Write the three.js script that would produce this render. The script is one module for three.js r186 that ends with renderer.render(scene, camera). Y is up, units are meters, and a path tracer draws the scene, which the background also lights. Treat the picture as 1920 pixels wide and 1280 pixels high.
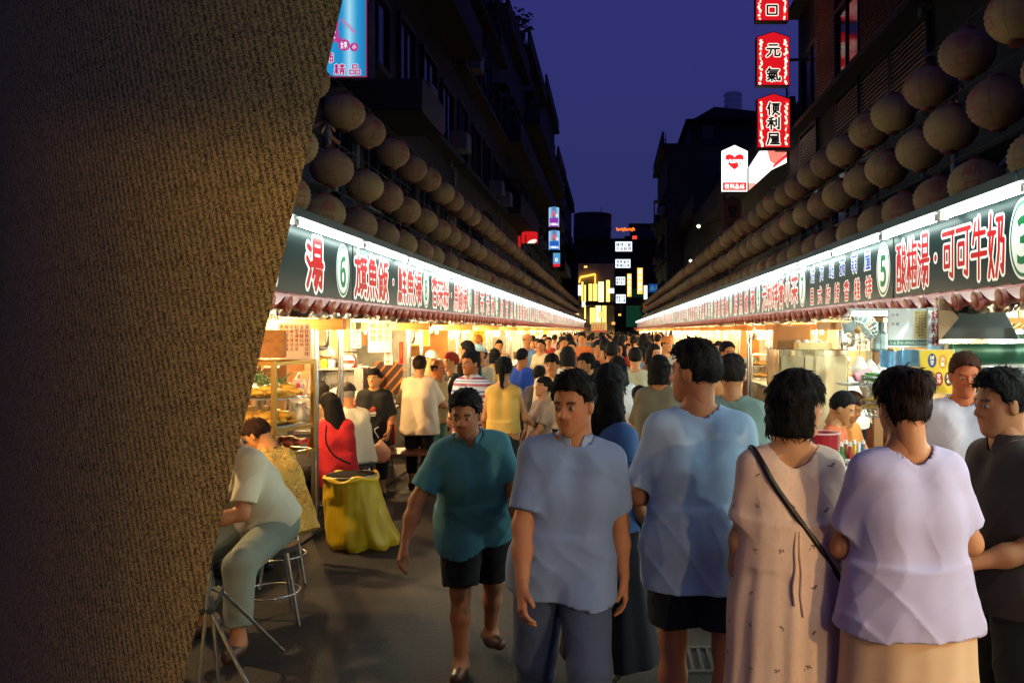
import * as THREE from 'three';
import { mergeGeometries, toCreasedNormals } from 'three/addons/utils/BufferGeometryUtils.js';
import { RoundedBoxGeometry } from 'three/addons/geometries/RoundedBoxGeometry.js';
import { RectAreaLightUniformsLib } from 'three/addons/lights/RectAreaLightUniformsLib.js';

// ---------------------------------------------------------------- camera, sky, sun, exposure
const EYE = 1.7, FOCAL = 1600;                       // eye height in metres, focal length in pixels of the 1920 px wide photograph
const scene = new THREE.Scene();
const camera = new THREE.PerspectiveCamera(2 * Math.atan(640 / FOCAL) * 180 / Math.PI, 1.5, 0.1, 900);
camera.position.set(0, EYE, 0);
camera.lookAt(0, EYE, -10);
camera.setViewOffset(1920, 1280, -185, 20, 1920, 1280); // shift lens: the street's vanishing point lies right of the middle
const renderer = new THREE.WebGLRenderer();
renderer.toneMapping = THREE.LinearToneMapping;
renderer.toneMappingExposure = 1.4;
renderer.shadowMap.enabled = true;
RectAreaLightUniformsLib.init();
{
  const W = 256, H = 128, d = new Float32Array(W * H * 4);
  for (let r = 0; r < H; r++) {
    const el = ((r + 0.5) / H - 0.5) * Math.PI, t = Math.min(1, Math.max(0, el / 0.55));
    for (let c = 0; c < W; c++) {
      const i = (r * W + c) * 4;
      d[i] = 0.0175 + 0.0055 * t; d[i + 1] = 0.0215 + 0.0005 * t; d[i + 2] = 0.074 + 0.074 * t; d[i + 3] = 1;
    }
  }
  const sky = new THREE.DataTexture(d, W, H, THREE.RGBAFormat, THREE.FloatType);
  sky.mapping = THREE.EquirectangularReflectionMapping;
  sky.magFilter = THREE.LinearFilter;
  sky.needsUpdate = true;
  scene.background = sky; scene.environment = sky;
}
const sun = new THREE.DirectionalLight(0xbcc4ff, 0.012);   // last trace of dusk
sun.position.set(-30, 60, 40); sun.target.position.set(0, 0, -20); sun.castShadow = true; sun.shadow.radius = 40;
Object.assign(sun.shadow.camera, { left: -60, right: 60, top: 60, bottom: -60, far: 300 });
scene.add(sun, sun.target);
const TUBE = 28, BULB = 7.5;                          // strength of the fluorescent tubes over the signs and of the bulbs in the stalls

// ---------------------------------------------------------------- helpers
const rng = (s) => () => { s |= 0; s = (s + 0x6d2b79f5) | 0; let t = Math.imul(s ^ (s >>> 15), 1 | s); t = (t + Math.imul(t ^ (t >>> 7), 61 | t)) ^ t; return ((t ^ (t >>> 14)) >>> 0) / 4294967296; };
const R0 = rng(7);
const PI = Math.PI;
const at = (px, py, d) => [(px - 1145) * d / FOCAL, EYE - (py - 620) * d / FOCAL, -d];   // a pixel of the photograph at a depth in metres
const mx = (px, d) => (px - 1145) * d / FOCAL, my = (py, d) => EYE - (py - 620) * d / FOCAL;
const used = new Map();
function numbered(n) { const k = used.get(n) ?? -1; used.set(n, k + 1); return k < 0 ? n : n + '_' + String(k + 1).padStart(3, '0'); }
function tag(o, label, category, group, kind) {
  if (label) o.userData.label = label;
  if (category) o.userData.category = category;
  if (group) o.userData.group = group;
  if (kind) o.userData.kind = kind;
  return o;
}
function shade(m) { m.castShadow = true; m.receiveShadow = true; return m; }
function thing(name, label, category, [x, y, z] = [0, 0, 0], turn = 0, group) {
  const o = new THREE.Group(); o.name = numbered(name); o.position.set(x, y, z); o.rotation.y = turn; scene.add(o);
  return tag(o, label, category, group);
}
const fix = (g) => { if (g.index) g = g.toNonIndexed(); for (const k of Object.keys(g.attributes)) if (!['position', 'normal', 'uv'].includes(k)) g.deleteAttribute(k); return g; };
const join = (gs) => Array.isArray(gs) ? (gs.length === 1 ? gs[0] : mergeGeometries(gs.map(fix))) : gs;
function part(name, geo, mat, parent, pos, rot) {
  const m = shade(new THREE.Mesh(join(geo), mat)); m.name = name;
  if (pos) m.position.set(...pos);
  if (rot) m.rotation.set(...rot);
  parent.add(m); return m;
}
function solid(name, geo, mat, label, category, group, pos, turn) {   // a thing that is one mesh
  const m = shade(new THREE.Mesh(join(geo), mat)); m.name = numbered(name); scene.add(m);
  if (pos) m.position.set(...pos);
  if (turn) m.rotation.y = turn;
  return tag(m, label, category, group);
}
function structure(name, geo, mat, parent = scene) {
  const m = shade(new THREE.Mesh(join(geo), mat)); m.name = parent === scene ? numbered(name) : name; parent.add(m);
  if (parent === scene) m.userData.kind = 'structure';
  return m;
}
const box = (w, h, d, x = 0, y = 0, z = 0, rx = 0, ry = 0, rz = 0) => { const g = new THREE.BoxGeometry(w, h, d); if (rx || ry || rz) g.applyMatrix4(new THREE.Matrix4().makeRotationFromEuler(new THREE.Euler(rx, ry, rz))); return g.translate(x, y, z); };
const rbox = (w, h, d, x = 0, y = 0, z = 0, r = 0.01, ry = 0) => { const g = new RoundedBoxGeometry(w, h, d, 2, Math.min(r, w / 2.1, h / 2.1, d / 2.1)); if (ry) g.rotateY(ry); return g.translate(x, y, z); };
const cyl = (r0, r1, h, x = 0, y = 0, z = 0, seg = 16, open = false) => new THREE.CylinderGeometry(r1, r0, h, seg, 1, open).translate(x, y, z);  // r0 at the bottom
function rod(a, b, r, seg = 8, r2 = r) {
  const A = new THREE.Vector3(...a), B = new THREE.Vector3(...b), d = B.clone().sub(A), g = new THREE.CylinderGeometry(r2, r, d.length(), seg);
  g.applyQuaternion(new THREE.Quaternion().setFromUnitVectors(new THREE.Vector3(0, 1, 0), d.normalize()));
  return g.translate((a[0] + b[0]) / 2, (a[1] + b[1]) / 2, (a[2] + b[2]) / 2);
}
const lathe = (pts, seg = 20) => new THREE.LatheGeometry(pts.map((p) => new THREE.Vector2(...p)), seg);
const tube = (pts, r, n = 24, seg = 6) => new THREE.TubeGeometry(new THREE.CatmullRomCurve3(pts.map((p) => new THREE.Vector3(...p))), n, r, seg);
const ball = (r, x = 0, y = 0, z = 0, sx = 1, sy = 1, sz = 1, seg = 14) => new THREE.SphereGeometry(r, seg, Math.round(seg * 0.7)).scale(sx, sy, sz).translate(x, y, z);
const sheet = (w, h, x = 0, y = 0, z = 0, ry = 0) => { const g = new THREE.PlaneGeometry(w, h); if (ry) g.rotateY(ry); return g.translate(x, y, z); };
const poly = (pts, depth, bevel = 0) => new THREE.ExtrudeGeometry(new THREE.Shape(pts.map((p) => new THREE.Vector2(...p))), { depth, bevelEnabled: bevel > 0, bevelSize: bevel, bevelThickness: bevel, bevelSegments: 1 });
const mats = new Map();
function M(color, rough = 0.7, extra = {}) {
  const key = color + '|' + rough + '|' + Object.entries(extra).map(([k, v]) => k + (v?.uuid ?? v)).join();
  if (!mats.has(key)) mats.set(key, new THREE.MeshPhysicalMaterial({ color, roughness: rough, ...extra }));
  return mats.get(key);
}
const glow = (color, k = 1, extra = {}) => M(0x111111, 0.6, { emissive: new THREE.Color(color), emissiveIntensity: k, name: 'glow_' + color + '_' + k, ...extra });
const noise2 = (seed) => {
  const r = rng(seed), n = 64, v = Array.from({ length: n * n }, r);
  return (x, y) => { const xi = Math.floor(x), yi = Math.floor(y), fx = x - xi, fy = y - yi, sx = fx * fx * (3 - 2 * fx), sy = fy * fy * (3 - 2 * fy), g = (a, b) => v[((b % n + n) % n) * n + ((a % n + n) % n)];
    return (g(xi, yi) * (1 - sx) + g(xi + 1, yi) * sx) * (1 - sy) + (g(xi, yi + 1) * (1 - sx) + g(xi + 1, yi + 1) * sx) * sy; };
};
function dataTex(n, f, srgb = true) {
  const d = new Uint8Array(n * n * 4);
  for (let y = 0; y < n; y++) for (let x = 0; x < n; x++) { const c = f(x, y), i = (y * n + x) * 4; for (let k = 0; k < 3; k++) d[i + k] = Math.max(0, Math.min(255, c[k])); d[i + 3] = 255; }
  const t = new THREE.DataTexture(d, n, n); t.wrapS = t.wrapT = THREE.RepeatWrapping; t.magFilter = THREE.LinearFilter; if (srgb) t.colorSpace = THREE.SRGBColorSpace; t.needsUpdate = true;
  return t;
}
const rep = (t, a, b = a) => { const c = t.clone(); c.repeat.set(a, b); c.needsUpdate = true; return c; };
function canvasTex(w, h, draw) {
  const c = document.createElement('canvas'); c.width = w; c.height = h;
  draw(c.getContext('2d'), w, h);
  const t = new THREE.CanvasTexture(c); t.colorSpace = THREE.SRGBColorSpace; t.magFilter = THREE.LinearFilter; return t;
}

// ---------------------------------------------------------------- Chinese lettering drawn stroke by stroke; each pair of letters is a point on a 21 x 21 grid
const PARTS = {
  氵: 'edse aisl ctsn', 日: 'dbdtrtrbdb dkrk', 木: 'bgtg kaku kgbq kgtq', 火: 'efgj qeni kakicu kjsu', 羊: 'eahd qand cese djrj aouo keku', 女: 'iaelqu pgdu agug',
  乃: 'ccqcnjtjrtnr ichmbu', 牛: 'fbci efsf amum kaku', 可: 'acuc qcqsmr dhdololhdh', 酉: 'acuc cgcususgcg hchjen ncnkql cqsq', 夋: 'iaefpf ocsh hhdl nhsl ikcr hmqmdu hosu',
  每: 'facg edsd fgdtrtrgfg amum kjlk kolq', 舌: 'oaec agug kckm emetqtqmem', 力: 'cgrgptlr jajicu', 立: 'kake cfsf giiq oimq asus', 占: 'jajk jese dkdtrtrkdk', 艹: 'akuk gcgs ocos',
  弓: 'ccqcqididnrnpuks', 句: 'fabj eesertnr ejeplpljej', 尸: 'dcrcrhdh dcdkau', 至: 'ccsc jceiqh oesj dnrn kikt atut', 式: 'afuf ckkk gkgs btkr maomttup qbsd', 乍: 'gabj efuf jfju jksk jpsp',
  考: 'ddpd jaji aiui sbcp hlql ilhpqpoukt', 禾: 'pafc bgtg kbku kgbp kgtp', 奚: 'oaec eefh kelg qenh khfknl boto klkocu kotu', 隹: 'habj fffu fftf gksk foso ftut mfmt mane',
  扌: 'cfsf lalsgr bosk', 非: 'iaioeu beie bjij aoin nanu neue njuj nouo', 元: 'ecqc biti higpbu nintttup', 氣: 'fabg edsd fgqg cjpjqsutup cono ikiu elgn mlkn hpct jpnt', 亻: 'oack kgku',
  更: 'bctc efenqnqfef ejqj kckmcu fotu', 刂: 'fdfn qaqtks', 口: 'dddrrrrddd', 广: 'kakd cdud cdcmau', 車: 'bdtd egeoqoqgeg ekqk kaku arur', 月: 'ebeobu ebrbrtns ehrh enrn',
  食: 'kaai kaui ejqjqpep ejeujs emqm kqru', 反: 'dcsb dcdkau dhqhdu gktu', 巾: 'gacf fdtd didr disisrpq kfku', 米: 'bktk kaku echh qcnh kkbs kkts', 青: 'dcrc efqf ajuj kakj emeu emqmqunt epqp',
  小: 'kakthr fgbp pgtp', 分: 'iaak mauk ekqkotks jkdu', 骨: 'fafgpgpafa bjbhthtj fkfu fkpkpu fnpn fqpq', 魚: 'hadf gcnclf efenqnqfef kfkn ejqj cqau gqhu lqmu qquu', 方: 'kalc aeue jekihqau jirisrpsms',
  其: 'acuc fafo papo fgpg fkpk aouo gqct ptuu', 勿: 'gacg fdsdqtnr jdck ofeu', 昜: 'dadirirada dere akuk gkcp fnsnrtos knfs onhu', 未: 'dcrc bgtg kaku kgbq kgtq', 声: 'bcjc fafg bgjg bijijnbn fifn', 殳: 'dbdhai dbpbphth cksk gkrs rkct',
  耳: 'actc ecer qcqu ehqh elqm arut', 王: 'ccrc djrj aruR kckr'.replace('R', 'r'), 貝: 'eaeoqoqaea efqf ejqj gpbt npst', 宀: 'kakd bjbeteti', 工: 'ccsc kckr brtr', 麥: 'akuk kaku cfsf emjs qmdu', 面: 'bctc kcig cgctstsgcg hghs nghs',
};
const GLYPH = {
  湯: [['氵', 0, 0, 5, 20], ['昜', 6, 0, 14, 20]], 旗: [['方', 0, 0, 9, 20], ['一', 10, 2, 10, 1], ['其', 10, 5, 10, 15]], 飯: [['食', 0, 0, 9, 20], ['反', 10, 0, 10, 20]], 鮮: [['魚', 0, 0, 9.5, 20], ['羊', 10.5, 0, 9.5, 20]],
  酸: [['酉', 0, 0, 9, 20], ['夋', 10, 0, 10, 20]], 梅: [['木', 0, 0, 8, 20], ['每', 9, 0, 11, 20]], 奶: [['女', 0, 0, 9, 20], ['乃', 10, 0, 10, 20]], 活: [['氵', 0, 0, 5, 20], ['舌', 7, 0, 13, 20]],
  站: [['立', 0, 2, 8, 17], ['占', 10, 0, 10, 20]], 蒟: [['艹', 0, 0, 20, 6], ['立', 0, 7, 8, 13], ['句', 9, 7, 11, 13]], 蒻: [['艹', 0, 0, 20, 6], ['弓', 0, 7, 9, 13], ['弓', 11, 7, 9, 13]], 屋: [['尸', 0, 0, 20, 20], ['至', 5, 9, 14, 11]],
  炸: [['火', 0, 0, 8, 20], ['乍', 9, 0, 11, 20]], 烤: [['火', 0, 0, 7, 20], ['考', 8, 0, 12, 20]], 香: [['禾', 0, 0, 20, 11], ['日', 3, 11, 14, 9]], 雞: [['奚', 0, 0, 9, 20], ['隹', 10, 0, 10, 20]], 排: [['扌', 0, 0, 7, 20], ['非', 8, 0, 12, 20]],
  便: [['亻', 0, 0, 6, 20], ['更', 7, 0, 13, 20]], 利: [['禾', 0, 0, 12, 20], ['刂', 12, 0, 8, 20]], 廟: [['广', 0, 0, 20, 20], ['車', 4, 5, 7, 15], ['月', 12, 5, 8, 15]], 飾: [['食', 0, 0, 9, 20], ['巾', 10, 0, 10, 20]],
  精: [['米', 0, 0, 8, 20], ['青', 9, 0, 11, 20]], 品: [['口', 4, 0, 12, 9], ['口', -1, 10, 11, 11], ['口', 10, 10, 11, 11]], 妹: [['女', 0, 0, 8, 20], ['未', 9, 0, 11, 20]], 菜: [['艹', 0, 0, 20, 6], ['木', 0, 7, 20, 13]],
  粉: [['米', 0, 0, 8, 20], ['分', 9, 0, 11, 20]], 聲: [['声', 0, 0, 20, 16], ['殳', 11, 0, 9, 10], ['耳', 3, 11, 15, 9]], 寶: [['宀', 0, 0, 20, 12], ['王', 2, 6, 8, 6], ['工', 11, 6, 7, 6], ['貝', 4, 12, 12, 8]], 麵: [['麥', 0, 0, 9, 20], ['面', 10, 0, 10, 20]],
};
PARTS.一 = 'akuk';
function glyphPath(ctx, ch, x, y, w, h) {
  ctx.beginPath();
  for (const [p, px, py, pw, ph] of GLYPH[ch] ?? [[ch, 0, 0, 20, 20]]) for (const st of (PARTS[p] ?? PARTS.口).split(' ')) {
    for (let i = 0; i < st.length; i += 2) {
      const gx = px + (st.charCodeAt(i) - 97) / 20 * pw, gy = py + (st.charCodeAt(i + 1) - 97) / 20 * ph;
      ctx[i ? 'lineTo' : 'moveTo'](x + gx / 20 * w, y + gy / 20 * h);
    }
  }
}
function glyph(ctx, ch, x, y, w, h, lw, color, edge, ew = 0) {     // x, y: upper left corner
  ctx.lineJoin = 'round'; ctx.lineCap = 'round';
  glyphPath(ctx, ch, x, y, w, h);
  if (edge) { ctx.strokeStyle = edge; ctx.lineWidth = lw + ew * 2; ctx.stroke(); }
  ctx.strokeStyle = color; ctx.lineWidth = lw; ctx.stroke();
}
const MENU = [...'湯魚飯鮮酸梅牛奶活力站屋日炸烤香雞排元便利品菜粉骨小羊米'];
function writing(ctx, x, y, size, cols, rows, color, seed, gapX = 1.25, gapY = 1.15) {   // columns of small dishes and prices
  const r = rng(seed);
  for (let c = 0; c < cols; c++) { const n = rows - Math.floor(r() * rows * 0.4); for (let i = 0; i < n; i++) glyph(ctx, MENU[Math.floor(r() * MENU.length)], x + c * size * gapX, y + i * size * gapY, size, size, size * 0.11, color); }
}

// ---------------------------------------------------------------- surface textures (grain, wear; no light)
const nA = noise2(11), nB = noise2(23);
const fbm = (x, y, n = 4) => { let s = 0, a = 0.5, t = 0; for (let i = 0; i < n; i++) { s += a * nA(x, y); t += a; a *= 0.5; x *= 2; y *= 2; } return s / t; };
const grain = rng(5);
const T = {
  asphalt: dataTex(1024, (x, y) => { const g = grain(), s = fbm(x / 128 + 3, y / 128), b = fbm(x / 32, y / 32) * 26 + s * 40, crack = Math.abs(fbm(x / 90 + 40, y / 90 + 9, 3) - 0.5) < 0.006 ? -22 : 0, patch = nB(x / 256 + 0.5, y / 256) > 0.66 ? -14 : 0, spot = nA(x / 7 + 3, y / 7) > 0.93 ? 26 : 0, k = 12 + b + g * 44 + crack + patch + spot + (g > 0.988 ? 80 : 0); return [k * 1.05, k, k * 0.94]; }),
  asphaltBump: dataTex(512, (x, y) => { const k = grain() * 150 + fbm(x / 4, y / 4) * 100; return [k, k, k]; }, false),
  plaster: dataTex(256, (x, y) => { const k = 150 + fbm(x / 32, y / 32) * 70 + grain() * 26 - (nB(x / 8, y / 64) > 0.72 ? 36 : 0); return [k, k * 0.98, k * 0.94]; }),
  cloth: dataTex(128, (x, y) => { const k = 120 + ((x % 4 < 2) !== (y % 4 < 2) ? 50 : 0) + grain() * 60; return [k, k, k]; }, false),
  stain: dataTex(256, (x, y) => { const k = 178 + fbm(x / 40, y / 40) * 76 + grain() * 10; return [k, k * 0.98, k * 0.95]; }),
  steel: dataTex(128, (x, y) => { const k = 90 + nB(x / 2, y / 60) * 70 + fbm(x / 16, y / 16) * 60; return [k, k, k]; }, false),
};
function coarsePanel() {                                   // woven, crumbly brown covering with dark pits
  const n = 1024, r = rng(77), out = { c: null, b: null }, pit = [];
  const h = new Float32Array(n * n);
  for (let y = 0; y < n; y++) for (let x = 0; x < n; x++) {
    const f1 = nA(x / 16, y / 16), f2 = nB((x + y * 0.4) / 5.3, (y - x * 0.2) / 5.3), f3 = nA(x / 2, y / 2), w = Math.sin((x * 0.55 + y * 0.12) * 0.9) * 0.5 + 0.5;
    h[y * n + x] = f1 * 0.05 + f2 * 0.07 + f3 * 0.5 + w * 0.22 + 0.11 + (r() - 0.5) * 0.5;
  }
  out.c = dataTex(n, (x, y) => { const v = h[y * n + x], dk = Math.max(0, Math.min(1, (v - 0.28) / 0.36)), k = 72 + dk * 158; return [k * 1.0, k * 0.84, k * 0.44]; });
  out.b = dataTex(n, (x, y) => { const v = h[y * n + x] * 255; return [v, v, v]; }, false);
  return out;
}
const mSteel = M(0xb9bcbe, 0.34, { metalness: 0.9, roughnessMap: T.steel });
const mSteelDull = M(0x8d8f8e, 0.5, { metalness: 0.75, roughnessMap: T.steel });
const mDark = M(0x14181a, 0.7), mBlack = M(0x0b0b0c, 0.6), mWhite = M(0xd8d6cf, 0.6), mWood = M(0x8a5a2b, 0.65), mOrange = M(0xb9772a, 0.6, { map: T.stain }), mCream = M(0xd9cba6, 0.7, { map: T.stain });
const mTube = glow(0xeafff6, 18), mBulb = glow(0xffc46a, 9), mGlass = M(0xffffff, 0.05, { transmission: 1, thickness: 0, ior: 1.45 });
const mCard = M(0xa9743c, 0.85, { map: T.stain }), mRed = M(0xb01616, 0.45), mPlasticBag = M(0xf4f1ec, 0.35, { transmission: 0.5, thickness: 0, ior: 1.3 });

// ---------------------------------------------------------------- the ground
{
  const g = new THREE.PlaneGeometry(260, 320).rotateX(-PI / 2).translate(0, 0, -110);
  const uv = g.attributes.uv, p = g.attributes.position;
  for (let i = 0; i < uv.count; i++) uv.setXY(i, p.getX(i) / 5, p.getZ(i) / 5);
  structure('road', g, new THREE.MeshStandardMaterial({ map: T.asphalt, color: 0x746f6a, roughness: 0.82, bumpMap: rep(T.asphaltBump, 3), bumpScale: 0.005 }));
  for (const [s, n] of [[-1, 'stall_strip'], [1, 'stall_strip']]) structure(n, box(2.6, 0.02, 82, s * 3.75, 0.011, -38), M(0x3b3733, 0.8, { map: rep(T.stain, 6, 60) }));
  const k = M(0x4a4a46, 0.5, { metalness: 0.5 });                  // iron gully grating at the foot of the woman in the long dress
  const gr = thing('drain_grating', 'iron drain grating in the asphalt behind the cream dress', 'drain', [mx(1350, 4.4), 0, -4.4]);
  part('frame', [box(0.5, 0.012, 0.03, 0, 0.007, -0.16), box(0.5, 0.012, 0.03, 0, 0.007, 0.16), box(0.03, 0.012, 0.29, -0.235, 0.007, 0), box(0.03, 0.012, 0.29, 0.235, 0.007, 0)], k, gr);
  for (let i = 0; i < 9; i++) part('bar', box(0.018, 0.01, 0.29, -0.2 + i * 0.05, 0.006, 0), k, gr);
}

// ---------------------------------------------------------------- added slab standing in for a flat brown graphic panel at the left
{
  const cw = coarsePanel(), D = 2.3, th = 0.1, bend = 1.15, x0 = -2.62, N = 60, K = 24, yTop = 4.2;  // bend turns the left side away from the stall lights to darken it
  const edge = (y) => mx(343 + (1280 - (620 - (y - EYE) * FOCAL / D)) * (299 / 1280), D);   // where the slanting edge stands at height y
  const pos = [], uv = [], idx = [], P = (u, v, back) => {
    const y = v * yTop; let xe = edge(y), dz = 0; for (let q = 0; q < 4; q++) { const t = Math.max(0, (-0.55 - xe)) / 1.5; dz = bend * 0.6 * t * t; const dd = D + dz; xe = mx(343 + (1280 - (620 - (y - EYE) * FOCAL / dd)) * (299 / 1280), dd); } const x = x0 + (xe - x0) * u, t = Math.max(0, (-0.55 - x)) / 1.5, z = -D - bend * 0.6 * t * t - (back ? th : 0);
    pos.push(back ? x - 0.07 : x, y, z); uv.push(x * 0.6 + (back ? 0.03 : 0), y * 0.6);
  };
  for (const b of [0, 1]) for (let j = 0; j <= K; j++) for (let i = 0; i <= N; i++) P(i / N, j / K, b);
  const q = (a, b, c, d) => idx.push(a, b, c, a, c, d), W = N + 1, B = W * (K + 1);
  for (let j = 0; j < K; j++) for (let i = 0; i < N; i++) { const a = j * W + i; q(a, a + 1, a + W + 1, a + W); q(B + a, B + a + W, B + a + W + 1, B + a + 1); }
  for (let j = 0; j < K; j++) { const a = j * W + N; q(a, B + a, B + a + W, a + W); const c = j * W; q(c, c + W, B + c + W, B + c); }
  for (let i = 0; i < N; i++) { const a = K * W + i; q(a, a + 1, B + a + 1, B + a); }
  let g = new THREE.BufferGeometry(); g.setAttribute('position', new THREE.Float32BufferAttribute(pos, 3)); g.setAttribute('uv', new THREE.Float32BufferAttribute(uv, 2)); g.setIndex(idx);
  g = toCreasedNormals(g, 0.7);
  const wall = solid('brown_panel', g, new THREE.MeshStandardMaterial({ map: cw.c, roughness: 0.95, bumpMap: cw.b, bumpScale: 0.0014 }), 'brown textured graphic panel added as a tall curved slab with a slanting edge', 'wall');
}

// ---------------------------------------------------------------- the two rows of food stalls
const mSignEdge = M(0x0e2a2c, 0.45), mCap = M(0x123a3c, 0.5), mReflect = M(0xe8ece8, 0.5), mTile = M(0x86281a, 0.45), mTile2 = M(0x782315, 0.48), mFoil = M(0xb9b4aa, 0.3, { metalness: 1 });
const mRoofUnder = M(0x8a8474, 0.7, { map: T.stain }), mBackTile = M(0xd8d0b8, 0.5, { map: T.stain }), mBackCool = M(0xcfdad2, 0.5, { map: T.stain });
function circleNumber(c, x, y, rx, ry, n) {
  const e = (k, col) => { c.fillStyle = col; c.beginPath(); c.ellipse(x, y, rx * k, ry * k, 0, 0, 7); c.fill(); };
  e(1, '#e4ecea'); e(0.93, '#1d6b47'); e(0.84, '#dfe6ea');
  c.fillStyle = '#0f6f3f'; c.textAlign = 'center'; c.textBaseline = 'middle'; c.font = 'bold ' + ry * 1.6 + 'px sans-serif';
  c.save(); c.translate(x, y); c.scale(rx / ry * (n > 9 ? 0.8 : 1.1), 1); c.fillText(String(n), 0, ry * 0.04); c.restore();
}
function signTex(W, H, n, lines, blue) {
  return canvasTex(W, H, (c) => {
    c.fillStyle = '#021e21'; c.fillRect(0, 0, W, H);
    const r = rng(n * 7 + 1);
    for (let i = 0; i < 260; i++) { c.fillStyle = 'rgba(' + (r() < 0.5 ? '120,140,130,' : '0,8,10,') + (0.02 + r() * 0.04) + ')'; c.fillRect(r() * W, r() * H, 1 + r() * 5, 1 + r() * 2); }
    const x1 = W - H * 0.98, rowH = H / lines.length;
    lines.forEach((t, k) => {
      const chars = [...t], step = (x1 - H * 0.12) / chars.length, size = Math.min(step * 0.9, rowH * 0.72), hh = rowH * (lines.length > 1 ? 0.68 : 0.74), lw = Math.min(size, hh) * (lines.length > 1 ? 0.13 : 0.142);
      chars.forEach((ch, i) => {
        const x = H * 0.1 + step * i + (step - size) / 2, y = rowH * k + (rowH - hh) / 2;
        if (ch === '•') { for (const [k2, col] of [[1, '#e9eef0'], [0.62, '#b30712']]) { c.fillStyle = col; c.beginPath(); c.arc(x + size / 2, y + hh / 2, H * 0.085 * k2, 0, 7); c.fill(); } return; }
        glyph(c, ch, x, y, size, hh, lw, blue && k === 0 ? '#2536a0' : '#b30712', '#eef2f2', lw * 0.5);
      });
    });
    circleNumber(c, W - H * 0.52, H * 0.5, H * 0.37, H * 0.46, n);
    c.fillStyle = '#3d5052'; c.fillRect(W - 4, 0, 4, H); c.fillRect(0, 0, 3, H);
  });
}
const SIGNS = {
  6: signTex(1400, 210, 6, ['米粉湯']), 8: signTex(1400, 210, 8, ['旗魚飯•鮮魚湯']), 3: signTex(1100, 210, 3, ['酸梅湯•可可牛奶']), 5: signTex(1300, 210, 5, ['活力站蒟蒻屋', '日式炸烤香雞排'], true),
  7: signTex(1024, 160, 7, ['元利排骨小菜']), 9: signTex(1024, 160, 9, ['鮮魚飯湯']), 10: signTex(1024, 160, 10, ['香菜粉•魚飯湯']), 12: signTex(768, 120, 12, ['便菜元湯']),
};
const farSign = new Map();
const signFor = (n) => SIGNS[n] ?? (farSign.has(n) ? farSign.get(n) : (farSign.set(n, signTex(512, 80, n, [['魚飯湯香', '炸雞排飯', '精品牛羊', '活魚小菜', '烤香魚'][n % 5]])), farSign.get(n)));

const tileCap = (() => {                                    // one barrel tile end with its round stop and the hollow pan beside it
  const L = 0.34, r = 0.046, gs = [];
  const c = new THREE.CylinderGeometry(r, r, L, 14, 1, true, 0, PI).rotateZ(PI / 2).rotateX(PI); c.rotateX(0); gs.push(c);
  gs.push(new THREE.CylinderGeometry(r * 1.16, r * 1.16, 0.022, 18).rotateZ(PI / 2).translate(-L / 2 - 0.008, -0.008, 0));
  gs.push(new THREE.SphereGeometry(r * 0.9, 12, 6, 0, 2 * PI, 0, PI / 2).scale(1, 0.25, 1).rotateZ(PI / 2).translate(-L / 2 - 0.018, -0.008, 0));
  return mergeGeometries(gs.map(fix));
})();
const tilePan = (() => {
  const L = 0.33, pts = [];
  for (let i = 0; i <= 10; i++) { const a = -0.128 + 0.256 * i / 10; pts.push([a, 0.0 - 0.055 * Math.cos(a / 0.128 * PI / 2)]); }
  const top = pts, bot = pts.map(([a, b]) => [a, b - 0.016]).reverse();
  return poly([...top, ...bot], L).rotateY(-PI / 2).translate(L / 2 + 0.0, 0, 0);
})();
function foil(len, h, seed, nz) {                           // crumpled metal strip
  const g = new THREE.PlaneGeometry(len, h, nz, 6).rotateY(-PI / 2), p = g.attributes.position;
  for (let i = 0; i < p.count; i++) {
    const z = p.getZ(i), y = p.getY(i), k = (0.5 - y / h);
    p.setX(i, 1 * (fbm(z * 18 + seed, y * 14 + 3, 3) - 0.5) * 0.1 * (0.4 + k) + (nB(z * 60 + seed * 3, y * 30 + z * 20) - 0.5) * 0.05);
    p.setY(i, y + (nB(z * 5 + seed, 2) - 0.5) * 0.035 * k);
  }
  g.computeVertexNormals(); return g;
}
const foils = [1, 2, 3].map((k) => foil(1, 0.1, k * 17.3, 150));
const panelText = (w, h, draw) => M(0xffffff, 0.55, { map: canvasTex(w, h, draw) });
const stalls = {};
const ONES = ['', 'one', 'two', 'three', 'four', 'five', 'six', 'seven', 'eight', 'nine', 'ten', 'eleven', 'twelve', 'thirteen', 'fourteen', 'fifteen', 'sixteen', 'seventeen', 'eighteen', 'nineteen'], inWords = (n) => n < 20 ? ONES[n] : ['', '', 'twenty', 'thirty', 'forty', 'fifty'][Math.floor(n / 10)] + (n % 10 ? ' ' + ONES[n % 10] : '');
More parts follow.
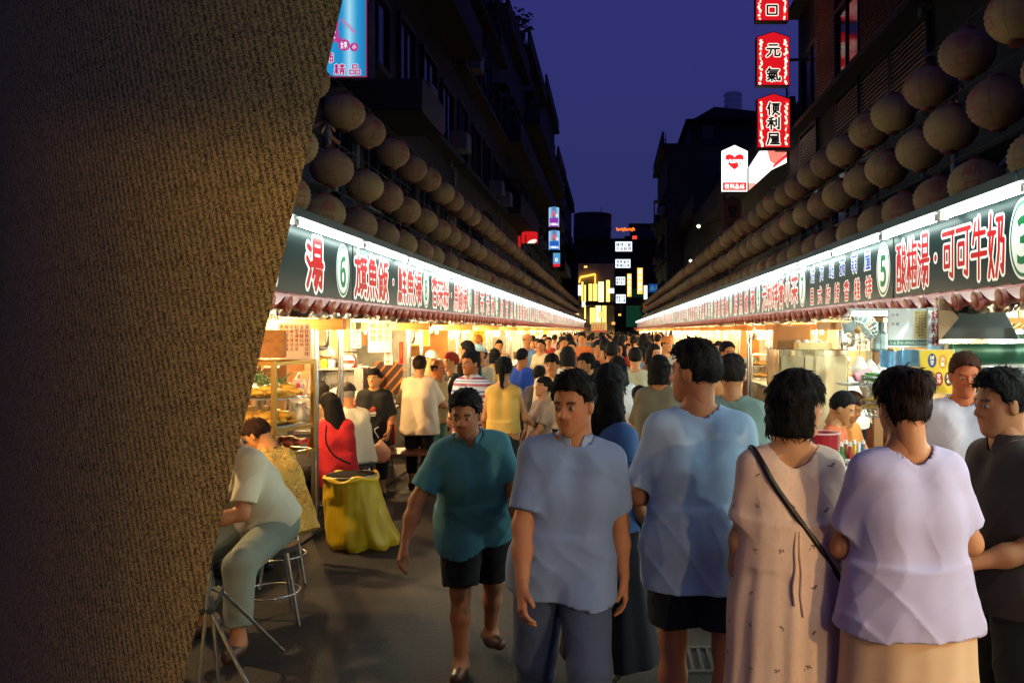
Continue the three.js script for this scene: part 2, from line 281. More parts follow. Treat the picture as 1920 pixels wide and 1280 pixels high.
function stall(s, d0, d1, num, lod) {
  const L = d1 - d0, mid = (d0 + d1) / 2, cool = s > 0 && num <= 5, side = s < 0 ? 'even numbered row' : 'odd numbered row', far = d0 > 22 ? 'distant ' : '';
  const o = thing('food_stall', `${far}food stall whose sign shows the number ${inWords(num)} in the ${side}`, 'food stall', [s * 2.3, 0, -mid], s < 0 ? PI : 0, `food stalls of the ${side}`);
  stalls[num] = o;
  // sign
  const sg = part('sign_board', box(0.05, 0.56, L - 0.012, 0.03, 2.23, 0), mSignEdge, o);
  part('sign_face', sheet(L - 0.03, 0.5, 0.001, 2.215, 0, -PI / 2), M(0xffffff, 0.3, { specularIntensity: 0.06, map: signFor(num), name: 'sign' + num }), sg);
  const cap = part('sign_cap', [rbox(0.2, 0.035, L, -0.055, 2.535, 0, 0.008), box(0.012, 0.06, L, -0.158, 2.515, 0)], mCap, o);
  part('reflector', box(0.145, 0.006, L - 0.02, -0.075, 2.49, 0, 0, 0, -0.3), mReflect, cap);
  const nt = lod < 2 ? 2 : 1, tl = L / nt - 0.08;
  for (let i = 0; i < nt; i++) {
    const z = (i - (nt - 1) / 2) * (L / nt);
    const t = part('tube_light', rod([-0.09, 2.455, z - tl / 2], [-0.09, 2.455, z + tl / 2], 0.017, 10), mTube, sg);
    if (lod < 1) part('lamp_holder', box(0.05, 0.05, 0.035, -0.085, 2.462, z - tl / 2), mReflect, sg), part('lamp_holder', box(0.05, 0.05, 0.035, -0.085, 2.462, z + tl / 2), mReflect, sg), part('bracket', box(0.09, 0.012, 0.05, -0.045, 2.468, z), mReflect, sg);
    const l = new THREE.RectAreaLight(0xe4fff2, TUBE, tl, 0.035);
    l.position.set(s * 2.3 - s * 0.095, 2.434, -mid + (s < 0 ? -z : z)); l.lookAt(l.position.x - s * 0.55, 1.434, l.position.z);
    // turn the long side along the street
    l.up.set(0, 0, 1); l.rotation.set(0, 0, 0);
    const zAxis = new THREE.Vector3(s * 1.1, 1, 0).normalize(), xAxis = new THREE.Vector3(0, 0, 1), yAxis = new THREE.Vector3().crossVectors(zAxis, xAxis);
    l.quaternion.setFromRotationMatrix(new THREE.Matrix4().makeBasis(xAxis, yAxis, zAxis));
    scene.add(l);
  }
  // tiled eave
  const nTile = Math.round(L / 0.27);
  if (lod < 2) for (let i = 0; i < nTile; i++) {
    const z = -L / 2 + (i + 0.5) * L / nTile, r = R0();
    part('roof_tile', tileCap, r < 0.5 ? mTile : mTile2, o, [-0.135, 1.908 + (r - 0.5) * 0.006, z], [0, 0, 0.2]);
    part('roof_tile', tilePan, r < 0.3 ? mTile2 : mTile, o, [-0.13, 1.945, z + L / nTile / 2], [0, 0, 0.2]);
  } else {
    const gs = []; for (let i = 0; i < nTile; i += 2) gs.push(cyl(0.07, 0.07, 0.34, 0, 0, 0, 6).rotateZ(PI / 2).rotateZ(0.16).translate(-0.13, 1.915, -L / 2 + (i + 0.5) * L / nTile));
    gs.push(box(0.3, 0.03, L, -0.13, 1.9, 0)); part('roof_tiles', gs, mTile, o);
  }
  part('eave_board', box(0.03, 0.1, L - 0.01, 0.02, 1.9, 0), M(0x3a2a20, 0.7), o);
  part('foil_skirt', foils[num % 3].clone().scale(1, 1, L - 0.02).translate(-0.18, 1.85, 0), mFoil, o);
  // roof, posts, beam, pipes
  part('roof', box(2.1, 0.03, L, 1.1, 2.06, 0), mRoofUnder, o);
  const zp = s < 0 ? L / 2 - 0.48 : -L / 2 + 0.8;
  const beam = part('beam', rbox(0.82, 0.085, 0.07, 0.33, 1.752, zp, 0.006), mOrange, o);
  const yTop = 1.709;
  const post = (x, z, r) => part('post', rod([x, 0, z], [x, yTop, z], r, 12), mSteel, o);
  post(0.17, zp, 0.032);
  if (lod < 2) { post(0.2, zp + 0.09, 0.02); post(0.17, s < 0 ? -L / 2 + 0.2 : L / 2 - 0.3, 0.026); }
  if (lod < 1) part('pipe', tube([[0.17, 1.45, zp], [0.19, 1.55, zp + 0.04], [0.2, 1.55, zp + 0.28], [0.2, 1.57, zp + 0.38], [0.2, 1.68, zp + 0.42], [0.2, 1.82, zp + 0.42]], 0.022, 40, 8), mSteelDull, o);
  part('back_panel', box(0.04, 1.98, L - 0.01, 2.02, 1.0, 0), cool ? mBackCool : mBackTile, o);
  if (lod < 2) {                                                    // partition at the far end, with what hangs on its near face
    const q = -s, z0 = -q * (L / 2 - 0.035) , r = rng(num * 31 + 2), zf = (k) => z0 + q * k;
    const sp = part('side_panel', box(0.9, 0.95, 0.03, 1.5, 1.5, z0), [mBackTile, mCream, M(0x9aa09a, 0.5, { map: T.stain }), M(0xa8763c, 0.6, { map: T.stain })][(num >> 1) % 4], o);
    part('panel_frame', [box(0.04, 1.9, 0.05, 1.06, 1.0, zf(0.012)), box(0.9, 0.04, 0.05, 1.5, 1.02, zf(0.012))], mOrange, sp);
    for (let i = 0; i < 4; i++) part('pinned_paper', box(0.1 + r() * 0.14, 0.14 + r() * 0.2, 0.004, 1.2 + i * 0.2, 1.5 + r() * 0.28, zf(0.02 + i * 0.002)), [mWhite, M(0xd8a828, 0.7), M(0xb5452a, 0.7), M(0x6f8f92, 0.7)][Math.floor(r() * 4)], sp);
    part('dark_shelf', [box(0.7, 0.02, 0.22, 1.5, 1.3, zf(0.13)), box(0.02, 0.3, 0.2, 1.18, 1.18, zf(0.12))], M(0x4a3626, 0.6), sp);
    const hook = []; for (let i = 0; i < 6; i++) { const x = 1.15 + i * 0.12, h = 0.12 + r() * 0.16; hook.push(rod([x, 1.9, zf(0.05)], [x, 1.9 - h, zf(0.05)], 0.007, 6), ball(0.035, x, 1.9 - h, zf(0.05), 1, 1, 0.5, 8)); } part('utensils', hook, [mSteel, mBlack, mSteelDull][num % 3], sp);
    part('duct', [box(0.3, 0.22, L * 0.8, 1.3 + r() * 0.3, 1.93, 0)], mSteelDull, o);
  }
  // counter
  const ct = part('counter', [rbox(0.62, 0.04, L - 0.5, 0.62, 0.76, 0, 0.008), box(0.5, 0.7, L - 0.6, 0.66, 0.38, 0)], mSteel, o);
  part('counter_panel', box(0.012, 0.56, L - 0.8, 0.4, 0.4, 0), M(num % 3 ? 0x8b3a1e : 0xb59a6a, 0.5, { map: T.stain }), ct);
  if (lod < 2) part('shelf', [box(0.28, 0.025, L - 0.5, 1.84, 1.45, 0), box(0.28, 0.025, L - 0.5, 1.84, 1.12, 0)], mSteelDull, o);
  // what stands along the back wall
  if (lod < 2) {
    const r = rng(num * 13 + 5), dz = (r() - 0.5) * L * 0.4;
    part('doorway', [box(0.03, 1.7, 0.5, 1.985, 0.87, dz)], M(0x3a2416, 0.7), o); part('door_frame', [box(0.05, 1.76, 0.05, 1.97, 0.9, dz - 0.27), box(0.05, 1.76, 0.05, 1.97, 0.9, dz + 0.27), box(0.05, 0.05, 0.59, 1.97, 1.76, dz)], mOrange, o);
    part('cupboard', [rbox(0.36, 0.5, 0.6, 1.78, 1.2, dz + (r() < 0.5 ? -0.75 : 0.75), 0.01)], [mSteelDull, M(0x6f7f86, 0.5), mWood][num % 3], o);
    part('fridge', rbox(0.45, 1.2, 0.5, 1.72, 0.6, dz + (r() < 0.5 ? -1.0 : 1.0) * 0.9, 0.02), [M(0x9aa8a8, 0.4), mSteelDull, M(0xb08a5a, 0.5)][num % 3], o);
    for (let i = 0; i < 3; i++) part('pipe', rod([1.93, 0.9, -L / 2 + 0.2 + r() * (L - 0.4)], [1.93, 2.0, -L / 2 + 0.2 + r() * (L - 0.4)], 0.014, 8), [mSteel, mBlack, mRed][i], o);
    part('hanging_ladle', [0, 1, 2, 3].map((i) => rod([1.2 + i * 0.01, 1.95, -0.5 + i * 0.09], [1.2, 1.62 + r() * 0.1, -0.5 + i * 0.09], 0.009, 6)), mSteel, o);
    part('wall_poster', [sheet(0.3, 0.4, 1.994, 1.55, dz + 0.62, -PI / 2), sheet(0.22, 0.3, 1.994, 1.6, dz - 0.6, -PI / 2)], M([0xd8b020, 0xb03a22, 0x3f7f8a, 0xd08a3a][num % 4], 0.7), o);
    part('roof_rib', [-0.3, 0, 0.3].map((q) => box(1.9, 0.05, 0.05, 1.06, 2.018, q * L)), mOrange, o);
  }
  // lamps
  const warm = cool ? 0xe8fff4 : 0xffd08e;
  const nb = lod < 2 ? 2 : 1;
  for (let i = 0; i < nb; i++) {
    const z = nb === 1 ? 0 : (i ? -0.27 : 0.29) * L, x = i ? 0.75 : 0.55, y = 1.7 - i * 0.02, e = cool ? glow(0xeafff4, 5) : mBulb;
    const b = part('light_bulb', lathe([[0.001, -0.04], [0.022, -0.032], [0.031, -0.008], [0.028, 0.014], [0.013, 0.042], [0.013, 0.07]], 14), e, o, [x, y, z]);
    part('cord', [rod([0, 0.07, 0], [0, 0.33, 0], 0.004, 6), cyl(0.017, 0.017, 0.05, 0, 0.085, 0, 10)], mBlack, b);
    const l = new THREE.PointLight(warm, (cool ? 5.5 : BULB) * (nb === 1 ? 1.7 : 1)); l.castShadow = true;
    l.position.set(s * (2.3 + x), y, -mid + (s < 0 ? -z : z)); l.shadow.radius = 1.2; scene.add(l);
  }
  return o;
}
const LEFT0 = 4.3, LP = 3.3, RP = 3.05;
for (let k = 0; k < 21; k++) stall(-1, LEFT0 + LP * k, LEFT0 + LP * (k + 1), 6 + 2 * k, k < 3 ? 0 : k < 8 ? 1 : 2);
stall(1, 4.5, 6.93, 3, 0); stall(1, 1.5, 4.48, 1, 1);
for (const [a, b, n] of [[-1.6, 1.48, 31], [-3.1, -1.62, 33]]) stall(1, a, b, n, 2);  // unseen stalls added for their light; the second shortened to dim the brown panel
for (let k = 0; k < 22; k++) stall(1, 6.93 + RP * k, 6.93 + RP * (k + 1), 5 + 2 * k, k < 3 ? 0 : k < 8 ? 1 : 2);

// where a point stands in a stall's own axes: x outward from the street, z along the sign (towards its number)
function inStall(num, x, y, z) { const o = stalls[num]; o.updateMatrixWorld(true); return o.localToWorld(new THREE.Vector3(x, y, z)).toArray(); }
const turnOf = (num) => stalls[num].rotation.y;

// ---------------------------------------------------------------- rows of paper lanterns over the stalls
{
  const skin = (hue) => { const r = rng(hue * 31 + 3); return canvasTex(256, 128, (c, W, H) => {
    c.fillStyle = ['#957a50', '#8b6c4c', '#9a8054'][hue]; c.fillRect(0, 0, W, H);
    for (let i = 0; i < 240; i++) { c.fillStyle = 'rgba(' + (r() < 0.5 ? '90,40,34,' : '214,176,120,') + (0.03 + r() * 0.09) + ')'; const w = 4 + r() * 30; c.fillRect(r() * W, r() * H, w, 1 + r() * 8); }
    c.strokeStyle = 'rgba(60,34,28,.5)'; c.lineWidth = 1; for (const x of [20, 84, 148, 212]) { c.beginPath(); c.moveTo(x, 0); c.lineTo(x, H); c.stroke(); }
    for (const x of [40, 168]) { glyph(c, hue === 1 ? '香' : '廟', x, 30, 26, 30, 4, 'rgba(150,44,44,.42)'); glyph(c, '口', x, 70, 26, 26, 4, 'rgba(150,44,44,.42)'); }
  }); };
  const paper = [0, 1, 2].map((k) => M(0xffffff, 0.75, { map: skin(k), name: 'paper' + k }));
  const body = (rings, seg) => { const pts = []; for (let i = 0; i <= rings; i++) { const t = i / rings, a = (t - 0.5) * 2.62, bulge = rings > 20 ? (i % 2 ? 0.006 : -0.006) : 0; pts.push([Math.cos(a) * 0.2 + bulge, Math.sin(a) * 0.172]); } return lathe(pts, seg); };
  const near = body(26, 32), far = body(12, 16), capMat = M(0x6a2a20, 0.6), metal = M(0x5a4638, 0.5);
  const capG = lathe([[0.001, 0.022], [0.05, 0.02], [0.058, 0.006], [0.056, -0.012]], 16), hookG = [rod([0, 0.02, 0], [0, 0.075, 0], 0.004, 5)];
  const tall = [];
  const rnd = rng(99), X = 2.62;
  const names = ['lowest', 'middle', 'highest'];
  for (const s of [-1, 1]) for (let row = 0; row < 3; row++) {
    const h = [2.74, 3.24, 3.72][row] + (s < 0 ? [0.04, 0, 0.12][row] : 0), pitch = s < 0 ? 0.96 : 0.8, first = (s < 0 ? 4.9 : 4.4) + row * 0.27 * (s < 0 ? 1 : -1);
    for (let k = 0; ; k++) {
      const d = first + k * pitch; if (d > 66) break;
      const p = [s * X + (rnd() - 0.5) * 0.03, h + (rnd() - 0.5) * 0.03, -d + (rnd() - 0.5) * 0.18], tilt = (rnd() - 0.5) * 0.3, turn = rnd() * 6.28;
      if (d > 43) { const g = far.clone(); g.translate(...p); tall.push(g); continue; }
      const where = s < 0 ? 'over the even numbered row' : 'over the odd numbered row', nth = ['nearest', 'second nearest', 'third nearest', 'fourth nearest'][k];
      const o = thing('paper_lantern', nth ? `${nth} paper lantern on the ${names[row]} string ${where}` : `unlit paper lantern farther along the ${names[row]} string ${where}`, 'lantern', p, turn, `lanterns on the ${names[row]} string ${where}`);
      o.rotation.z = tilt;
      part('lantern_paper', d < 14 ? near : far, paper[Math.floor(rnd() * 3)], o);
      part('lantern_cap', capG, capMat, o, [0, 0.17, 0]); if (d < 24) { part('lantern_cap', capG, capMat, o, [0, -0.17, 0], [PI, 0, 0]); part('hook', hookG, metal, o, [0, 0.17, 0]); }
    }
    // the wire that carries the string
    const pts = []; for (let d = 4; d <= 67; d += 0.8) pts.push([s * X, h + 0.25 + Math.sin(d * 2.3) * 0.008, -d]);
    solid('lantern_wire', tube(pts, 0.005, 160, 4), mBlack, `thin black wire carrying the ${names[row]} lantern string over the ${s < 0 ? 'even' : 'odd'} numbered row`, 'wire', 'wires of the lantern strings');
  }
  tag(solid('far_lanterns', tall, paper[1]), 'far paper lanterns running together at the end of the street', 'lanterns', null, 'stuff');
  // steel frames that hold the wires
  const frameG = [rod([0, 2.1, 0], [0, 4.05, 0], 0.03, 8), rod([0, 2.6, 0], [0.62, 3.35, 0], 0.02, 6), rod([0, 3.0, 0], [-0.4, 3.0, 0], 0.016, 6)], mFrame = M(0x5e6a6c, 0.5, { metalness: 0.6 });
  for (const s of [-1, 1]) for (let k = 0; k < 9; k++) {
    const d = (s < 0 ? 8.6 : 7.1) + k * 6.6, o = thing('lantern_post', k ? `grey steel pole carrying the lantern strings farther along the ${s < 0 ? 'even' : 'odd'} numbered row` : `nearest grey steel pole carrying the lantern strings of the ${s < 0 ? 'even' : 'odd'} numbered row`, 'pole', [s * 2.86, 0, -d], s < 0 ? PI : 0, `steel poles carrying the lanterns of the ${s < 0 ? 'even' : 'odd'} numbered row`);
    part('pole', frameG[0], mFrame, o); part('brace', frameG[1], mFrame, o); 
    for (const y of [2.99, 3.49, 4.0]) part('arm', rod([0, y, 0], [-0.27, y, 0], 0.014, 6), mFrame, o);
    const r = rng(k + 50);                                     // faded plastic garland
    const gs = []; for (let i = 0; i < 26; i++) { const a = r() * 6.28, y = 3.3 + i * 0.022; gs.push(sheet(0.16, 0.03, 0.08, 0, 0).rotateZ(-0.6 - r() * 0.7).rotateY(a).translate(0, y, 0)); }
    if (k < 3) tag(part('garland', gs, M(0xb07a58, 0.6, { side: THREE.DoubleSide }), o), 'faded reddish plastic garland wound on the pole');
  }
}

// ---------------------------------------------------------------- houses along the street
const mWin = M(0x0d1318, 0.12), mWinLit = glow(0xffb25a, 0.10), mFrameDark = M(0x23282a, 0.6), mAC = M(0x6f7472, 0.6), mGrille = M(0x1c1f20, 0.6);
const houseMats = [0x35393a, 0x3d3a36, 0x2d3234, 0x45443f, 0x343131].map((c) => M(c, 0.85, { map: rep(T.plaster, 3, 3) }));
function uvBox(w, h, d, x, y, z) { const g = box(w, h, d, x, y, z), p = g.attributes.position, n = g.attributes.normal, uv = g.attributes.uv; for (let i = 0; i < p.count; i++) uv.setXY(i, (Math.abs(n.getX(i)) > 0.5 ? p.getZ(i) : p.getX(i)) / 6, p.getY(i) / 6); return g; }
function house(s, d0, d1, h, x, look, label, r, opt = {}) {
  // local axes: facade on x = 0 facing -x (the street), z along the street
  const L = d1 - d0 - 0.04, depth = opt.depth ?? 9, o = thing('street_house', label, 'building', [s * x, 0, -(d0 + d1) / 2], s < 0 ? PI : 0);
  part('wall', uvBox(depth, h, L, depth / 2, h / 2, 0), houseMats[look], o);
  const rf = part('roof', [box(depth + 0.5, 0.25, L - 0.02, depth / 2 - 0.15, h + 0.125, 0), box(0.14, 0.8, L - 0.04, -0.28, h + 0.65, 0)], houseMats[(look + 1) % 5], o);
  if (opt.tank) { const t = part('water_tank', [cyl(0.7, 0.7, 1.5, 2, h + 1.3, opt.tank, 18), cyl(0.72, 0.1, 0.2, 2, h + 2.15, opt.tank, 18), ...[0.9, 1.2, 1.5, 1.8].map((k) => cyl(0.73, 0.73, 0.05, 2, h + k, opt.tank, 18))], M(0x8f979c, 0.35, { metalness: 0.85 }), rf); }
  { const an = []; for (let i = 0; i < 3; i++) { const z = (r() - 0.5) * L * 0.8, ah = 1.2 + r() * 1.6; an.push(rod([0.3, h, z], [0.3, h + ah, z], 0.03, 5), rod([0.3, h + ah * 0.9, z - 0.4], [0.3, h + ah * 0.9, z + 0.4], 0.015, 4), box(0.5, 0.7 + r(), 0.9, 0.4 + r(), h + 0.6, z + 1.2)); } part('roof_clutter', an, mGrille, rf); }
  if (opt.shed) part('roof_room', [box(4, 2.4, L * 0.5, 3, h + 1.4, opt.shed), box(4.4, 0.15, L * 0.56, 2.9, h + 2.7, opt.shed)], houseMats[(look + 2) % 5], rf);
  const floors = Math.floor((h - 3.6) / 3), bays = Math.max(1, Math.round(L / 2.7)), bw = L / bays;
  part('awning', poly([[0, 3.55], [-1.1, 3.2], [-1.1, 3.14], [0, 3.4]], L - 0.4).translate(0, 0, -L / 2 + 0.2), M(0x1f3436, 0.8), o);
  for (let f = 0; f < floors; f++) {
    const y = 3.9 + f * 3;
    const balcony = r() < 0.45 && !opt.flat;
    part('ledge', balcony ? [box(0.85, 0.14, L - 0.1, -0.42, y - 0.25, 0), box(0.08, 0.75, L - 0.12, -0.81, y + 0.19, 0)] : box(0.35, 0.12, L - 0.1, -0.17, y - 0.3, 0), houseMats[(look + f) % 5], o);
    for (let b = 0; b < bays; b++) {
      const z = -L / 2 + (b + 0.5) * bw, w = bw * (0.5 + r() * 0.2), hh = 1.35 + r() * 0.35;
      const wd = part('window', [box(0.09, 0.07, w + 0.14, -0.045, y + hh + 0.03, z), box(0.09, 0.07, w + 0.14, -0.045, y - 0.03, z), box(0.09, hh, 0.06, -0.045, y + hh / 2, z - w / 2 - 0.03), box(0.09, hh, 0.06, -0.045, y + hh / 2, z + w / 2 + 0.03), box(0.05, hh, 0.04, -0.03, y + hh / 2, z)], mFrameDark, o);
      part('pane', box(0.012, hh - 0.02, w - 0.02, -0.012, y + hh / 2, z), mWin, wd);
      const k = r();
      if (opt.flat) continue;
      if (k < 0.3 && !balcony) part('air_conditioner', [rbox(0.5, 0.5, 0.75, -0.35, y - 0.05 + hh * 0.1, z + w * 0.2, 0.02), box(0.06, 0.5, 0.04, -0.1, y - 0.4, z + w * 0.2)], mAC, o);
      else if (k < 0.6) { const gs = []; for (let i = 0; i <= 8; i++) gs.push(box(0.02, hh + 0.2, 0.02, -0.5, y + hh / 2, z - w / 2 + i * w / 8)); for (const q of [0, 0.5, 1]) gs.push(box(0.02, 0.02, w, -0.5, y + q * hh, z)); gs.push(box(0.5, 0.02, 0.02, -0.25, y, z - w / 2), box(0.5, 0.02, 0.02, -0.25, y, z + w / 2), box(0.55, 0.02, w + 0.1, -0.27, y + hh + 0.11, z)); part('window_grille', gs, mGrille, o); }
    }
    if (r() < 0.6) part('drain_pipe', rod([-0.08, y - 0.5, L / 2 - 0.3], [-0.08, y + 2.5, L / 2 - 0.3], 0.05, 6), mAC, o);
  }
  return o;
}
{
  const r = rng(4242);
  const leftRow = [[6, 15.5, 16.5, 0, 'dark house behind the blue hanging shop sign'], [15.5, 25, 18.5, 2, 'second dark house along the number 6 sign side with iron window grilles'], [25, 35.5, 15.6, 1, 'dark five storey house whose roof edge meets the top of the photo'], [35.5, 45, 14.6, 3, 'dark house with a roof garden beside the evening sky'],
    [45, 57, 16.6, 0, 'fifth dark house along the number 6 sign side, behind the red shop sign'], [57, 70, 17.8, 4, 'dark house with a stepped roof behind the blue letter signs'], [70, 82, 15.8, 2, 'low dark house near the far end of the number 6 sign side'], [82, 100, 15.5, 1, 'last dark house beyond the blue letter signs']];
  leftRow.forEach(([a, b, h, k, label], i) => house(-1, a, b, h, 4.6, k, label, r, { tank: i === 6 || i === 3 ? 2 : 0, shed: i === 5 ? -3 : i === 2 ? 2 : i === 4 ? 3 : 0 }));
  house(1, 3, 12.5, 15, 4.75, 2, 'dark house behind the nearest lanterns of the number 5 sign side', r);
  house(1, 12.5, 21.6, 15, 4.75, 0, 'dark house with louvred shutters behind the red vertical signs', r, { flat: true });
  house(1, 21.6, 34, 6.6, 4.9, 1, 'low dark house behind the heart sign', r, {});
  house(1, 34, 47, 6.9, 4.9, 4, 'low dark house between the heart sign and the tall grey house', r);
  const tall = house(1, 58, 70, 14.2, 3.85, 3, 'tall grey house with a water tank against the evening sky', r, { depth: 13 });
  // upper storey, slanting roofs and the steel tank of the tall house (local x away from the street, +z towards the viewer)
  part('upper_storey', [box(6.5, 2.2, 8, 5, 15.5, 0)], houseMats[0], tall);
  part('slanting_roof', [poly([[1.4, 16.45], [1.9, 16.45], [3.4, 17.3], [9, 16.7], [9, 16.5]], 9).translate(0, 0, -4.4)], M(0x17191b, 0.8), tall);
  part('water_tank', [cyl(0.62, 0.62, 1.5, 4.9, 17.9, 3, 18), ...[17.3, 17.7, 18.1, 18.5].map((y) => cyl(0.65, 0.65, 0.06, 4.9, y, 3, 18)), cyl(0.62, 0.2, 0.15, 4.9, 18.7, 3, 18), box(1.2, 0.25, 1.2, 4.9, 17.05, 3)], M(0xaab2b8, 0.3, { metalness: 0.8 }), tall);
  const fw = part('end_window', [box(0.9, 1.1, 0.06, 3.0, 15.6, 4.05)], mFrameDark, tall); part('pane', box(0.7, 0.9, 0.02, 3.0, 15.6, 4.1), mWin, fw);
  house(1, 47, 58, 8.2, 4.9, 2, 'dark house just before the tall grey house', r);
  house(1, 70, 100, 11, 5.2, 1, 'last dark house beyond the tall grey house', r);
  // potted shrub silhouette on the fourth roof
  const sh = thing('roof_shrub', 'dark shrub in a pot on the roof edge beside the evening sky', 'shrub', [mx(970, 41), 15.45, -41]);
  part('pot', cyl(0.3, 0.4, 0.5, 0, 0.25, 0), M(0x4a3a30, 0.8), sh);
  const lg = []; for (let i = 0; i < 260; i++) { const a = r() * 6.28, e = Math.pow(r(), 0.6), y = 0.6 + r() * 0.9; lg.push(sheet(0.16, 0.09).rotateX(r() * 3).rotateY(r() * 6).translate(Math.cos(a) * e * 0.75, y, Math.sin(a) * e * 0.75)); }
  part('foliage', lg, M(0x1d2a16, 0.8, { side: THREE.DoubleSide }), sh);
  // louvred shutters behind the red signs, whose glow is put into the slat colour
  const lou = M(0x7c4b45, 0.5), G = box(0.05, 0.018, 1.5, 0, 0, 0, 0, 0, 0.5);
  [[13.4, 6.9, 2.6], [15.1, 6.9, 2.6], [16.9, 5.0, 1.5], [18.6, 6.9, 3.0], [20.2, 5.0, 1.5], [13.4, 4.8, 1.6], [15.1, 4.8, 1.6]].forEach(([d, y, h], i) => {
    const o = thing('louvred_shutter', 'louvred shutter with red sign glow put into its colour on the dark house', 'shutter', [4.72, y, -d], 0, 'louvred shutters on the dark house');
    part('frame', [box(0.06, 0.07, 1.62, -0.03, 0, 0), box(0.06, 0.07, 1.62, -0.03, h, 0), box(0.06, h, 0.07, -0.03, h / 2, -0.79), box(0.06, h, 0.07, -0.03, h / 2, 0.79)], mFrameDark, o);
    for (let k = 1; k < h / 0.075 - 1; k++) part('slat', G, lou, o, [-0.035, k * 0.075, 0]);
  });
}
// ---------------------------------------------------------------- the end of the street
{
  const r = rng(313);
  const e = thing('corner_building', 'dark corner building with four white signs and green glass at the end of the street', 'building', [mx(1165, 88), 0, -90]);
  part('wall', uvBox(9.2, 10.9, 4, 0, 5.45, 0), M(0x1c2022, 0.7, { map: T.stain }), e);
  part('roof', box(9.6, 0.3, 4.4, 0, 11.05, 0), houseMats[2], e);
  for (let f = 0; f < 3; f++) for (let k = 0; k < 5; k++) { if (k === 3) continue; const w = part('window', box(1.3, 1.3, 0.08, -3.4 + k * 1.5, 4.2 + f * 2.3, 2.05), mFrameDark, e); part('pane', box(1.1, 1.1, 0.03, -3.4 + k * 1.5, 4.2 + f * 2.3, 2.11), mWin, w); }
  part('green_window', box(1.6, 2.2, 0.08, 1.3, 3.2, 2.05), glow(0x1f6b4c, 0.14), e);
  part('green_window', box(1.8, 0.9, 0.08, 1.6, 5.6, 2.05), glow(0x1a5a44, 0.1), e);
  // houses and a hill town far behind
  const far = [[-3.5, 18, 14.5], [2, 9, 16], [7.5, 8, 20], [15, 10, 17], [25, 14, 18], [-14, 12, 17]];
  far.forEach(([x, w, h], i) => { const o = thing('hill_house', ['far dark block just left of the corner building', 'far dark block directly behind the corner building', 'tall far block beside the neon squiggle', 'far block behind the tall grey house', 'farthest tall block hidden by the tall grey house', 'far dark block beyond the even numbered row'][i], 'building', [x, 0, -150 - i], 0); part('wall', uvBox(w, h, 8, 0, h / 2, 0), M([0x34383c, 0x3f3c3a, 0x2f3438][i % 3], 0.9), o); const rf = part('roof', box(w + 0.6, 0.3, 8.4, 0, h + 0.15, 0), houseMats[i % 5], o); part('roof_room', box(w * 0.3, 2, 3, w * 0.2, h + 1.3, 0), houseMats[(i + 1) % 5], rf);
    for (let f = 0; f < 4; f++) for (let k = 0; k < Math.floor(w / 2.4); k++) part('window', box(1.1, 1.2, 0.08, -w / 2 + 1.6 + k * 2.2, h - 2 - f * 2.8, 4.02), r() < 0.16 ? glow(0xffa860, 0.3) : mWin, o); });
  const tk = thing('round_tank_tower', 'dark square tank tower on the skyline beside the dusk sky', 'tower', [mx(1111, 140), 0, -140]); part('wall', box(6, 18.2, 6, 0, 9.1, 0), houseMats[2], tk); part('tank', [cyl(3.1, 3.1, 2.6, 0, 19.5, 0, 20), rod([1.4, 20.8, 0], [1.4, 22, 0], 0.06)], houseMats[0], tk);
  // the lit cafe front, two storeys of yellow windows
  const c = thing('lit_shop_front', 'cream shop front with tall yellow lit windows at the end of the street', 'building', [mx(1118, 80), 0, -81]);
  part('wall', uvBox(3.4, 8.0, 2, 0, 4.0, 0), mCream, c);
  const yl = glow(0xffd56a, 1.35), yl2 = glow(0xffe9a0, 1.7);
  for (const [x, y, w, h, m] of [[-0.55, 5.3, 0.34, 1.6, yl], [-0.1, 5.3, 0.4, 1.6, yl], [0.45, 5.3, 0.5, 2.0, yl2], [1.1, 5.4, 0.35, 2.1, yl], [-0.35, 3.1, 0.5, 1.5, yl], [0.2, 3.1, 0.5, 1.9, yl2], [0.75, 3.1, 0.4, 1.9, yl], [-1.3, 5.4, 0.18, 1.8, yl], [-1.05, 4.4, 0.15, 3.2, yl]]) { const f = part('lit_window', box(w + 0.08, h + 0.08, 0.06, x, y, 1.03), mFrameDark, c); part('pane', box(w, h, 0.03, x, y, 1.075), m, f); }
  part('ledge', [box(3.3, 0.3, 0.5, 0.1, 4.25, 1.2)], M(0x2a2620, 0.7), c);
  part('light_strip', [rod([-1.6, 6.2, 1.2], [-1.5, 6.7, 1.2], 0.07), rod([-1.5, 6.7, 1.2], [-0.1, 7.0, 1.2], 0.09), rod([-0.1, 7.0, 1.2], [-0.1, 5.9, 1.2], 0.06)], glow(0xffb84a, 1.6), c);
}
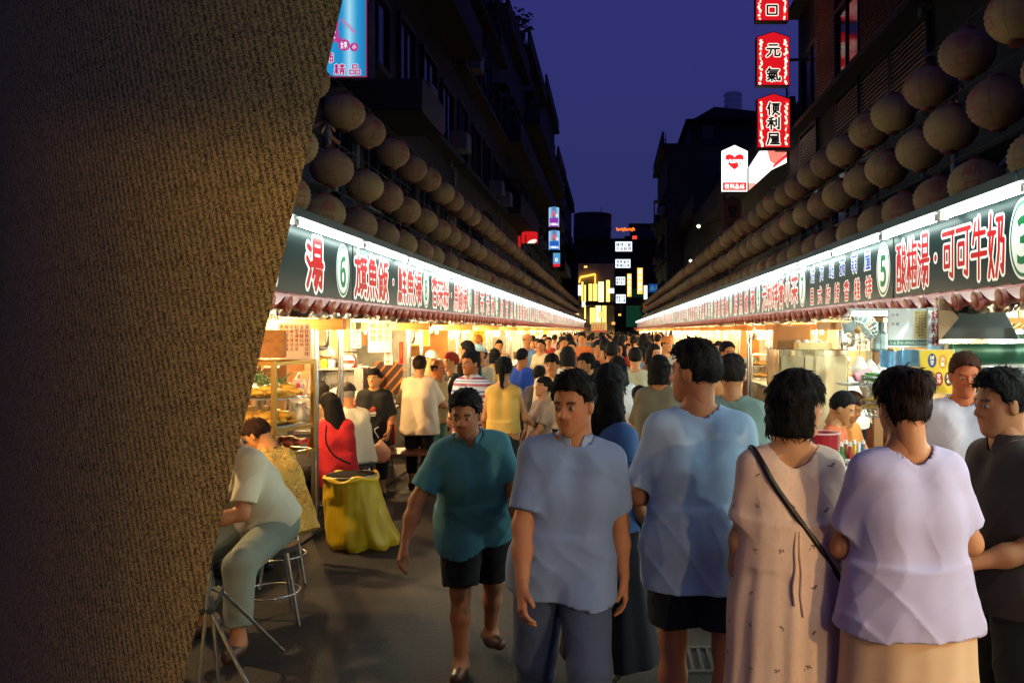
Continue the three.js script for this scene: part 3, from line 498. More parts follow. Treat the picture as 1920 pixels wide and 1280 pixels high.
// ---------------------------------------------------------------- shop signs
const signMat = (w, h, k, draw) => { const t = canvasTex(w, h, draw); return M(0x101010, 0.35, { emissiveMap: t, emissive: new THREE.Color(0xffffff), emissiveIntensity: k, map: t }); };
function lightBox(name, label, px0, py0, px1, py1, d, m, opt = {}) {        // a lit sign box that faces the street's near end
  const x0 = mx(px0, d), x1 = mx(px1, d), y0 = my(py1, d), y1 = my(py0, d), w = x1 - x0, h = y1 - y0, o = thing(name, label, 'sign', [(x0 + x1) / 2, y0, -d], 0, opt.group);
  const roof = opt.peak ? h * opt.peak : 0, pts = opt.peak ? [[-w / 2, 0], [w / 2, 0], [w / 2, h - roof], [0, h], [-w / 2, h - roof]] : opt.pts ? opt.pts.map(([a, b]) => [a - (px0 + px1) / 2, py1 - b].map((v) => v * d / FOCAL)) : [[-w / 2, 0], [w / 2, 0], [w / 2, h], [-w / 2, h]];
  const t = opt.thick ?? 0.22;
  part('sign_case', poly(pts.map(([a, b]) => [a * 1.04, (b - h / 2) * 1.03 + h / 2]), t).translate(0, 0, -t), opt.case ?? mFrameDark, o);
  const f = new THREE.ShapeGeometry(new THREE.Shape(pts.map((p) => new THREE.Vector2(...p)))), p = f.attributes.position, uv = f.attributes.uv;
  for (let i = 0; i < p.count; i++) uv.setXY(i, p.getX(i) / w + 0.5, p.getY(i) / h);
  part('lit_face', f.translate(0, 0, 0.004), m, o);
  if (opt.arm) part('bracket', opt.arm > 0 ? box(opt.arm, 0.06, 0.06, w / 2 + opt.arm / 2, h * 0.5, -t / 2) : box(-opt.arm, 0.06, 0.06, -w / 2 + opt.arm / 2, h * 0.5, -t / 2), mFrameDark, o);
  return o;
}
{
  const zig = (c, x, H, r) => { for (let y = 0; y < H; y += 7) { c.fillStyle = r() < 0.15 ? '#d84a30' : '#fff6da'; c.beginPath(); c.arc(x + (r() - 0.5) * 9, y, 3 + r() * 3.4, 0, 7); c.fill(); } };
  const red = (chars, s0) => signMat(128, 216, 0.95, (c, W, H) => { const r = rng(s0); c.fillStyle = '#c4121c'; c.fillRect(0, 0, W, H); zig(c, 14, H, r); zig(c, W - 14, H, r); c.fillStyle = '#c4121c'; c.fillRect(0, 0, W, 30);
    chars.forEach((ch, i) => { const n = chars.length, sz = n === 3 ? 50 : 54, y = n === 3 ? 36 + i * 60 : 48 + i * 100; glyph(c, ch, (W - sz) / 2, y, sz, sz * 0.94, 7, '#0c0a0a', '#fff3e0', 4); }); });
  const g = 'red signs stacked on the house edge';
  lightBox('red_sign', 'lit red sign with three black characters, lowest of the red stack', 1421, 176, 1481, 276, 20.5, red(['便', '利', '屋'], 3), { peak: 0.1, arm: 0.7, group: g });
  lightBox('red_sign', 'lit red sign with two widely spaced characters, middle of the red stack', 1420, 60, 1480, 159, 20.5, red(['元', '氣'], 4), { peak: 0.1, arm: 0.7, group: g });
  lightBox('red_sign', 'lit red sign cut by the top edge of the photo, highest of the red stack', 1418, -60, 1478, 38, 20.5, red(['廟', '口'], 5), { peak: 0.1, arm: 0.7, group: g });
  const ms = signMat(64, 128, 0.5, (c, W, H) => { c.fillStyle = '#b01a20'; c.fillRect(0, 0, W, H); glyph(c, '弓', 8, 26, 48, 56, 7, '#140808', '#f7e7d7', 4); });
  lightBox('red_shutter_sign', 'small red sign pane with half a character behind the red stack', 1574, 64, 1591, 122, 18, ms, { thick: 0.05 });
  lightBox('heart_sign', 'lit white sign with a red heart and a red band of characters', 1353, 272, 1402, 359, 24, signMat(160, 284, 1.5, (c, W, H) => {
    c.fillStyle = '#fffdf6'; c.fillRect(0, 0, W, H); c.fillStyle = '#cf1c22'; c.beginPath(); c.moveTo(80, 150); c.bezierCurveTo(10, 100, 14, 56, 46, 56); c.bezierCurveTo(64, 56, 76, 66, 80, 76); c.bezierCurveTo(84, 66, 96, 56, 114, 56); c.bezierCurveTo(146, 56, 150, 100, 80, 150); c.fill();
    c.strokeStyle = '#fffdf6'; c.lineWidth = 8; c.lineCap = 'round'; c.beginPath(); c.moveTo(32, 92); c.lineTo(40, 106); c.lineTo(50, 90); c.moveTo(56, 90); c.lineTo(58, 106); c.lineTo(72, 106); c.lineTo(72, 90); c.moveTo(82, 106); c.lineTo(82, 92); c.lineTo(96, 92); c.lineTo(96, 104); c.moveTo(106, 90); c.lineTo(106, 122); c.moveTo(106, 92); c.lineTo(124, 92); c.lineTo(122, 104); c.lineTo(108, 104); c.stroke();
    [...'菜雞品'].forEach((ch, i) => glyph(c, ch, 30 + i * 36, 182, 28, 26, 2, '#e8b9a0')); c.fillStyle = '#c0161c'; c.fillRect(8, 228, W - 16, 48); [...'便利商店'].forEach((ch, i) => glyph(c, '便利品站'[i], 20 + i * 31, 238, 26, 28, 4, '#fff4e4'));
  }), { peak: 0.13 });
  lightBox('slanted_sign', 'lit white and red slanted panel joined to the heart sign', 1404, 282, 1475, 357, 23.4, signMat(142, 150, 1.4, (c, W, H) => { c.fillStyle = '#fff8ee'; c.fillRect(0, 0, W, H); c.fillStyle = '#d8695a'; c.beginPath(); c.moveTo(70, 0); c.lineTo(W, 0); c.lineTo(W, 8); c.lineTo(98, 52); c.lineTo(80, 40); c.fill(); c.fillStyle = '#c8202a'; c.beginPath(); c.moveTo(W, 10); c.lineTo(W, 26); c.lineTo(92, 66); c.lineTo(92, 56); c.fill(); c.fillStyle = '#d98a7c'; c.fillRect(0, 122, 26, 28); }), { pts: [[1404, 314], [1424, 283], [1475, 282], [1475, 305], [1446, 319], [1404, 357]], thick: 0.12 });
  lightBox('brown_sign', 'unlit brown peaked sign with dark brush characters under the heart sign', 1356, 368, 1390, 452, 26, M(0xffffff, 0.6, { map: canvasTex(128, 256, (c, W, H) => { c.fillStyle = '#7c4a38'; c.fillRect(0, 0, W, H); glyph(c, '聲', 34, 50, 66, 70, 7, '#1a1c26'); glyph(c, '寶', 34, 150, 66, 76, 7, '#1a1c26'); c.strokeStyle = '#c9b49a'; c.lineWidth = 6; c.strokeRect(0, 0, W, H); }) }), { peak: 0.12, thick: 0.1 });
  // blue fashion shop sign, high on the near side
  const bl = lightBox('blue_sign', 'big lit blue and white fashion shop sign high over the lanterns', 560, -180, 688, 145, 12.4, signMat(420, 1066, 0.8, (c, W, H) => {
    const gr = c.createLinearGradient(0, 0, W, 0); gr.addColorStop(0, '#2f9fd0'); gr.addColorStop(0.62, '#1f86c0'); gr.addColorStop(0.74, '#9fd0e6'); gr.addColorStop(0.86, '#2b8fc4'); gr.addColorStop(1, '#1672ae'); c.fillStyle = gr; c.fillRect(0, 0, W, H);
    const blob = (x, y, r) => { c.fillStyle = '#b03a86'; c.beginPath(); c.arc(x, y, r, 0, 7); c.fill(); };
    blob(200, 740, 46); blob(190, 800, 56); blob(278, 868, 36); blob(340, 880, 27); blob(248, 838, 20);
    c.strokeStyle = '#e7f2f8'; c.lineWidth = 12; c.beginPath(); c.moveTo(180, 730); c.lineTo(214, 742); c.moveTo(170, 772); c.lineTo(226, 790); c.moveTo(168, 812); c.lineTo(222, 824); c.stroke();
    glyph(c, '妹', 258, 848, 40, 40, 5, '#eef4fa'); glyph(c, '小', 328, 866, 25, 26, 4, '#eef4fa');
    c.save(); c.translate(250, 716); c.rotate(0.72); c.fillStyle = '#c9568f'; c.font = 'bold 34px sans-serif'; c.fillText('Fashion.', 0, 0); c.restore();
    glyph(c, '飾', 146, 912, 66, 64, 8, '#b0226c', '#dfeaf5', 3); glyph(c, '精', 218, 986, 66, 62, 8, '#b0226c', '#dfeaf5', 3); glyph(c, '品', 312, 986, 66, 62, 8, '#b0226c', '#dfeaf5', 3);
    c.fillStyle = '#8a2a4a'; c.fillRect(W - 8, 0, 8, H); c.fillRect(0, H - 8, W, 8);
  }), { thick: 0.35, arm: -0.5 });
  solid('black_awning', poly([[0, 0], [1.05, 0], [1.05, 0.42], [0.08, 0.42], [0, 0.34]], 1.6, 0.03).translate(0, 0, -1.6), mBlack, 'black box awning under the blue fashion sign', 'awning', null, at(652, 205, 12.4));
  // small signs deep in the street
  const as = (col, s0) => signMat(96, 192, 1.1, (c, W, H) => { const gr = c.createLinearGradient(0, 0, W, 0); gr.addColorStop(0, '#8fb8d8'); gr.addColorStop(0.5, '#35618e'); gr.addColorStop(1, '#8fb8d8'); c.fillStyle = gr; c.fillRect(0, 0, W, H); c.fillStyle = col; c.fillRect(6, 110, W - 12, 82); c.font = 'bold 82px serif'; c.fillStyle = '#e04a2a'; c.fillText('A', 14, 96); c.font = 'bold 46px serif'; c.fillStyle = '#dfe8f4'; c.fillText('s', 64, 98); [...'流行精品'].forEach((ch, i) => glyph(c, '活飾精品'[i], 10 + i * 20, 156, 16, 22, 3, '#e8f0ff')); });
  lightBox('letter_sign', 'small lit sign with purple band and letters As, higher of its pair', 1029, 387, 1048, 425, 48, as('#7a2a8a'), { peak: 0.06, arm: -1 });
  lightBox('letter_sign', 'small lit sign with blue band and letters As, lower of its pair', 1029, 431, 1049, 468, 48, as('#1f4f9f'), { peak: 0.06, arm: -1 });
  lightBox('letter_sign', 'small lit blue sign with a red foot below the pair of letter signs', 1037, 474, 1050, 500, 52, signMat(64, 128, 1, (c, W, H) => { c.fillStyle = '#4f86b0'; c.fillRect(0, 0, W, H); c.fillStyle = '#fff'; c.font = 'bold 60px serif'; c.fillText('s', 16, 80); c.fillStyle = '#c8202a'; c.fillRect(0, 100, W, 28); }), {});
  lightBox('red_shop_sign', 'lit red peaked sign with a white swoosh, over the far lanterns', 978, 431, 1008, 456, 42, signMat(128, 108, 0.8, (c, W, H) => { c.fillStyle = '#c81a1c'; c.fillRect(0, 0, W, H); c.fillStyle = '#fff2e2'; c.beginPath(); c.ellipse(84, 96, 40, 17, -0.35, 0, 7); c.fill(); c.fillStyle = '#7a1010'; c.fillRect(24, 40, 14, 68); }), { peak: 0.2 });
  lightBox('red_edge_sign', 'narrow lit red sign beside the red peaked sign', 971, 442, 976, 470, 40, glow(0xb01818, 0.8), {});
  [[1154, 453, 1185, 471], [1154, 486, 1182, 502], [1155, 519, 1172, 534], [1155, 552, 1173, 568]].forEach(([a, b, c2, e], i) => lightBox('white_sign', `white lit sign with dark characters, ${['top', 'second', 'third', 'lowest'][i]} of four on the corner building`, a, b, c2, e, 85, signMat(160, 80, 1.25, (c, W, H) => { c.fillStyle = '#e8f2ff'; c.fillRect(0, 0, W, H); writing(c, 8, 8, 30, 4, 2, '#101820', 60 + i); }), { thick: 0.3, group: 'white signs on the corner building' }));
  [[1176, 513, 1184, 556, 'beside the white signs'], [1195, 502, 1205, 551, 'nearer the tall grey house']].forEach(([a, b, c2, e, w], i) => lightBox('yellow_sign', `narrow yellow lit sign with stacked characters ${w}`, a, b, c2, e, 82, signMat(64, 256, 1.5, (c, W, H) => { c.fillStyle = '#e8a83a'; c.fillRect(0, 0, W, H); [...'站口日尸'].forEach((ch, k) => glyph(c, ch, 12, 12 + k * 62, 40, 44, 11, '#fff3c0')); }), {}));
  lightBox('blue_banner', 'dim blue banner sign at the far end near the lanterns', 1217, 532, 1247, 548, 70, signMat(128, 64, 0.35, (c, W, H) => { c.fillStyle = '#1c5fa8'; c.fillRect(0, 0, W, H); writing(c, 10, 12, 34, 3, 1, '#7fc0ff', 5); }), {});
  lightBox('white_strip_sign', 'slim white lit sign under the yellow signs', 1207, 535, 1214, 561, 80, glow(0xdfe8e8, 1.1), {});
  lightBox('pink_sign', 'slim pink white lit sign at the corner of the lit shop front', 1084, 534, 1090, 554, 78, glow(0xf2d8e4, 1.2), {});
  lightBox('lane_banner', 'cream banner with red edge hung over the end of the lane', 1109, 604, 1138, 622, 74, signMat(256, 128, 0.8, (c, W, H) => { c.fillStyle = '#d8a85a'; c.fillRect(0, 0, W, H); writing(c, 14, 24, 34, 5, 2, '#a0341a', 9); c.fillStyle = '#b01a14'; c.fillRect(0, 104, W, 24); }), { thick: 0.1 });
  const sq = []; for (let i = 0; i < 14; i++) sq.push([mx(1156 + i * 2.6, 140), my(427 + (i % 2) * 4 + (i % 3), 140), -140]);
  solid('neon_squiggle', tube(sq, 0.13, 60, 6), glow(0xff6a1e, 1.4), 'orange squiggle of neon light on the far skyline', 'neon sign');
  { const r = rng(66), cols = [0xffd070, 0xf4f0e0, 0xffb050, 0xd8402a, 0x8fd0c0, 0xffe6a8];
    const where = ['over the lit shop front', 'left of the white signs', 'below the white signs', 'beside the yellow signs', 'under the blue banner', 'at the foot of the tall grey house', 'above the lane banner', 'beside the pink sign', 'right of the lane banner', 'far up beside the neon squiggle', 'behind the last lanterns', 'at the end of the even numbered row'];
    [[1098, 500], [1146, 545], [1162, 590], [1210, 575], [1232, 560], [1240, 520], [1128, 590], [1094, 570], [1150, 606], [1190, 445], [1216, 590], [1082, 590]].forEach(([x, y], i) => { const w = 5 + r() * 8, h = 4 + r() * 9, col = cols[i % 6]; lightBox('small_lit_sign', `tiny ${['yellow', 'white', 'orange', 'red', 'green', 'cream'][i % 6]} lit sign ${where[i]}`, x - w / 2, y - h / 2, x + w / 2, y + h / 2, 72 + i * 0.7, glow(col, 0.9 + r() * 0.5), {}); }); }
  // small round lamps on the dark side
  [[1310, 424, 34], [1351, 447, 30], [1295, 489, 40]].forEach(([x, y, d], i) => { const p = at(x, y, d), o = thing('round_lamp', `small round yellow lamp, ${['highest', 'nearest to the brown sign', 'lowest'][i]} of three over the far lanterns`, 'lamp', p, 0, 'round lamps on the dark side'); const b = part('globe_bulb', ball(0.07), glow(0xffe9a0, 5), o); part('arm', rod([0.05, 0.03, 0], [4.8 - p[0], 0.4, 0], 0.02), mGrille, o); const l = new THREE.PointLight(0xffd890, 1.2); l.position.set(...p); l.castShadow = true; scene.add(l); });
}

// ---------------------------------------------------------------- people: one smooth surface per body, meshed from a distance field
const v3 = { add: (a, b) => [a[0] + b[0], a[1] + b[1], a[2] + b[2]], sub: (a, b) => [a[0] - b[0], a[1] - b[1], a[2] - b[2]], mul: (a, k) => [a[0] * k, a[1] * k, a[2] * k], dot: (a, b) => a[0] * b[0] + a[1] * b[1] + a[2] * b[2], cross: (a, b) => [a[1] * b[2] - a[2] * b[1], a[2] * b[0] - a[0] * b[2], a[0] * b[1] - a[1] * b[0]], norm: (a) => { const l = Math.hypot(...a) || 1; return [a[0] / l, a[1] / l, a[2] / l]; }, mix: (a, b, t) => a.map((x, i) => x + (b[i] - x) * t) };
const along = (p, d, k) => [p[0] + d[0] * k, p[1] + d[1] * k, p[2] + d[2] * k];
const smin = (a, b, k) => { const h = Math.max(k - Math.abs(a - b), 0) / k; return Math.min(a, b) - h * h * k * 0.25; };
const smax = (a, b, k) => -smin(-a, -b, k);
function bone(a, b, ra, rb) {
  const dx = b[0] - a[0], dy = b[1] - a[1], dz = b[2] - a[2], L2 = dx * dx + dy * dy + dz * dz || 1e-9, ax = a[0], ay = a[1], az = a[2], dr = rb - ra;
  return (x, y, z) => { const px = x - ax, py = y - ay, pz = z - az; let t = (px * dx + py * dy + pz * dz) / L2; t = t < 0 ? 0 : t > 1 ? 1 : t; const qx = px - dx * t, qy = py - dy * t, qz = pz - dz * t; return Math.sqrt(qx * qx + qy * qy + qz * qz) - ra - dr * t; };
}
const egg = (c, r) => (x, y, z) => { const a = (x - c[0]) / r[0], b = (y - c[1]) / r[1], e = (z - c[2]) / r[2], k0 = Math.sqrt(a * a + b * b + e * e), k1 = Math.sqrt(a * a / (r[0] * r[0]) + b * b / (r[1] * r[1]) + e * e / (r[2] * r[2])); return k1 < 1e-9 ? -Math.min(...r) : k0 * (k0 - 1) / k1; };
const union = (fs, k) => (x, y, z) => { let d = fs[0](x, y, z); for (let i = 1; i < fs.length; i++) d = smin(d, fs[i](x, y, z), k); return d; };
// surface nets on a grid; blocks that the surface cannot reach are skipped
function meshField(f, lo, hi, h) {
  const n = [0, 1, 2].map((i) => Math.ceil((hi[i] - lo[i]) / h / 4) * 4 + 1), [nx, ny, nz] = n, val = new Float32Array(nx * ny * nz).fill(1), B = 4;
  const id = (i, j, k) => (k * ny + j) * nx + i;
  for (let k = 0; k < nz - 1; k += B) for (let j = 0; j < ny - 1; j += B) for (let i = 0; i < nx - 1; i += B) {
    const c = f(lo[0] + (i + 2) * h, lo[1] + (j + 2) * h, lo[2] + (k + 2) * h);
    if (Math.abs(c) > h * 4.4 + 0.02) { if (c < 0) for (let kk = 0; kk <= B; kk++) for (let jj = 0; jj <= B; jj++) for (let ii = 0; ii <= B; ii++) { const q = id(i + ii, j + jj, k + kk); if (val[q] === 1) val[q] = c; } continue; }
    for (let kk = 0; kk <= B; kk++) for (let jj = 0; jj <= B; jj++) for (let ii = 0; ii <= B; ii++) { const a = i + ii, b = j + jj, e = k + kk; val[id(a, b, e)] = f(lo[0] + a * h, lo[1] + b * h, lo[2] + e * h); }
  }
  const vid = new Int32Array(nx * ny * nz).fill(-1), pos = [], idx = [];
  for (let k = 0; k < nz - 1; k++) for (let j = 0; j < ny - 1; j++) for (let i = 0; i < nx - 1; i++) {
    let m = 0; for (let c = 0; c < 8; c++) if (val[id(i + (c & 1), j + (c >> 1 & 1), k + (c >> 2))] < 0) m |= 1 << c;
    if (m === 0 || m === 255) continue;
    let sx = 0, sy = 0, sz = 0, cnt = 0;
    for (let c = 0; c < 8; c++) for (let a = 1; a < 8; a <<= 1) if (!(c & a)) {
      const e = c | a; if (!((m >> c & 1) ^ (m >> e & 1))) continue;
      const v0 = val[id(i + (c & 1), j + (c >> 1 & 1), k + (c >> 2))], v1 = val[id(i + (e & 1), j + (e >> 1 & 1), k + (e >> 2))], t = v0 / (v0 - v1);
      sx += (c & 1) + (a === 1 ? t : 0); sy += (c >> 1 & 1) + (a === 2 ? t : 0); sz += (c >> 2) + (a === 4 ? t : 0); cnt++;
    }
    vid[id(i, j, k)] = pos.length / 3;
    pos.push(lo[0] + (i + sx / cnt) * h, lo[1] + (j + sy / cnt) * h, lo[2] + (k + sz / cnt) * h);
  }
  const quad = (a, b, c, d, flip) => { if (a < 0 || b < 0 || c < 0 || d < 0) return; flip ? idx.push(a, c, b, a, d, c) : idx.push(a, b, c, a, c, d); };
  for (let k = 1; k < nz - 1; k++) for (let j = 1; j < ny - 1; j++) for (let i = 1; i < nx - 1; i++) {
    const s = val[id(i, j, k)] < 0;
    if (s !== val[id(i + 1, j, k)] < 0) quad(vid[id(i, j - 1, k - 1)], vid[id(i, j, k - 1)], vid[id(i, j, k)], vid[id(i, j - 1, k)], !s);
    if (s !== val[id(i, j + 1, k)] < 0) quad(vid[id(i - 1, j, k - 1)], vid[id(i - 1, j, k)], vid[id(i, j, k)], vid[id(i, j, k - 1)], !s);
    if (s !== val[id(i, j, k + 1)] < 0) quad(vid[id(i - 1, j - 1, k)], vid[id(i, j - 1, k)], vid[id(i, j, k)], vid[id(i - 1, j, k)], !s);
  }
  const N = new Float32Array(pos.length), uv = new Float32Array(pos.length / 3 * 2), e = h * 0.35;
  for (let i = 0; i < pos.length; i += 3) {
    const [x, y, z] = [pos[i], pos[i + 1], pos[i + 2]], gx = f(x + e, y, z) - f(x - e, y, z), gy = f(x, y + e, z) - f(x, y - e, z), gz = f(x, y, z + e) - f(x, y, z - e), l = Math.hypot(gx, gy, gz) || 1;
    N[i] = gx / l; N[i + 1] = gy / l; N[i + 2] = gz / l; uv[i / 3 * 2] = x + z; uv[i / 3 * 2 + 1] = y;
  }
  const g = new THREE.BufferGeometry();
  g.setAttribute('position', new THREE.Float32BufferAttribute(pos, 3)); g.setAttribute('normal', new THREE.BufferAttribute(N, 3)); g.setAttribute('uv', new THREE.BufferAttribute(uv, 2)); g.setIndex(idx);
  return g;
}
// a frame: columns right (person's left), up, forward
function frameOf(up, fwd) { const U = v3.norm(up), Rr = v3.norm(v3.cross(U, fwd)), F = v3.cross(Rr, U); return { U, R: Rr, F }; }
const inFrame = (o, fr, f) => (x, y, z) => { const p = x - o[0], q = y - o[1], r = z - o[2]; return f(p * fr.R[0] + q * fr.R[1] + r * fr.R[2], p * fr.U[0] + q * fr.U[1] + r * fr.U[2], p * fr.F[0] + q * fr.F[1] + r * fr.F[2]); };
const outFrame = (o, fr, p) => [0, 1, 2].map((i) => o[i] + fr.R[i] * p[0] + fr.U[i] * p[1] + fr.F[i] * p[2]);
function turned(v, yaw, pitch) { const [x, y, z] = v, cy = Math.cos(pitch), sy = Math.sin(pitch), y1 = y * cy - z * sy, z1 = y * sy + z * cy, c = Math.cos(yaw), s = Math.sin(yaw); return [x * c + z1 * s, y1, -x * s + z1 * c]; }
const clothMats = new Map();
function cloth(color, extra = {}) { const k = color + JSON.stringify(Object.keys(extra)) + (extra.map?.uuid ?? ''); if (!clothMats.has(k)) clothMats.set(k, new THREE.MeshPhysicalMaterial({ color, roughness: 0.92, bumpMap: rep(T.cloth, 12), bumpScale: 0.0008, sheen: 0.25, sheenRoughness: 0.6, sheenColor: new THREE.Color(0x888888), side: THREE.DoubleSide, ...extra })); return clothMats.get(k); }
const mSkin = new THREE.MeshPhysicalMaterial({ color: 0xffffff, vertexColors: true, roughness: 0.58, specularIntensity: 0.4 });
const hairMat = (c) => M(c, 0.8, { specularIntensity: 0.4, bumpMap: rep(T.steel, 5, 2), bumpScale: 0.005, side: THREE.DoubleSide });
const lin = (hex) => { const c = new THREE.Color(hex); return [c.r, c.g, c.b]; };

function makePerson(o) {
  const fem = !!o.female, fat = o.fat ?? (fem ? 0.94 : 1), q = o.pose ?? {}, near = o.near ?? 1;      // near: 0 close to the camera, 1 in the middle, 2 far
  const cell = [0.014, 0.02, 0.034][near], hc = [0.0052, 0.0078, 0.014][near], hands = near < 2;
  // joints, metres, for a body 1.7 m tall that faces +z
  const tor = frameOf(turned(turned([0, 1, 0], 0, q.lean ?? 0), 0, 0).map((v, i) => v + (i === 0 ? (q.side ?? 0) : 0)), [Math.sin(q.twist ?? 0), 0, Math.cos(q.twist ?? 0)]);
  const leg = (s, L) => { const hip = [s * 0.088, 0, 0], t = v3.norm(L?.t ?? [s * 0.02, -1, 0]), sh = v3.norm(L?.s ?? [0, -1, -0.02]), knee = along(hip, t, 0.405), ank = along(knee, sh, 0.40), f = v3.norm(L?.f ?? [s * 0.25, -0.12, 1]); return { hip, t, sh, knee, ank, f, toe: along(ank, f, 0.15) }; };
  const LG = [leg(1, q.legL), leg(-1, q.legR)], drop = Math.min(LG[0].ank[1], LG[1].ank[1]), base = q.hipY ?? (0.075 - drop);
  for (const l of LG) for (const k of ['hip', 'knee', 'ank', 'toe']) l[k] = [l[k][0], l[k][1] + base, l[k][2]];
  for (const l of LG) { if (l.toe[1] < 0.03) l.toe = [l.toe[0], 0.03, l.toe[2]]; }
  const P = [0, base + 0.03, 0], { U, R, F } = tor, C = along(P, U, 0.27), Nk = along(P, U, 0.50 + (q.stretch ?? 0));
  const arm = (s, A) => { const sh = along(along(Nk, U, -0.078), R, s * 0.151 * (fem ? 0.9 : 1)), u = v3.norm(A?.u ?? [s * 0.13, -1, -0.02]), f = v3.norm(A?.f ?? [s * 0.04, -1, 0.22]), el = along(sh, u, 0.285), wr = along(el, f, 0.235); return { s, sh, el, wr, u, f, curl: A?.curl ?? 0.55, palm: A?.palm ?? [-s, 0, -0.2] }; };
  const AR = [arm(1, q.armL), arm(-1, q.armR)];
  const hYaw = (q.headYaw ?? 0) + (q.twist ?? 0) * 0.3, hPitch = (q.headPitch ?? 0) + (q.lean ?? 0) * 0.35, hd = frameOf(turned([0, 1, 0], hYaw, hPitch), turned([0, 0, 1], hYaw, hPitch));
  const Hc = along(along(Nk, v3.norm(v3.add(v3.mul(U, 0.5), v3.mul(hd.U, 0.5))), 0.15), hd.F, 0.024);
  const skin = lin(o.skin ?? 0xb98660), lip = lin(0x96513f), hairC = lin(o.hair?.color ?? 0x0d0b0b);
  // body
  const sw = fem ? 0.95 : 1, body = union([
    bone(along(P, R, -0.06), along(P, R, 0.06), 0.108 * fat * (fem ? 1.06 : 1), 0.108 * fat * (fem ? 1.06 : 1)), bone(along(P, R, -0.05), along(C, R, -0.06 * sw), 0.1 * fat, 0.1 * fat), bone(along(P, R, 0.05), along(C, R, 0.06 * sw), 0.1 * fat, 0.1 * fat),
    bone(along(C, R, -0.07 * sw), along(along(Nk, U, -0.13), R, -0.074 * sw), 0.098 * fat, 0.086), bone(along(C, R, 0.07 * sw), along(along(Nk, U, -0.13), R, 0.074 * sw), 0.098 * fat, 0.086),
    bone(along(Nk, U, -0.02), along(Hc, hd.U, -0.05), 0.06, 0.052), ...(fem ? [-1, 1].map((s) => bone(along(along(along(Nk, U, -0.22), R, s * 0.07), F, 0.075), along(along(along(Nk, U, -0.2), R, s * 0.07), F, 0.04), 0.055, 0.06)) : []),
    ...AR.flatMap((a) => [bone(along(Nk, U, -0.012), a.sh, 0.05, 0.052), bone(a.sh, a.el, 0.05 * fat * sw, 0.038 * sw), bone(a.el, v3.mix(a.el, a.wr, 0.4), 0.038 * sw, 0.037 * fat * sw), bone(v3.mix(a.el, a.wr, 0.4), a.wr, 0.037 * fat * sw, 0.026)]),
    ...LG.flatMap((l) => [bone(l.hip, l.knee, 0.084 * fat, 0.055), bone(l.knee, v3.mix(l.knee, l.ank, 0.35), 0.052, 0.053), bone(v3.mix(l.knee, l.ank, 0.35), l.ank, 0.053, 0.036), bone(along(l.ank, l.f, -0.045), along(l.ank, [l.f[0], l.f[1], l.f[2]], 0.02), 0.037, 0.036), bone(along([l.ank[0], Math.max(l.ank[1] - 0.02, 0.05), l.ank[2]], l.f, 0.0), l.toe, 0.04, 0.027)]),
  ], 0.035);
  const pts = [P, C, Nk, ...AR.flatMap((a) => [a.sh, a.el, a.wr]), ...LG.flatMap((l) => [l.knee, l.ank, l.toe])];
  const lo = [0, 1, 2].map((i) => Math.min(...pts.map((p) => p[i])) - 0.19), hi = [0, 1, 2].map((i) => Math.max(...pts.map((p) => p[i])) + 0.19);
  const paint = (g, fn) => { const p = g.attributes.position, c = new Float32Array(p.count * 3); for (let i = 0; i < p.count; i++) c.set(fn(p.getX(i), p.getY(i), p.getZ(i)), i * 3); g.setAttribute('color', new THREE.BufferAttribute(c, 3)); return g; };
  const geos = [paint(meshField(body, lo, hi, cell), () => skin)];
  // head
  const fz = fem ? 0.94 : 1, headF = (x, y, z) => {
    let d = HEAD[0](x, y, z); d = smin(d, HEAD[fem ? 2 : 1](x, y, z), 0.035); d = smin(d, HEAD[3](x, y, z), 0.03); d = smin(d, HEAD[4](x, y, z), 0.016); d = smin(d, HEAD[5](x, y, z), 0.014);
    const ax = Math.abs(x); d = smax(d, -HEAD[6](ax, y, z), 0.014); d = smin(d, HEAD[7](ax, y, z), 0.003); d = smin(d, HEAD[8](ax, y, z), 0.012); d = smin(d, HEAD[9](x, y, z), 0.006); d = smin(d, HEAD[10](x, y, z), 0.006); d = smax(d, -HEAD[11](x, y, z), 0.004);
    d = smin(d, HEAD[12](x, y, z), 0.03); return d; };
  const hg = meshField(headF, [-0.1, -0.17, -0.125], [0.1, 0.13, 0.13], hc);
  const bald = o.hair?.style === 'bald';
  paint(hg, (x, y, z) => {
    const ax = Math.abs(x);
    if (z > 0.05 && Math.hypot(ax - 0.031, (y - 0.001) * 1.7) < 0.0135) { const g = Math.hypot(ax - 0.031, y - 0.001); return Math.abs(y - 0.001) > 0.005 ? v3.mul(skin, 0.45) : g < 0.0062 ? [0.01, 0.008, 0.006] : [0.3, 0.27, 0.24]; }
    if (z > 0.05 && ax > 0.014 && ax < 0.05 && Math.abs(y - 0.024 + (ax - 0.03) * (ax - 0.03) * 6) < 0.0045) return v3.mix(skin, hairC, 0.85);
    if (z > 0.06 && ax < 0.021 && Math.abs(y + 0.061) < 0.0075) return v3.mix(skin, lip, 0.55);
    const n = 0.93 + 0.14 * nA(x * 160 + 9, y * 160 + z * 90 + 9), rosy = Math.max(0, 1 - Math.hypot(ax - 0.036, y + 0.03, z - 0.07) / 0.035) * 0.12 + (z > 0.085 ? 0.08 : 0); return [skin[0] * n * (1 + rosy * 0.5), skin[1] * n * (1 - rosy), skin[2] * n * (1 - rosy)];
  });
  const place = (g, org, fr) => { const m = new THREE.Matrix4().makeBasis(new THREE.Vector3(...fr.R), new THREE.Vector3(...fr.U), new THREE.Vector3(...fr.F)).setPosition(...org); return g.applyMatrix4(m); };
  geos.push(place(hg, Hc, hd));
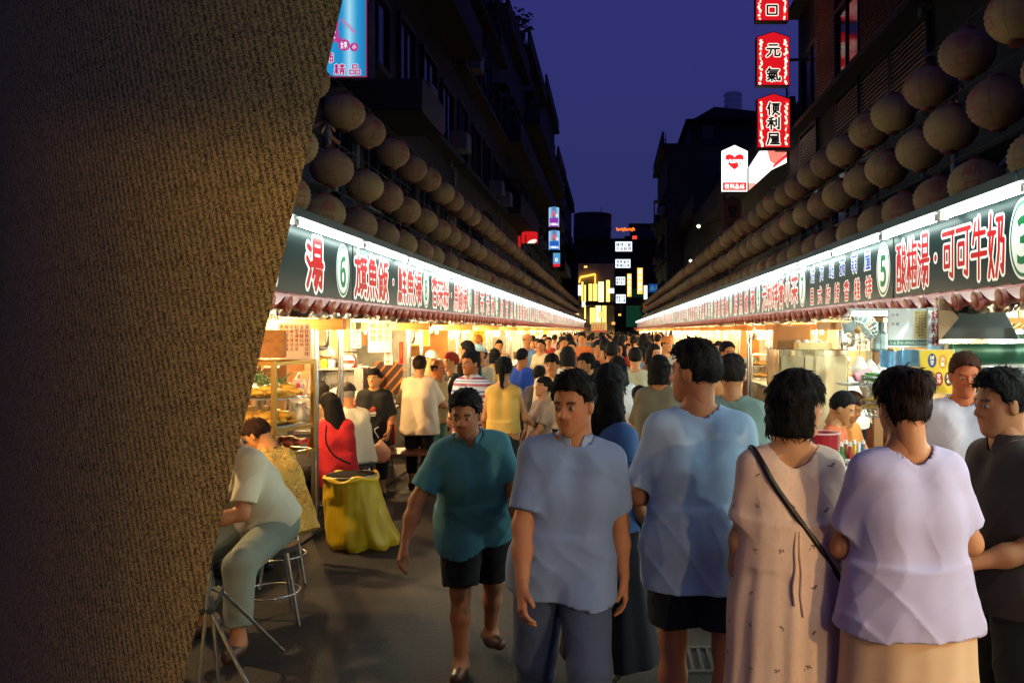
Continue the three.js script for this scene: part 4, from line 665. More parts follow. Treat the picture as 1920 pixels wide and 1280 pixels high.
  // hands: palm, four unequal fingers in three joints, thumb from the side
  if (hands) for (const a of AR) {
    const D = a.f, nrm = v3.norm(v3.sub(a.palm, v3.mul(D, v3.dot(a.palm, D)))), S = v3.cross(D, nrm), pt = (d, s, n) => [0, 1, 2].map((i) => a.wr[i] + D[i] * d + S[i] * s + nrm[i] * n), k = a.curl, fs = [];
    const thumbSide = a.s * (v3.dot(S, [0, 0, 1]) >= 0 ? 1 : -1) * a.s;
    for (const s of [-0.026, 0, 0.026]) fs.push(bone(pt(-0.01, s * 0.6, 0), pt(0.078, s, 0), 0.017, 0.0125));
    const palmF = union(fs, 0.02), fing = [];
    [[-0.03, 0.062], [-0.0105, 0.075], [0.0105, 0.07], [0.03, 0.056]].forEach(([s, len], j) => { const L2 = (thumbSide > 0 ? [0.056, 0.07, 0.075, 0.066][j] : len) * 0.36; let p = [0.082, s, 0], ang = k * 0.5; const seg = []; for (let m = 0; m < 3; m++) { const e = [p[0] + Math.cos(ang) * L2, p[1], p[2] + Math.sin(ang) * L2]; seg.push(bone(pt(...p), pt(...e), 0.0095 - m * 0.001, 0.0085 - m * 0.001)); p = e; ang += k * 0.75; } fing.push(union(seg, 0.004)); });
    const th = [[0.015, 0.022, 0.004], [0.05, 0.046, 0.016], [0.078, 0.05, 0.026 + k * 0.01]].map(([d, s, n]) => [d, s * thumbSide, n]), thumb = union([bone(pt(...th[0]), pt(...th[1]), 0.015, 0.0115), bone(pt(...th[1]), pt(...th[2]), 0.0112, 0.009)], 0.006);
    const f = (x, y, z) => { let d = palmF(x, y, z), e = 1; for (const g of fing) e = Math.min(e, g(x, y, z)); d = smin(d, e, 0.008); d = smin(d, thumb(x, y, z), 0.012); return d; };
    const c = pt(0.07, 0, 0.02); geos.push(paint(meshField(f, c.map((v) => v - 0.125), c.map((v) => v + 0.125), near === 0 ? 0.0055 : 0.0085), () => skin));
  }
  const root = new THREE.Mesh(mergeGeometries(geos), mSkin); root.name = 'person';
  const add = (name, f, l, h, c, mat, label) => { const g = meshField(f, l, h, c); if (!g.index.count) return null; const m = part(name, g, mat, root); if (label) m.userData.label = label; return m; };
  // clothes
  const ph = (o.seed ?? 1) * 1.7, fold = (x, y, z, a) => { const s1 = 1 - Math.abs(Math.sin(x * 9 + z * 7 + y * 5.5 + 1.7 * Math.sin(y * 6 + x * 4 + ph) + ph)), s2 = 1 - Math.abs(Math.sin(x * 12 - z * 8 - y * 8 + 1.5 * Math.sin(y * 5 - x * 6 + ph * 2) + ph)), s3 = 1 - Math.abs(Math.sin(x * 27 + z * 21 + y * 9 + Math.sin(y * 17 + ph) * 1.4)); return a * (0.7 - 0.85 * s1 * s1 - 0.75 * s2 * s2 * s2 - 0.35 * s3 * s3); };
  const t = o.top, b = o.bottom, pelvisY = (x, y, z) => (x - P[0]) * U[0] + (y - P[1]) * U[1] + (z - P[2]) * U[2];
  const neckCut = bone(along(Nk, U, 0.0 - (t?.neck ?? 0.0)), along(Hc, hd.U, -0.04), 0.073 + (t?.neck ?? 0) * 0.6, 0.1);
  const lowY = b && b.type === 'skirt', skirtF = lowY && (() => {
    const top = b.top ?? 0.1, len = b.len ?? 0.6, r0 = (b.waist ?? 0.15) * fat, r1 = b.hem ?? 0.26, mid = v3.mul(v3.add(LG[0].knee, LG[1].knee), 0.5), dir = v3.norm(v3.sub(v3.add(mid, [0, -0.35, 0]), P)), fr = frameOf(v3.mul(dir, -1), F), pl = b.pleats ?? 9;
    return inFrame(along(P, dir, -top), fr, (x, y, z) => { const s = -y / len, k = Math.max(0, Math.min(1, s)), hips = Math.exp(-Math.pow((s * len - top - 0.08) / 0.13, 2)) * 0.018 * fat, r = r0 + (r1 - r0) * Math.pow(k, b.curve ?? 0.9) + hips, a = Math.atan2(z, x), w = Math.sin(a * pl + Math.sin(k * 3 + ph) * 1.2) * 0.6 + Math.sin(a * (pl * 1.7 | 0) + ph * 3 - k * 2) * 0.4; return smax((Math.sqrt(x * x + z * z * 1.7) - r + w * (b.wave ?? 0.012) * (0.15 + k)) * 0.8, Math.max(y, -len - y), 0.008); });
  })();
  const legF = b && b.type !== 'skirt' && (() => {
    const lo2 = b.loose ?? 0.018, len = b.type === 'shorts' ? (b.len ?? 0.9) : 1 + (b.len ?? 0.93), fs = [bone(along(P, R, -0.06), along(P, R, 0.06), 0.112 * fat + lo2 * 0.6, 0.112 * fat + lo2 * 0.6), bone(along(along(P, U, 0.1), R, -0.05), along(along(P, U, 0.1), R, 0.05), 0.098 * fat + lo2 * 0.6, 0.098 * fat + lo2 * 0.6)];
    const seat = union(fs, 0.03), L = LG.map((l) => { const th = bone(l.hip, l.knee, 0.088 * fat + lo2, 0.062 + lo2), sh = bone(l.knee, along(l.ank, l.sh, 0.03), 0.06 + lo2, 0.045 + lo2); return { l, th, sh }; });
    return (x, y, z) => {
      let d = smax(seat(x, y, z), pelvisY(x, y, z) - 0.115, 0.006);
      for (const { l, th, sh } of L) { let e; if (len <= 1) { e = smax(th(x, y, z), (x - l.hip[0]) * l.t[0] + (y - l.hip[1]) * l.t[1] + (z - l.hip[2]) * l.t[2] - 0.405 * len, 0.006); } else { e = smin(th(x, y, z), smax(sh(x, y, z), (x - l.knee[0]) * l.sh[0] + (y - l.knee[1]) * l.sh[1] + (z - l.knee[2]) * l.sh[2] - 0.4 * (len - 1), 0.006), 0.025); } d = smin(d, e, 0.022); }
      return d + fold(x, y * 1.4, z, 0.0048);
    };
  })();
  const topF = t && (() => {
    const lo2 = t.loose ?? 0.015, hem = t.hem ?? -0.1, sl = t.sleeve ?? 0.62, fl = t.flare ?? 0, B = along(P, U, Math.min(0, hem) - 0.05);
    const core = union([bone(along(B, R, -0.062 - fl), along(C, R, -0.064 * sw), 0.116 * fat + lo2 + fl, 0.104 * fat + lo2), bone(along(B, R, 0.062 + fl), along(C, R, 0.064 * sw), 0.116 * fat + lo2 + fl, 0.104 * fat + lo2), bone(along(B, R, -0.04), along(B, R, 0.04), 0.116 * fat + lo2 + fl, 0.116 * fat + lo2 + fl),
      bone(along(C, R, -0.066 * sw), along(along(Nk, U, -0.12), R, -0.076 * sw), 0.098 * fat + lo2, 0.086 + lo2), bone(along(C, R, 0.066 * sw), along(along(Nk, U, -0.12), R, 0.076 * sw), 0.098 * fat + lo2, 0.086 + lo2), ...(fem ? [-1, 1].map((s) => bone(along(along(along(Nk, U, -0.22), R, s * 0.065), F, 0.075), along(along(along(Nk, U, -0.2), R, s * 0.065), F, 0.03), 0.055 + lo2 * 0.7, 0.06 + lo2)) : []),
      ...AR.map((a) => bone(along(Nk, U, -0.02), a.sh, 0.048 + lo2 * 0.6, 0.052 + lo2 * 0.5))], 0.045);
    const slv = AR.map((a) => sl <= 0 ? null : sl <= 1 ? [bone(a.sh, along(a.sh, a.u, 0.285 * sl + 0.05), 0.053 + lo2 * 0.5, 0.048 + lo2), a, 0.285 * sl, a.sh, a.u] : [union([bone(a.sh, a.el, 0.053 + lo2 * 0.5, 0.046 + lo2), bone(a.el, a.wr, 0.046 + lo2, 0.038 + lo2 * 0.7)], 0.02), a, 0.235 * (sl - 1), a.el, a.f]);
    const seated = LG[0].t[1] > -0.55, wide = seated ? 0.2 : skirtF ? 0.5 : 0.29, spine = bone(along(P, U, seated ? -0.05 : -0.3), C, wide * fat, wide * fat), under = o.dress || hem > 0.03 ? null : (legF || skirtF || null);
    return (x, y, z) => {
      const pv = pelvisY(x, y, z); let d = core(x, y, z);
      if (under && pv < 0.16) d = smin(d, smax(smax(under(x, y, z) - 0.028, pv - 0.13, 0.02), spine(x, y, z), 0.02), 0.03);
      d = smax(d, hem - pv, 0.006);
      for (const s of slv) if (s) { const e = smax(s[0](x, y, z), (x - s[3][0]) * s[4][0] + (y - s[3][1]) * s[4][1] + (z - s[3][2]) * s[4][2] - s[2], 0.006); d = smin(d, e, 0.035); }
      const w = Math.min(1, Math.max(0.35, 0.9 - pelvisY(x, y, z) * 1.1));
      return smax(d + fold(x, y, z, 0.0075 * w), -neckCut(x, y, z), 0.01);
    };
  })();
  const cc = cell * (near === 0 ? 0.85 : 1);
  if (o.dress) { const f = union([topF, skirtF], 0.07); add('dress', f, [lo[0] - 0.15, Math.max(0.02, lo[1]), lo[2] - 0.15], [hi[0] + 0.15, hi[1], hi[2] + 0.15], cc, o.dress); }
  else {
    if (topF) add(t.name ?? 'shirt', topF, lo.map((q) => q - 0.08), hi.map((q) => q + 0.08), cc, t.mat);
    if (skirtF) add('skirt', skirtF, [lo[0] - 0.15, lo[1], lo[2] - 0.15], [hi[0] + 0.15, P[1] + 0.2, hi[2] + 0.15], cc, b.mat);
    if (legF) add(b.type, legF, [lo[0] - 0.06, lo[1], lo[2] - 0.06], [hi[0] + 0.06, P[1] + 0.3, hi[2] + 0.06], cc, b.mat);
  }
  if (t?.collar && near < 2) { const cb = bone(along(Nk, U, -0.012), along(along(Nk, U, 0.035), hd.F, 0.0), 0.078, 0.07), ci = bone(along(Nk, U, -0.05), along(Nk, U, 0.1), 0.068, 0.062); add('collar', (x, y, z) => { const d = smax(cb(x, y, z), -ci(x, y, z), 0.004), v = (x - Nk[0]) * F[0] + (y - Nk[1]) * F[1] + (z - Nk[2]) * F[2], r = (x - Nk[0]) * R[0] + (y - Nk[1]) * R[1] + (z - Nk[2]) * R[2], u = (x - Nk[0]) * U[0] + (y - Nk[1]) * U[1] + (z - Nk[2]) * U[2]; return Math.max(d, u - 0.035, -0.06 - u, v > 0 ? 0.012 + (0.03 + u) * 0.25 - Math.abs(r) : -1); }, Nk.map((v) => v - 0.13), Nk.map((v) => v + 0.13), near ? 0.009 : 0.006, t.collar); }
  // shoes
  if (o.shoes !== 0 && near < 2) for (const l of LG) { const a = [l.ank[0], Math.max(l.ank[1] - 0.03, 0.045), l.ank[2]], s = union([bone(along(a, l.f, -0.05), along(a, l.f, 0.03), 0.044, 0.045), bone(along(a, l.f, 0.02), along(l.toe, l.f, 0.012), 0.046, 0.034)], 0.02); add('shoe', (x, y, z) => smax(s(x, y, z), Math.max(-y + 0.004, y - (l.ank[1] + 0.02)), 0.006), [Math.min(a[0], l.toe[0]) - 0.1, -0.01, Math.min(a[2], l.toe[2]) - 0.12], [Math.max(a[0], l.toe[0]) + 0.1, l.ank[1] + 0.09, Math.max(a[2], l.toe[2]) + 0.1], 0.011, o.shoes ?? mBlack); }
  // hair
  const H = o.hair ?? { style: 'short' };
  const st = H.style, wav = (x, y, z) => 0.0005 * Math.sin(Math.atan2(x, z) * 57 + Math.sin(y * 31) * 2.2) + 0.0012 * Math.sin(Math.atan2(x, z) * 11 + y * 24 + Math.sin(y * 40 + x * 30));
  if (st && st !== 'none') {
    const capF = egg([0, 0.02, -0.014], [0.083, 0.109, 0.104]), hl = st === 'bald' ? 0.09 : (H.line ?? (fem ? 0.06 : 0.074)), top = egg([0, 0.05, -0.005], [0.08, 0.088, 0.098]);
    const rag = (x, y) => 0.006 * Math.sin(x * 95 + y * 20) + 0.004 * Math.sin(x * 210 + 1);
    const fHair = (x, y, z) => {
      let d = (st === 'bald' ? capF(x, y, z) : smin(capF(x, y, z), top(x, y, z), 0.02)) + (st === 'short' || st === 'bald' ? Math.max(0, 0.01 - y) * 0.14 : 0);
      const ax = Math.abs(x), low = st === 'short' || st === 'bald' ? -0.055 : st === 'up' ? -0.06 : -0.04;
      d = smax(d, Math.min(z - 0.034 - (y > 0.04 ? (y - 0.04) * 0.9 : 0), hl - y + rag(x, z)), 0.012);
      if (st === 'bald') d = smax(d, y - 0.045, 0.02);
      d = smax(d, Math.min(low - y + rag(x, z) * 0.6, 1), 0.01);
      if (st === 'short' || st === 'bald' || st === 'up' || st === 'tail') d = smax(d, Math.min(z + 0.012, 0.012 - y), 0.01);
      if (st === 'bob') { const s = smax((Math.hypot(x / 0.098, (z + 0.018) / 0.098) - 1) * 0.09, Math.max(y - 0.06, -0.118 - y), 0.02); d = smin(d, smax(s, Math.min(z - 0.022 - Math.max(0, -y) * 0.1, 1), 0.012), 0.015); if (H.fringe) { const g = smax(egg([0, 0.02, 0.0], [0.082, 0.1, 0.104])(x, y, z), Math.max(0.028 - y, 0.04 - z), 0.01); d = smin(d, g, 0.01); } }
      if (st === 'long') { const L = H.len ?? 0.34, s = smax((Math.hypot(x / (0.098 + Math.max(0, -y) * 0.12), (z + 0.045) / 0.075) - 1) * 0.07, Math.max(y - 0.06, -L - y), 0.03); d = smin(d, smax(s, z - 0.02, 0.01), 0.02); }
      if (st === 'tail') d = smin(d, smin(TAIL[0](x, y, z), TAIL[1](x, y, z), 0.02), 0.015);
      if (st === 'up') d = smin(d, BUN(x, y, z), 0.02);
      return d + wav(x, y, z) * (near < 1 ? 1 : 0.6);
    };
    const hgeo = meshField(fHair, [-0.15, st === 'long' ? -0.45 : -0.3, -0.24], [0.15, 0.17, 0.14], hc * 1.05), tufts = [];
    if (near < 2) {
      const rr = rng(Math.round((o.seed ?? 1) * 13) + 5), p = hgeo.attributes.position, nn = hgeo.attributes.normal, tp = [], tn = [], tu = [], count = near === 0 ? 700 : 180;
      for (let i = 0; i < count && p.count; i++) {
        const k = Math.floor(rr() * p.count), P0 = [p.getX(k), p.getY(k), p.getZ(k)], N0 = [nn.getX(k), nn.getY(k), nn.getZ(k)];
        if (N0[1] < -0.55) continue;
        const down = v3.norm([P0[0] * 2.2 + (rr() - 0.5) * 0.2, st === 'short' && P0[1] > 0.06 ? -0.02 : -0.2, (P0[2] > 0 && P0[1] > 0.05 ? 0.5 : -0.05) * 0.3 + (rr() - 0.5) * 0.1]), dn = v3.dot(down, N0), T2 = v3.norm(v3.sub(down, v3.mul(N0, dn))), S2 = v3.cross(N0, T2), w = 0.0022 + rr() * 0.003, L2 = (st === 'short' ? 0.018 : 0.03) + rr() * 0.02, up = 0.0005 + rr() * 0.0035;
        const A = along(along(P0, S2, w), N0, -0.002), B2 = along(along(P0, S2, -w), N0, -0.002), mid = along(along(P0, T2, L2 * 0.5), N0, 0.001 + up), E = along(along(P0, T2, L2), N0, up * 0.6 - 0.001);
        for (const q of [A, B2, mid, mid, B2, E, A, mid, E]) { tp.push(...q); tn.push(...N0); tu.push(q[0] + q[2], q[1]); }
      }
      const tg = new THREE.BufferGeometry(); tg.setAttribute('position', new THREE.Float32BufferAttribute(tp, 3)); tg.setAttribute('normal', new THREE.Float32BufferAttribute(tn, 3)); tg.setAttribute('uv', new THREE.Float32BufferAttribute(tu, 2)); if (tp.length) tufts.push(tg);
    }
    const hm = part('hair', place(join([hgeo, ...tufts]), Hc, hd), H.mat ?? hairMat(H.color ?? 0x0d0b0b), root);
    if (H.style === 'bald') hm.userData.label = 'rim of black hair round a bald crown';
  }
  if (o.cap) {
    const dome = egg([0, 0.035, -0.01], [0.098, 0.105, 0.118]), brim = o.cap.brim ?? 1;
    const fCap = (x, y, z) => { let d = smax(dome(x, y, z), 0.032 - y + z * 0.1, 0.006); if (brim) { const v = smax((Math.hypot(x / 0.078, (z - 0.07) / 0.115) - 1) * 0.07, Math.abs(y - 0.042 + z * 0.12) - 0.005, 0.004); d = smin(d, v, 0.008); } return d; };
    const cm = part('cap', place(meshField(fCap, [-0.14, -0.04, -0.16], [0.14, 0.17, 0.22], hc * 1.05), Hc, hd), o.cap.mat, root);
    if (o.cap.label) cm.userData.label = o.cap.label;
  }
  root.scale.setScalar((o.H ?? 1.7) / 1.7);
  root.userData.joints = { topF, legF, skirtF, P, C, Nk, Hc, U, R, F, AR, LG, hd };
  return root;
}
const HEAD = [egg([0, 0.022, -0.014], [0.075, 0.098, 0.094]), egg([0, -0.045, 0.024], [0.06, 0.078, 0.064]), egg([0, -0.043, 0.024], [0.056, 0.074, 0.062]), bone([0, -0.1, 0.058], [0, -0.098, 0.062], 0.021, 0.021), bone([-0.034, 0.019, 0.07], [0.034, 0.019, 0.07], 0.0125, 0.0125),
  union([bone([0, 0.008, 0.082], [0, -0.026, 0.098], 0.008, 0.0115), bone([-0.012, -0.031, 0.086], [0.012, -0.031, 0.086], 0.0085, 0.0085)], 0.01), egg([0.031, 0.001, 0.094], [0.02, 0.012, 0.017]), egg([0.031, 0.0, 0.07], [0.0135, 0.012, 0.0125]),
  egg([0.077, -0.01, -0.006], [0.009, 0.031, 0.019]), bone([-0.017, -0.0565, 0.078], [0.017, -0.0565, 0.078], 0.0078, 0.0078), bone([-0.015, -0.067, 0.0765], [0.015, -0.067, 0.0765], 0.0082, 0.0082), bone([-0.022, -0.0618, 0.09], [0.022, -0.0618, 0.09], 0.0022, 0.0022), bone([0, -0.05, -0.03], [0, -0.2, -0.035], 0.052, 0.053)];
const TAIL = [bone([0, 0.03, -0.1], [0, 0.01, -0.14], 0.03, 0.03), bone([0, 0.01, -0.14], [0, -0.16, -0.13], 0.032, 0.016)], BUN = egg([0, 0.07, -0.095], [0.055, 0.052, 0.045]);
function placePerson(m, label, px, d, yaw, group) {
  const J = m.userData.joints; m.name = numbered('person'); delete m.userData.joints;
  m.position.set(mx(px, d), 0, -d); m.rotation.y = yaw; scene.add(m);
  tag(m, label, 'person', group); return J;
}

// ---------------------------------------------------------------- things in and before the stalls
const paperMenu = (w, h, bg, fg, cols, rows, seed, extra) => { const W = Math.round(256 * Math.min(1, w / h)), H = Math.round(256 * Math.min(1, h / w)); return M(0xffffff, 0.8, { side: THREE.DoubleSide, name: 'menu' + seed, map: canvasTex(W, H, (c) => { c.fillStyle = bg; c.fillRect(0, 0, W, H); const sz = Math.min(W / (cols * 1.3 + 0.4), H / (rows * 1.2 + 0.4)); writing(c, sz * 0.4, sz * 0.4, sz, cols, rows, fg, seed, 1.3, 1.2); extra?.(c, W, H); }) }); };
function board(name, label, cat, p, w, h, mat, turn = 0, group, hang = 0.12) {   // a thin hung board or paper, p is its upper middle
  const o = thing(name, label, cat, [p[0], p[1] - h, p[2]], turn, group);
  part('panel', box(w, h, 0.012, 0, h / 2, 0), mWhite, o); part('printed_face', sheet(w - 0.006, h - 0.006, 0, h / 2, 0.0085), mat, o);
  if (hang) part('string', [rod([-w * 0.4, h, 0], [-w * 0.36, h + hang, 0], 0.002, 4), rod([w * 0.4, h, 0], [w * 0.36, h + hang, 0], 0.002, 4)], mBlack, o);
  return o;
}
function stool(px, d, label, h = 0.44, col = 0x2a2422) { const o = thing('stool', label, 'stool', [mx(px, d), 0, -d], 0.5); part('seat', cyl(0.16, 0.16, 0.03, 0, h, 0, 20), M(col, 0.5), o); for (const a of [0.8, 2.4, 3.9, 5.5]) part('leg', rod([Math.cos(a) * 0.11, h, Math.sin(a) * 0.11], [Math.cos(a) * 0.2, 0, Math.sin(a) * 0.2], 0.011, 8), mSteel, o); part('ring', new THREE.TorusGeometry(0.165, 0.007, 6, 24).rotateX(PI / 2).translate(0, 0.18, 0), mSteel, o); return o; }
stool(506, 4.98, 'dark stool under the person in the pale shirt'); stool(525, 5.8, 'dark stool under the person in the yellow patterned shirt'); stool(636, 7.55, 'red stool under the woman in red', 0.4, 0x7a1a16); stool(672, 8.15, 'dark stool under the man in the black cap', 0.42); stool(624, 8.65, 'dark stool hidden behind the steel post', 0.42);
{ // sandal straps and folding chair leg at the lower left
  const o = thing('folding_chair', 'folding chair with thin steel legs at the slanting panel edge', 'chair', [mx(398, 4.1), 0, -4.1], 0.3); for (const [a, b] of [[[-0.02, 0.62, 0], [0.03, 0.02, 0.05]], [[0.03, 0.62, 0.3], [-0.02, 0.02, 0.34]], [[0.02, 0.46, -0.02], [0.3, 0.02, -0.3]], [[0.02, 0.46, 0.28], [0.3, 0.02, 0.6]]]) part('leg', rod(a, b, 0.009, 8), mSteel, o); part('seat', rbox(0.34, 0.03, 0.34, -0.12, 0.45, 0.15, 0.01), M(0x1b2a2c, 0.6), o);
}
{ // rubbish bin in its yellow bag
  const d = 6.75, o = thing('rubbish_bin', 'rubbish bin with black lid wrapped in a loose yellow plastic bag', 'bin', [mx(658, d), 0, -d]);
  part('drum', cyl(0.17, 0.19, 0.52, 0, 0.27, 0, 24), M(0x3a3230, 0.5), o);
  const g = new THREE.CylinderGeometry(0.2, 0.25, 0.54, 64, 24, true), p = g.attributes.position;
  for (let i = 0; i < p.count; i++) { const y = p.getY(i), t = 0.5 - y / 0.54, a = Math.atan2(p.getZ(i), p.getX(i)), k = 1 + 0.028 * (1 - 2 * Math.abs(Math.sin(a * 13 + Math.sin(y * 7) * 0.7))) * (0.4 + t) + 0.014 * Math.sin(a * 31 + y * 5 + Math.sin(a * 5) * 2) * (0.3 + t) + 0.075 * t * Math.sin(a * 9 + Math.sin(y * 14) * 0.8) + 0.035 * (nA(a * 6 + 20, y * 16) - 0.5) + (t > 0.93 ? -0.1 * (t - 0.93) / 0.07 : 0) + 0.03 * t * Math.sin(a * 17 + y * 9); p.setXYZ(i, p.getX(i) * k + 0.085 * t * t + Math.max(0, Math.cos(a)) * 0.06 * t, y + 0.28 + Math.sin(a * 7) * 0.01 * t, p.getZ(i) * k); }
  g.computeVertexNormals(); part('plastic_bag', g, M(0xecc928, 0.4, { side: THREE.DoubleSide, transmission: 0.5, thickness: 0, ior: 1.3 }), o);
  part('bag_cuff', (() => { const q = new THREE.TorusGeometry(0.2, 0.018, 8, 60), p = q.attributes.position; for (let i = 0; i < p.count; i++) { const a = Math.atan2(p.getY(i), p.getX(i)); p.setZ(i, p.getZ(i) * (1.2 + 0.5 * Math.sin(a * 7)) + 0.012 * Math.sin(a * 4 + 1)); } q.computeVertexNormals(); return q; })().rotateX(PI / 2).translate(0, 0.54, 0), M(0xdcb824, 0.4), o);
  const lid = part('lid', lathe([[0.001, 0.585], [0.12, 0.58], [0.185, 0.568], [0.196, 0.56]], 32), M(0x15100e, 0.95, { specularIntensity: 0.2 }), o); part('rim', new THREE.TorusGeometry(0.196, 0.006, 8, 36).rotateX(PI / 2).translate(0, 0.562, 0), mSteel, lid);
}
// --- stall with the number six and the next one
{
  const d = 6.35, x = mx(500, d) - 0.0, o = thing('food_cabinet', 'brass framed glass cabinet full of yellow food on the counter', 'cabinet', [x, 0.785, -d], -0.35), W = 0.5, D = 0.42, H = 0.7, fr = M(0x9a7434, 0.35, { metalness: 0.7 });
  for (const sx of [-1, 1]) for (const sz of [-1, 1]) part('frame_post', box(0.03, H, 0.03, sx * W / 2, H / 2, sz * D / 2), fr, o);
  for (const y of [0.015, 0.2, H - 0.02]) part('frame_rail', [box(W, 0.028, 0.028, 0, y, D / 2), box(W, 0.028, 0.028, 0, y, -D / 2), box(0.028, 0.028, D, -W / 2, y, 0), box(0.028, 0.028, D, W / 2, y, 0)], fr, o);
  part('pane', sheet(W - 0.03, H - 0.25, 0, 0.2 + (H - 0.22) / 2, D / 2), mGlass, o); part('pane', sheet(D - 0.03, H - 0.25, W / 2, 0.2 + (H - 0.22) / 2, 0, PI / 2), mGlass, o);
  part('tray', [box(W - 0.06, 0.012, D - 0.06, 0, 0.22, 0), box(W - 0.06, 0.012, D - 0.06, 0, 0.42, 0)], mSteelDull, o);
  const r = rng(6), f1 = [], f2 = [], f3 = []; for (let i = 0; i < 50; i++) { const a = (r() - 0.5) * (W - 0.12), b = (r() - 0.5) * (D - 0.12); f1.push(ball(0.035 + r() * 0.02, a, 0.44 + r() * 0.06, b, 1.4, 0.5, 1, 8)); f2.push(ball(0.03 + r() * 0.02, a * 0.9, 0.245 + r() * 0.05, b, 1.2, 0.7, 1, 8)); if (i < 24) f3.push(ball(0.03 + r() * 0.02, a, 0.045 + r() * 0.05, b, 1.3, 0.8, 1, 8)); }
  part('noodles', f1, M(0xd0a030, 0.5), o); part('fried_food', f2, M(0xb98a2a, 0.5), o); part('sausages', f3, M(0x8a3a1c, 0.4), o);
  const lv = []; for (let i = 0; i < 14; i++) lv.push(rod([(r() - 0.5) * 0.3, 0.5, (r() - 0.5) * 0.2], [(r() - 0.5) * 0.4, 0.56 + r() * 0.06, (r() - 0.5) * 0.3], 0.006, 5)); part('green_onions', lv, M(0x3c6a24, 0.6), o);
  part('price_note', sheet(0.14, 0.06, -0.1, 0.58, D / 2 + 0.004), paperMenu(0.14, 0.06, '#e8dcc0', '#5a3a2a', 5, 2, 41), o);
}
board('paper_menu', 'white paper menu with six columns of small dishes beside the orange beam', 'menu', at(551, 606, 6.9), 0.25, 0.3, paperMenu(0.25, 0.3, '#f2ead2', '#9a4a2a', 6, 7, 3), 0.15);
{ const o = thing('cardboard_box', 'brown cardboard carton standing on the glass food cabinet', 'box', at(500, 670, 6.42), 0.3); part('carton', rbox(0.26, 0.2, 0.24, 0, 0.1, 0, 0.004), mCard, o); part('flap', [box(0.26, 0.006, 0.12, 0, 0.203, 0.06), box(0.05, 0.004, 0.245, 0, 0.208, 0)], M(0x9a6a34, 0.8), o); }
{ const o = thing('carrier_bags', 'bunch of white carrier bags with red print hung beside the cabinet', 'bags', at(563, 745, 6.95)), f = (w, h, x, z, s) => { const g = new THREE.PlaneGeometry(w, h, 8, 10), p = g.attributes.position; for (let i = 0; i < p.count; i++) p.setZ(i, 0.02 * Math.sin(p.getX(i) * 60 + s) + 0.015 * Math.sin(p.getY(i) * 40 + s)); g.computeVertexNormals(); return g.translate(x, h / 2, z); };
  for (let k = 0; k < 3; k++) part('bag', f(0.1, 0.15, -0.01 + k * 0.012, k * 0.025, k * 2), M(0xe8e2da, 0.5, { side: THREE.DoubleSide }), o); part('print', [ball(0.02, 0.01, 0.1, 0.085, 1, 1.2, 0.15, 8), box(0.075, 0.02, 0.004, 0.01, 0.03, 0.088)], M(0xb3242c, 0.6), o); part('handle', tube([[-0.03, 0.15, 0.03], [0.0, 0.2, 0.03], [0.03, 0.15, 0.03]], 0.006, 12, 5), mWhite, o); }
{ const d = 9.0, o = thing('steel_cabinet', 'open steel cabinet with folded papers inside behind the boy in black', 'cabinet', [mx(640, d), 0.77, -d], 0.1), y1 = my(690, d) - 0.77; part('case', [box(0.5, 0.02, 0.4, 0, y1, 0), box(0.5, 0.02, 0.4, 0, 0.02, 0), box(0.02, y1, 0.4, -0.25, y1 / 2, 0), box(0.09, y1, 0.03, 0.215, y1 / 2, 0.19), box(0.02, y1, 0.4, 0.25, y1 / 2, 0), box(0.5, y1, 0.02, 0, y1 / 2, -0.2)], mSteelDull, o); part('papers', [box(0.2, 0.05, 0.2, -0.04, 0.28, 0.05, 0, 0.2), box(0.14, 0.03, 0.18, 0.02, 0.32, 0.06, 0.1, -0.3), box(0.4, 0.012, 0.36, 0, 0.25, 0)], mWhite, o); }
{ const p = at(653, 690, 8.95), o = thing('kitchen_scale', 'round dial kitchen scale on the steel cabinet', 'scale', p, 0.1); part('body', [rbox(0.15, 0.13, 0.1, 0, 0.065, -0.04, 0.02), cyl(0.07, 0.07, 0.03, 0, 0.07, 0, 24).rotateX(0)], M(0xa63a2a, 0.5), o); part('dial', cyl(0.068, 0.068, 0.016, 0, 0, 0, 28).rotateX(PI / 2).translate(0, 0.075, 0.02), M(0xe8e6dc, 0.4), o); part('pointer', box(0.006, 0.05, 0.004, 0, 0.09, 0.03), mBlack, o); part('pan', lathe([[0.001, 0.15], [0.09, 0.155], [0.11, 0.175]], 20), mSteel, o); }
const jar = (name, label, p, r, h, col, top) => { const o = thing(name, label, 'jar', p); part('body', lathe([[0.001, 0], [r, 0], [r, h * 0.82], [r * 0.85, h * 0.9], [r * 0.8, h * 0.92]], 18), M(col, 0.3), o); part('lid', cyl(r * 0.84, r * 0.84, h * 0.1, 0, h * 0.95, 0, 18), M(top, 0.4), o); return o; };
jar('jar', 'green and yellow jar beside the kitchen scale', at(609, 690, 8.9), 0.04, 0.1, 0x8a9a2a, 0x2a6a3a); jar('jar', 'blue and white jar beside the kitchen scale', at(622, 690, 8.87), 0.035, 0.095, 0xb8c4d8, 0x24459c);
{ const o = thing('steel_pot', 'small steel pot with a ladle behind the jars', 'pot', at(636, 690, 9.05)); part('pot', lathe([[0.001, 0], [0.06, 0], [0.066, 0.1], [0.07, 0.104]], 20), mSteel, o); part('ladle', rod([0, 0.06, 0], [0.12, 0.2, 0.02], 0.006, 6), mSteel, o); }
board('hanging_sign', 'big white hanging sign with brown brush characters in the number eight stall', 'sign', at(712, 601, 8.9), 0.24, 0.33, paperMenu(0.24, 0.33, '#fff6e0', '#8a5a2a', 3, 3, 17), 0.12);
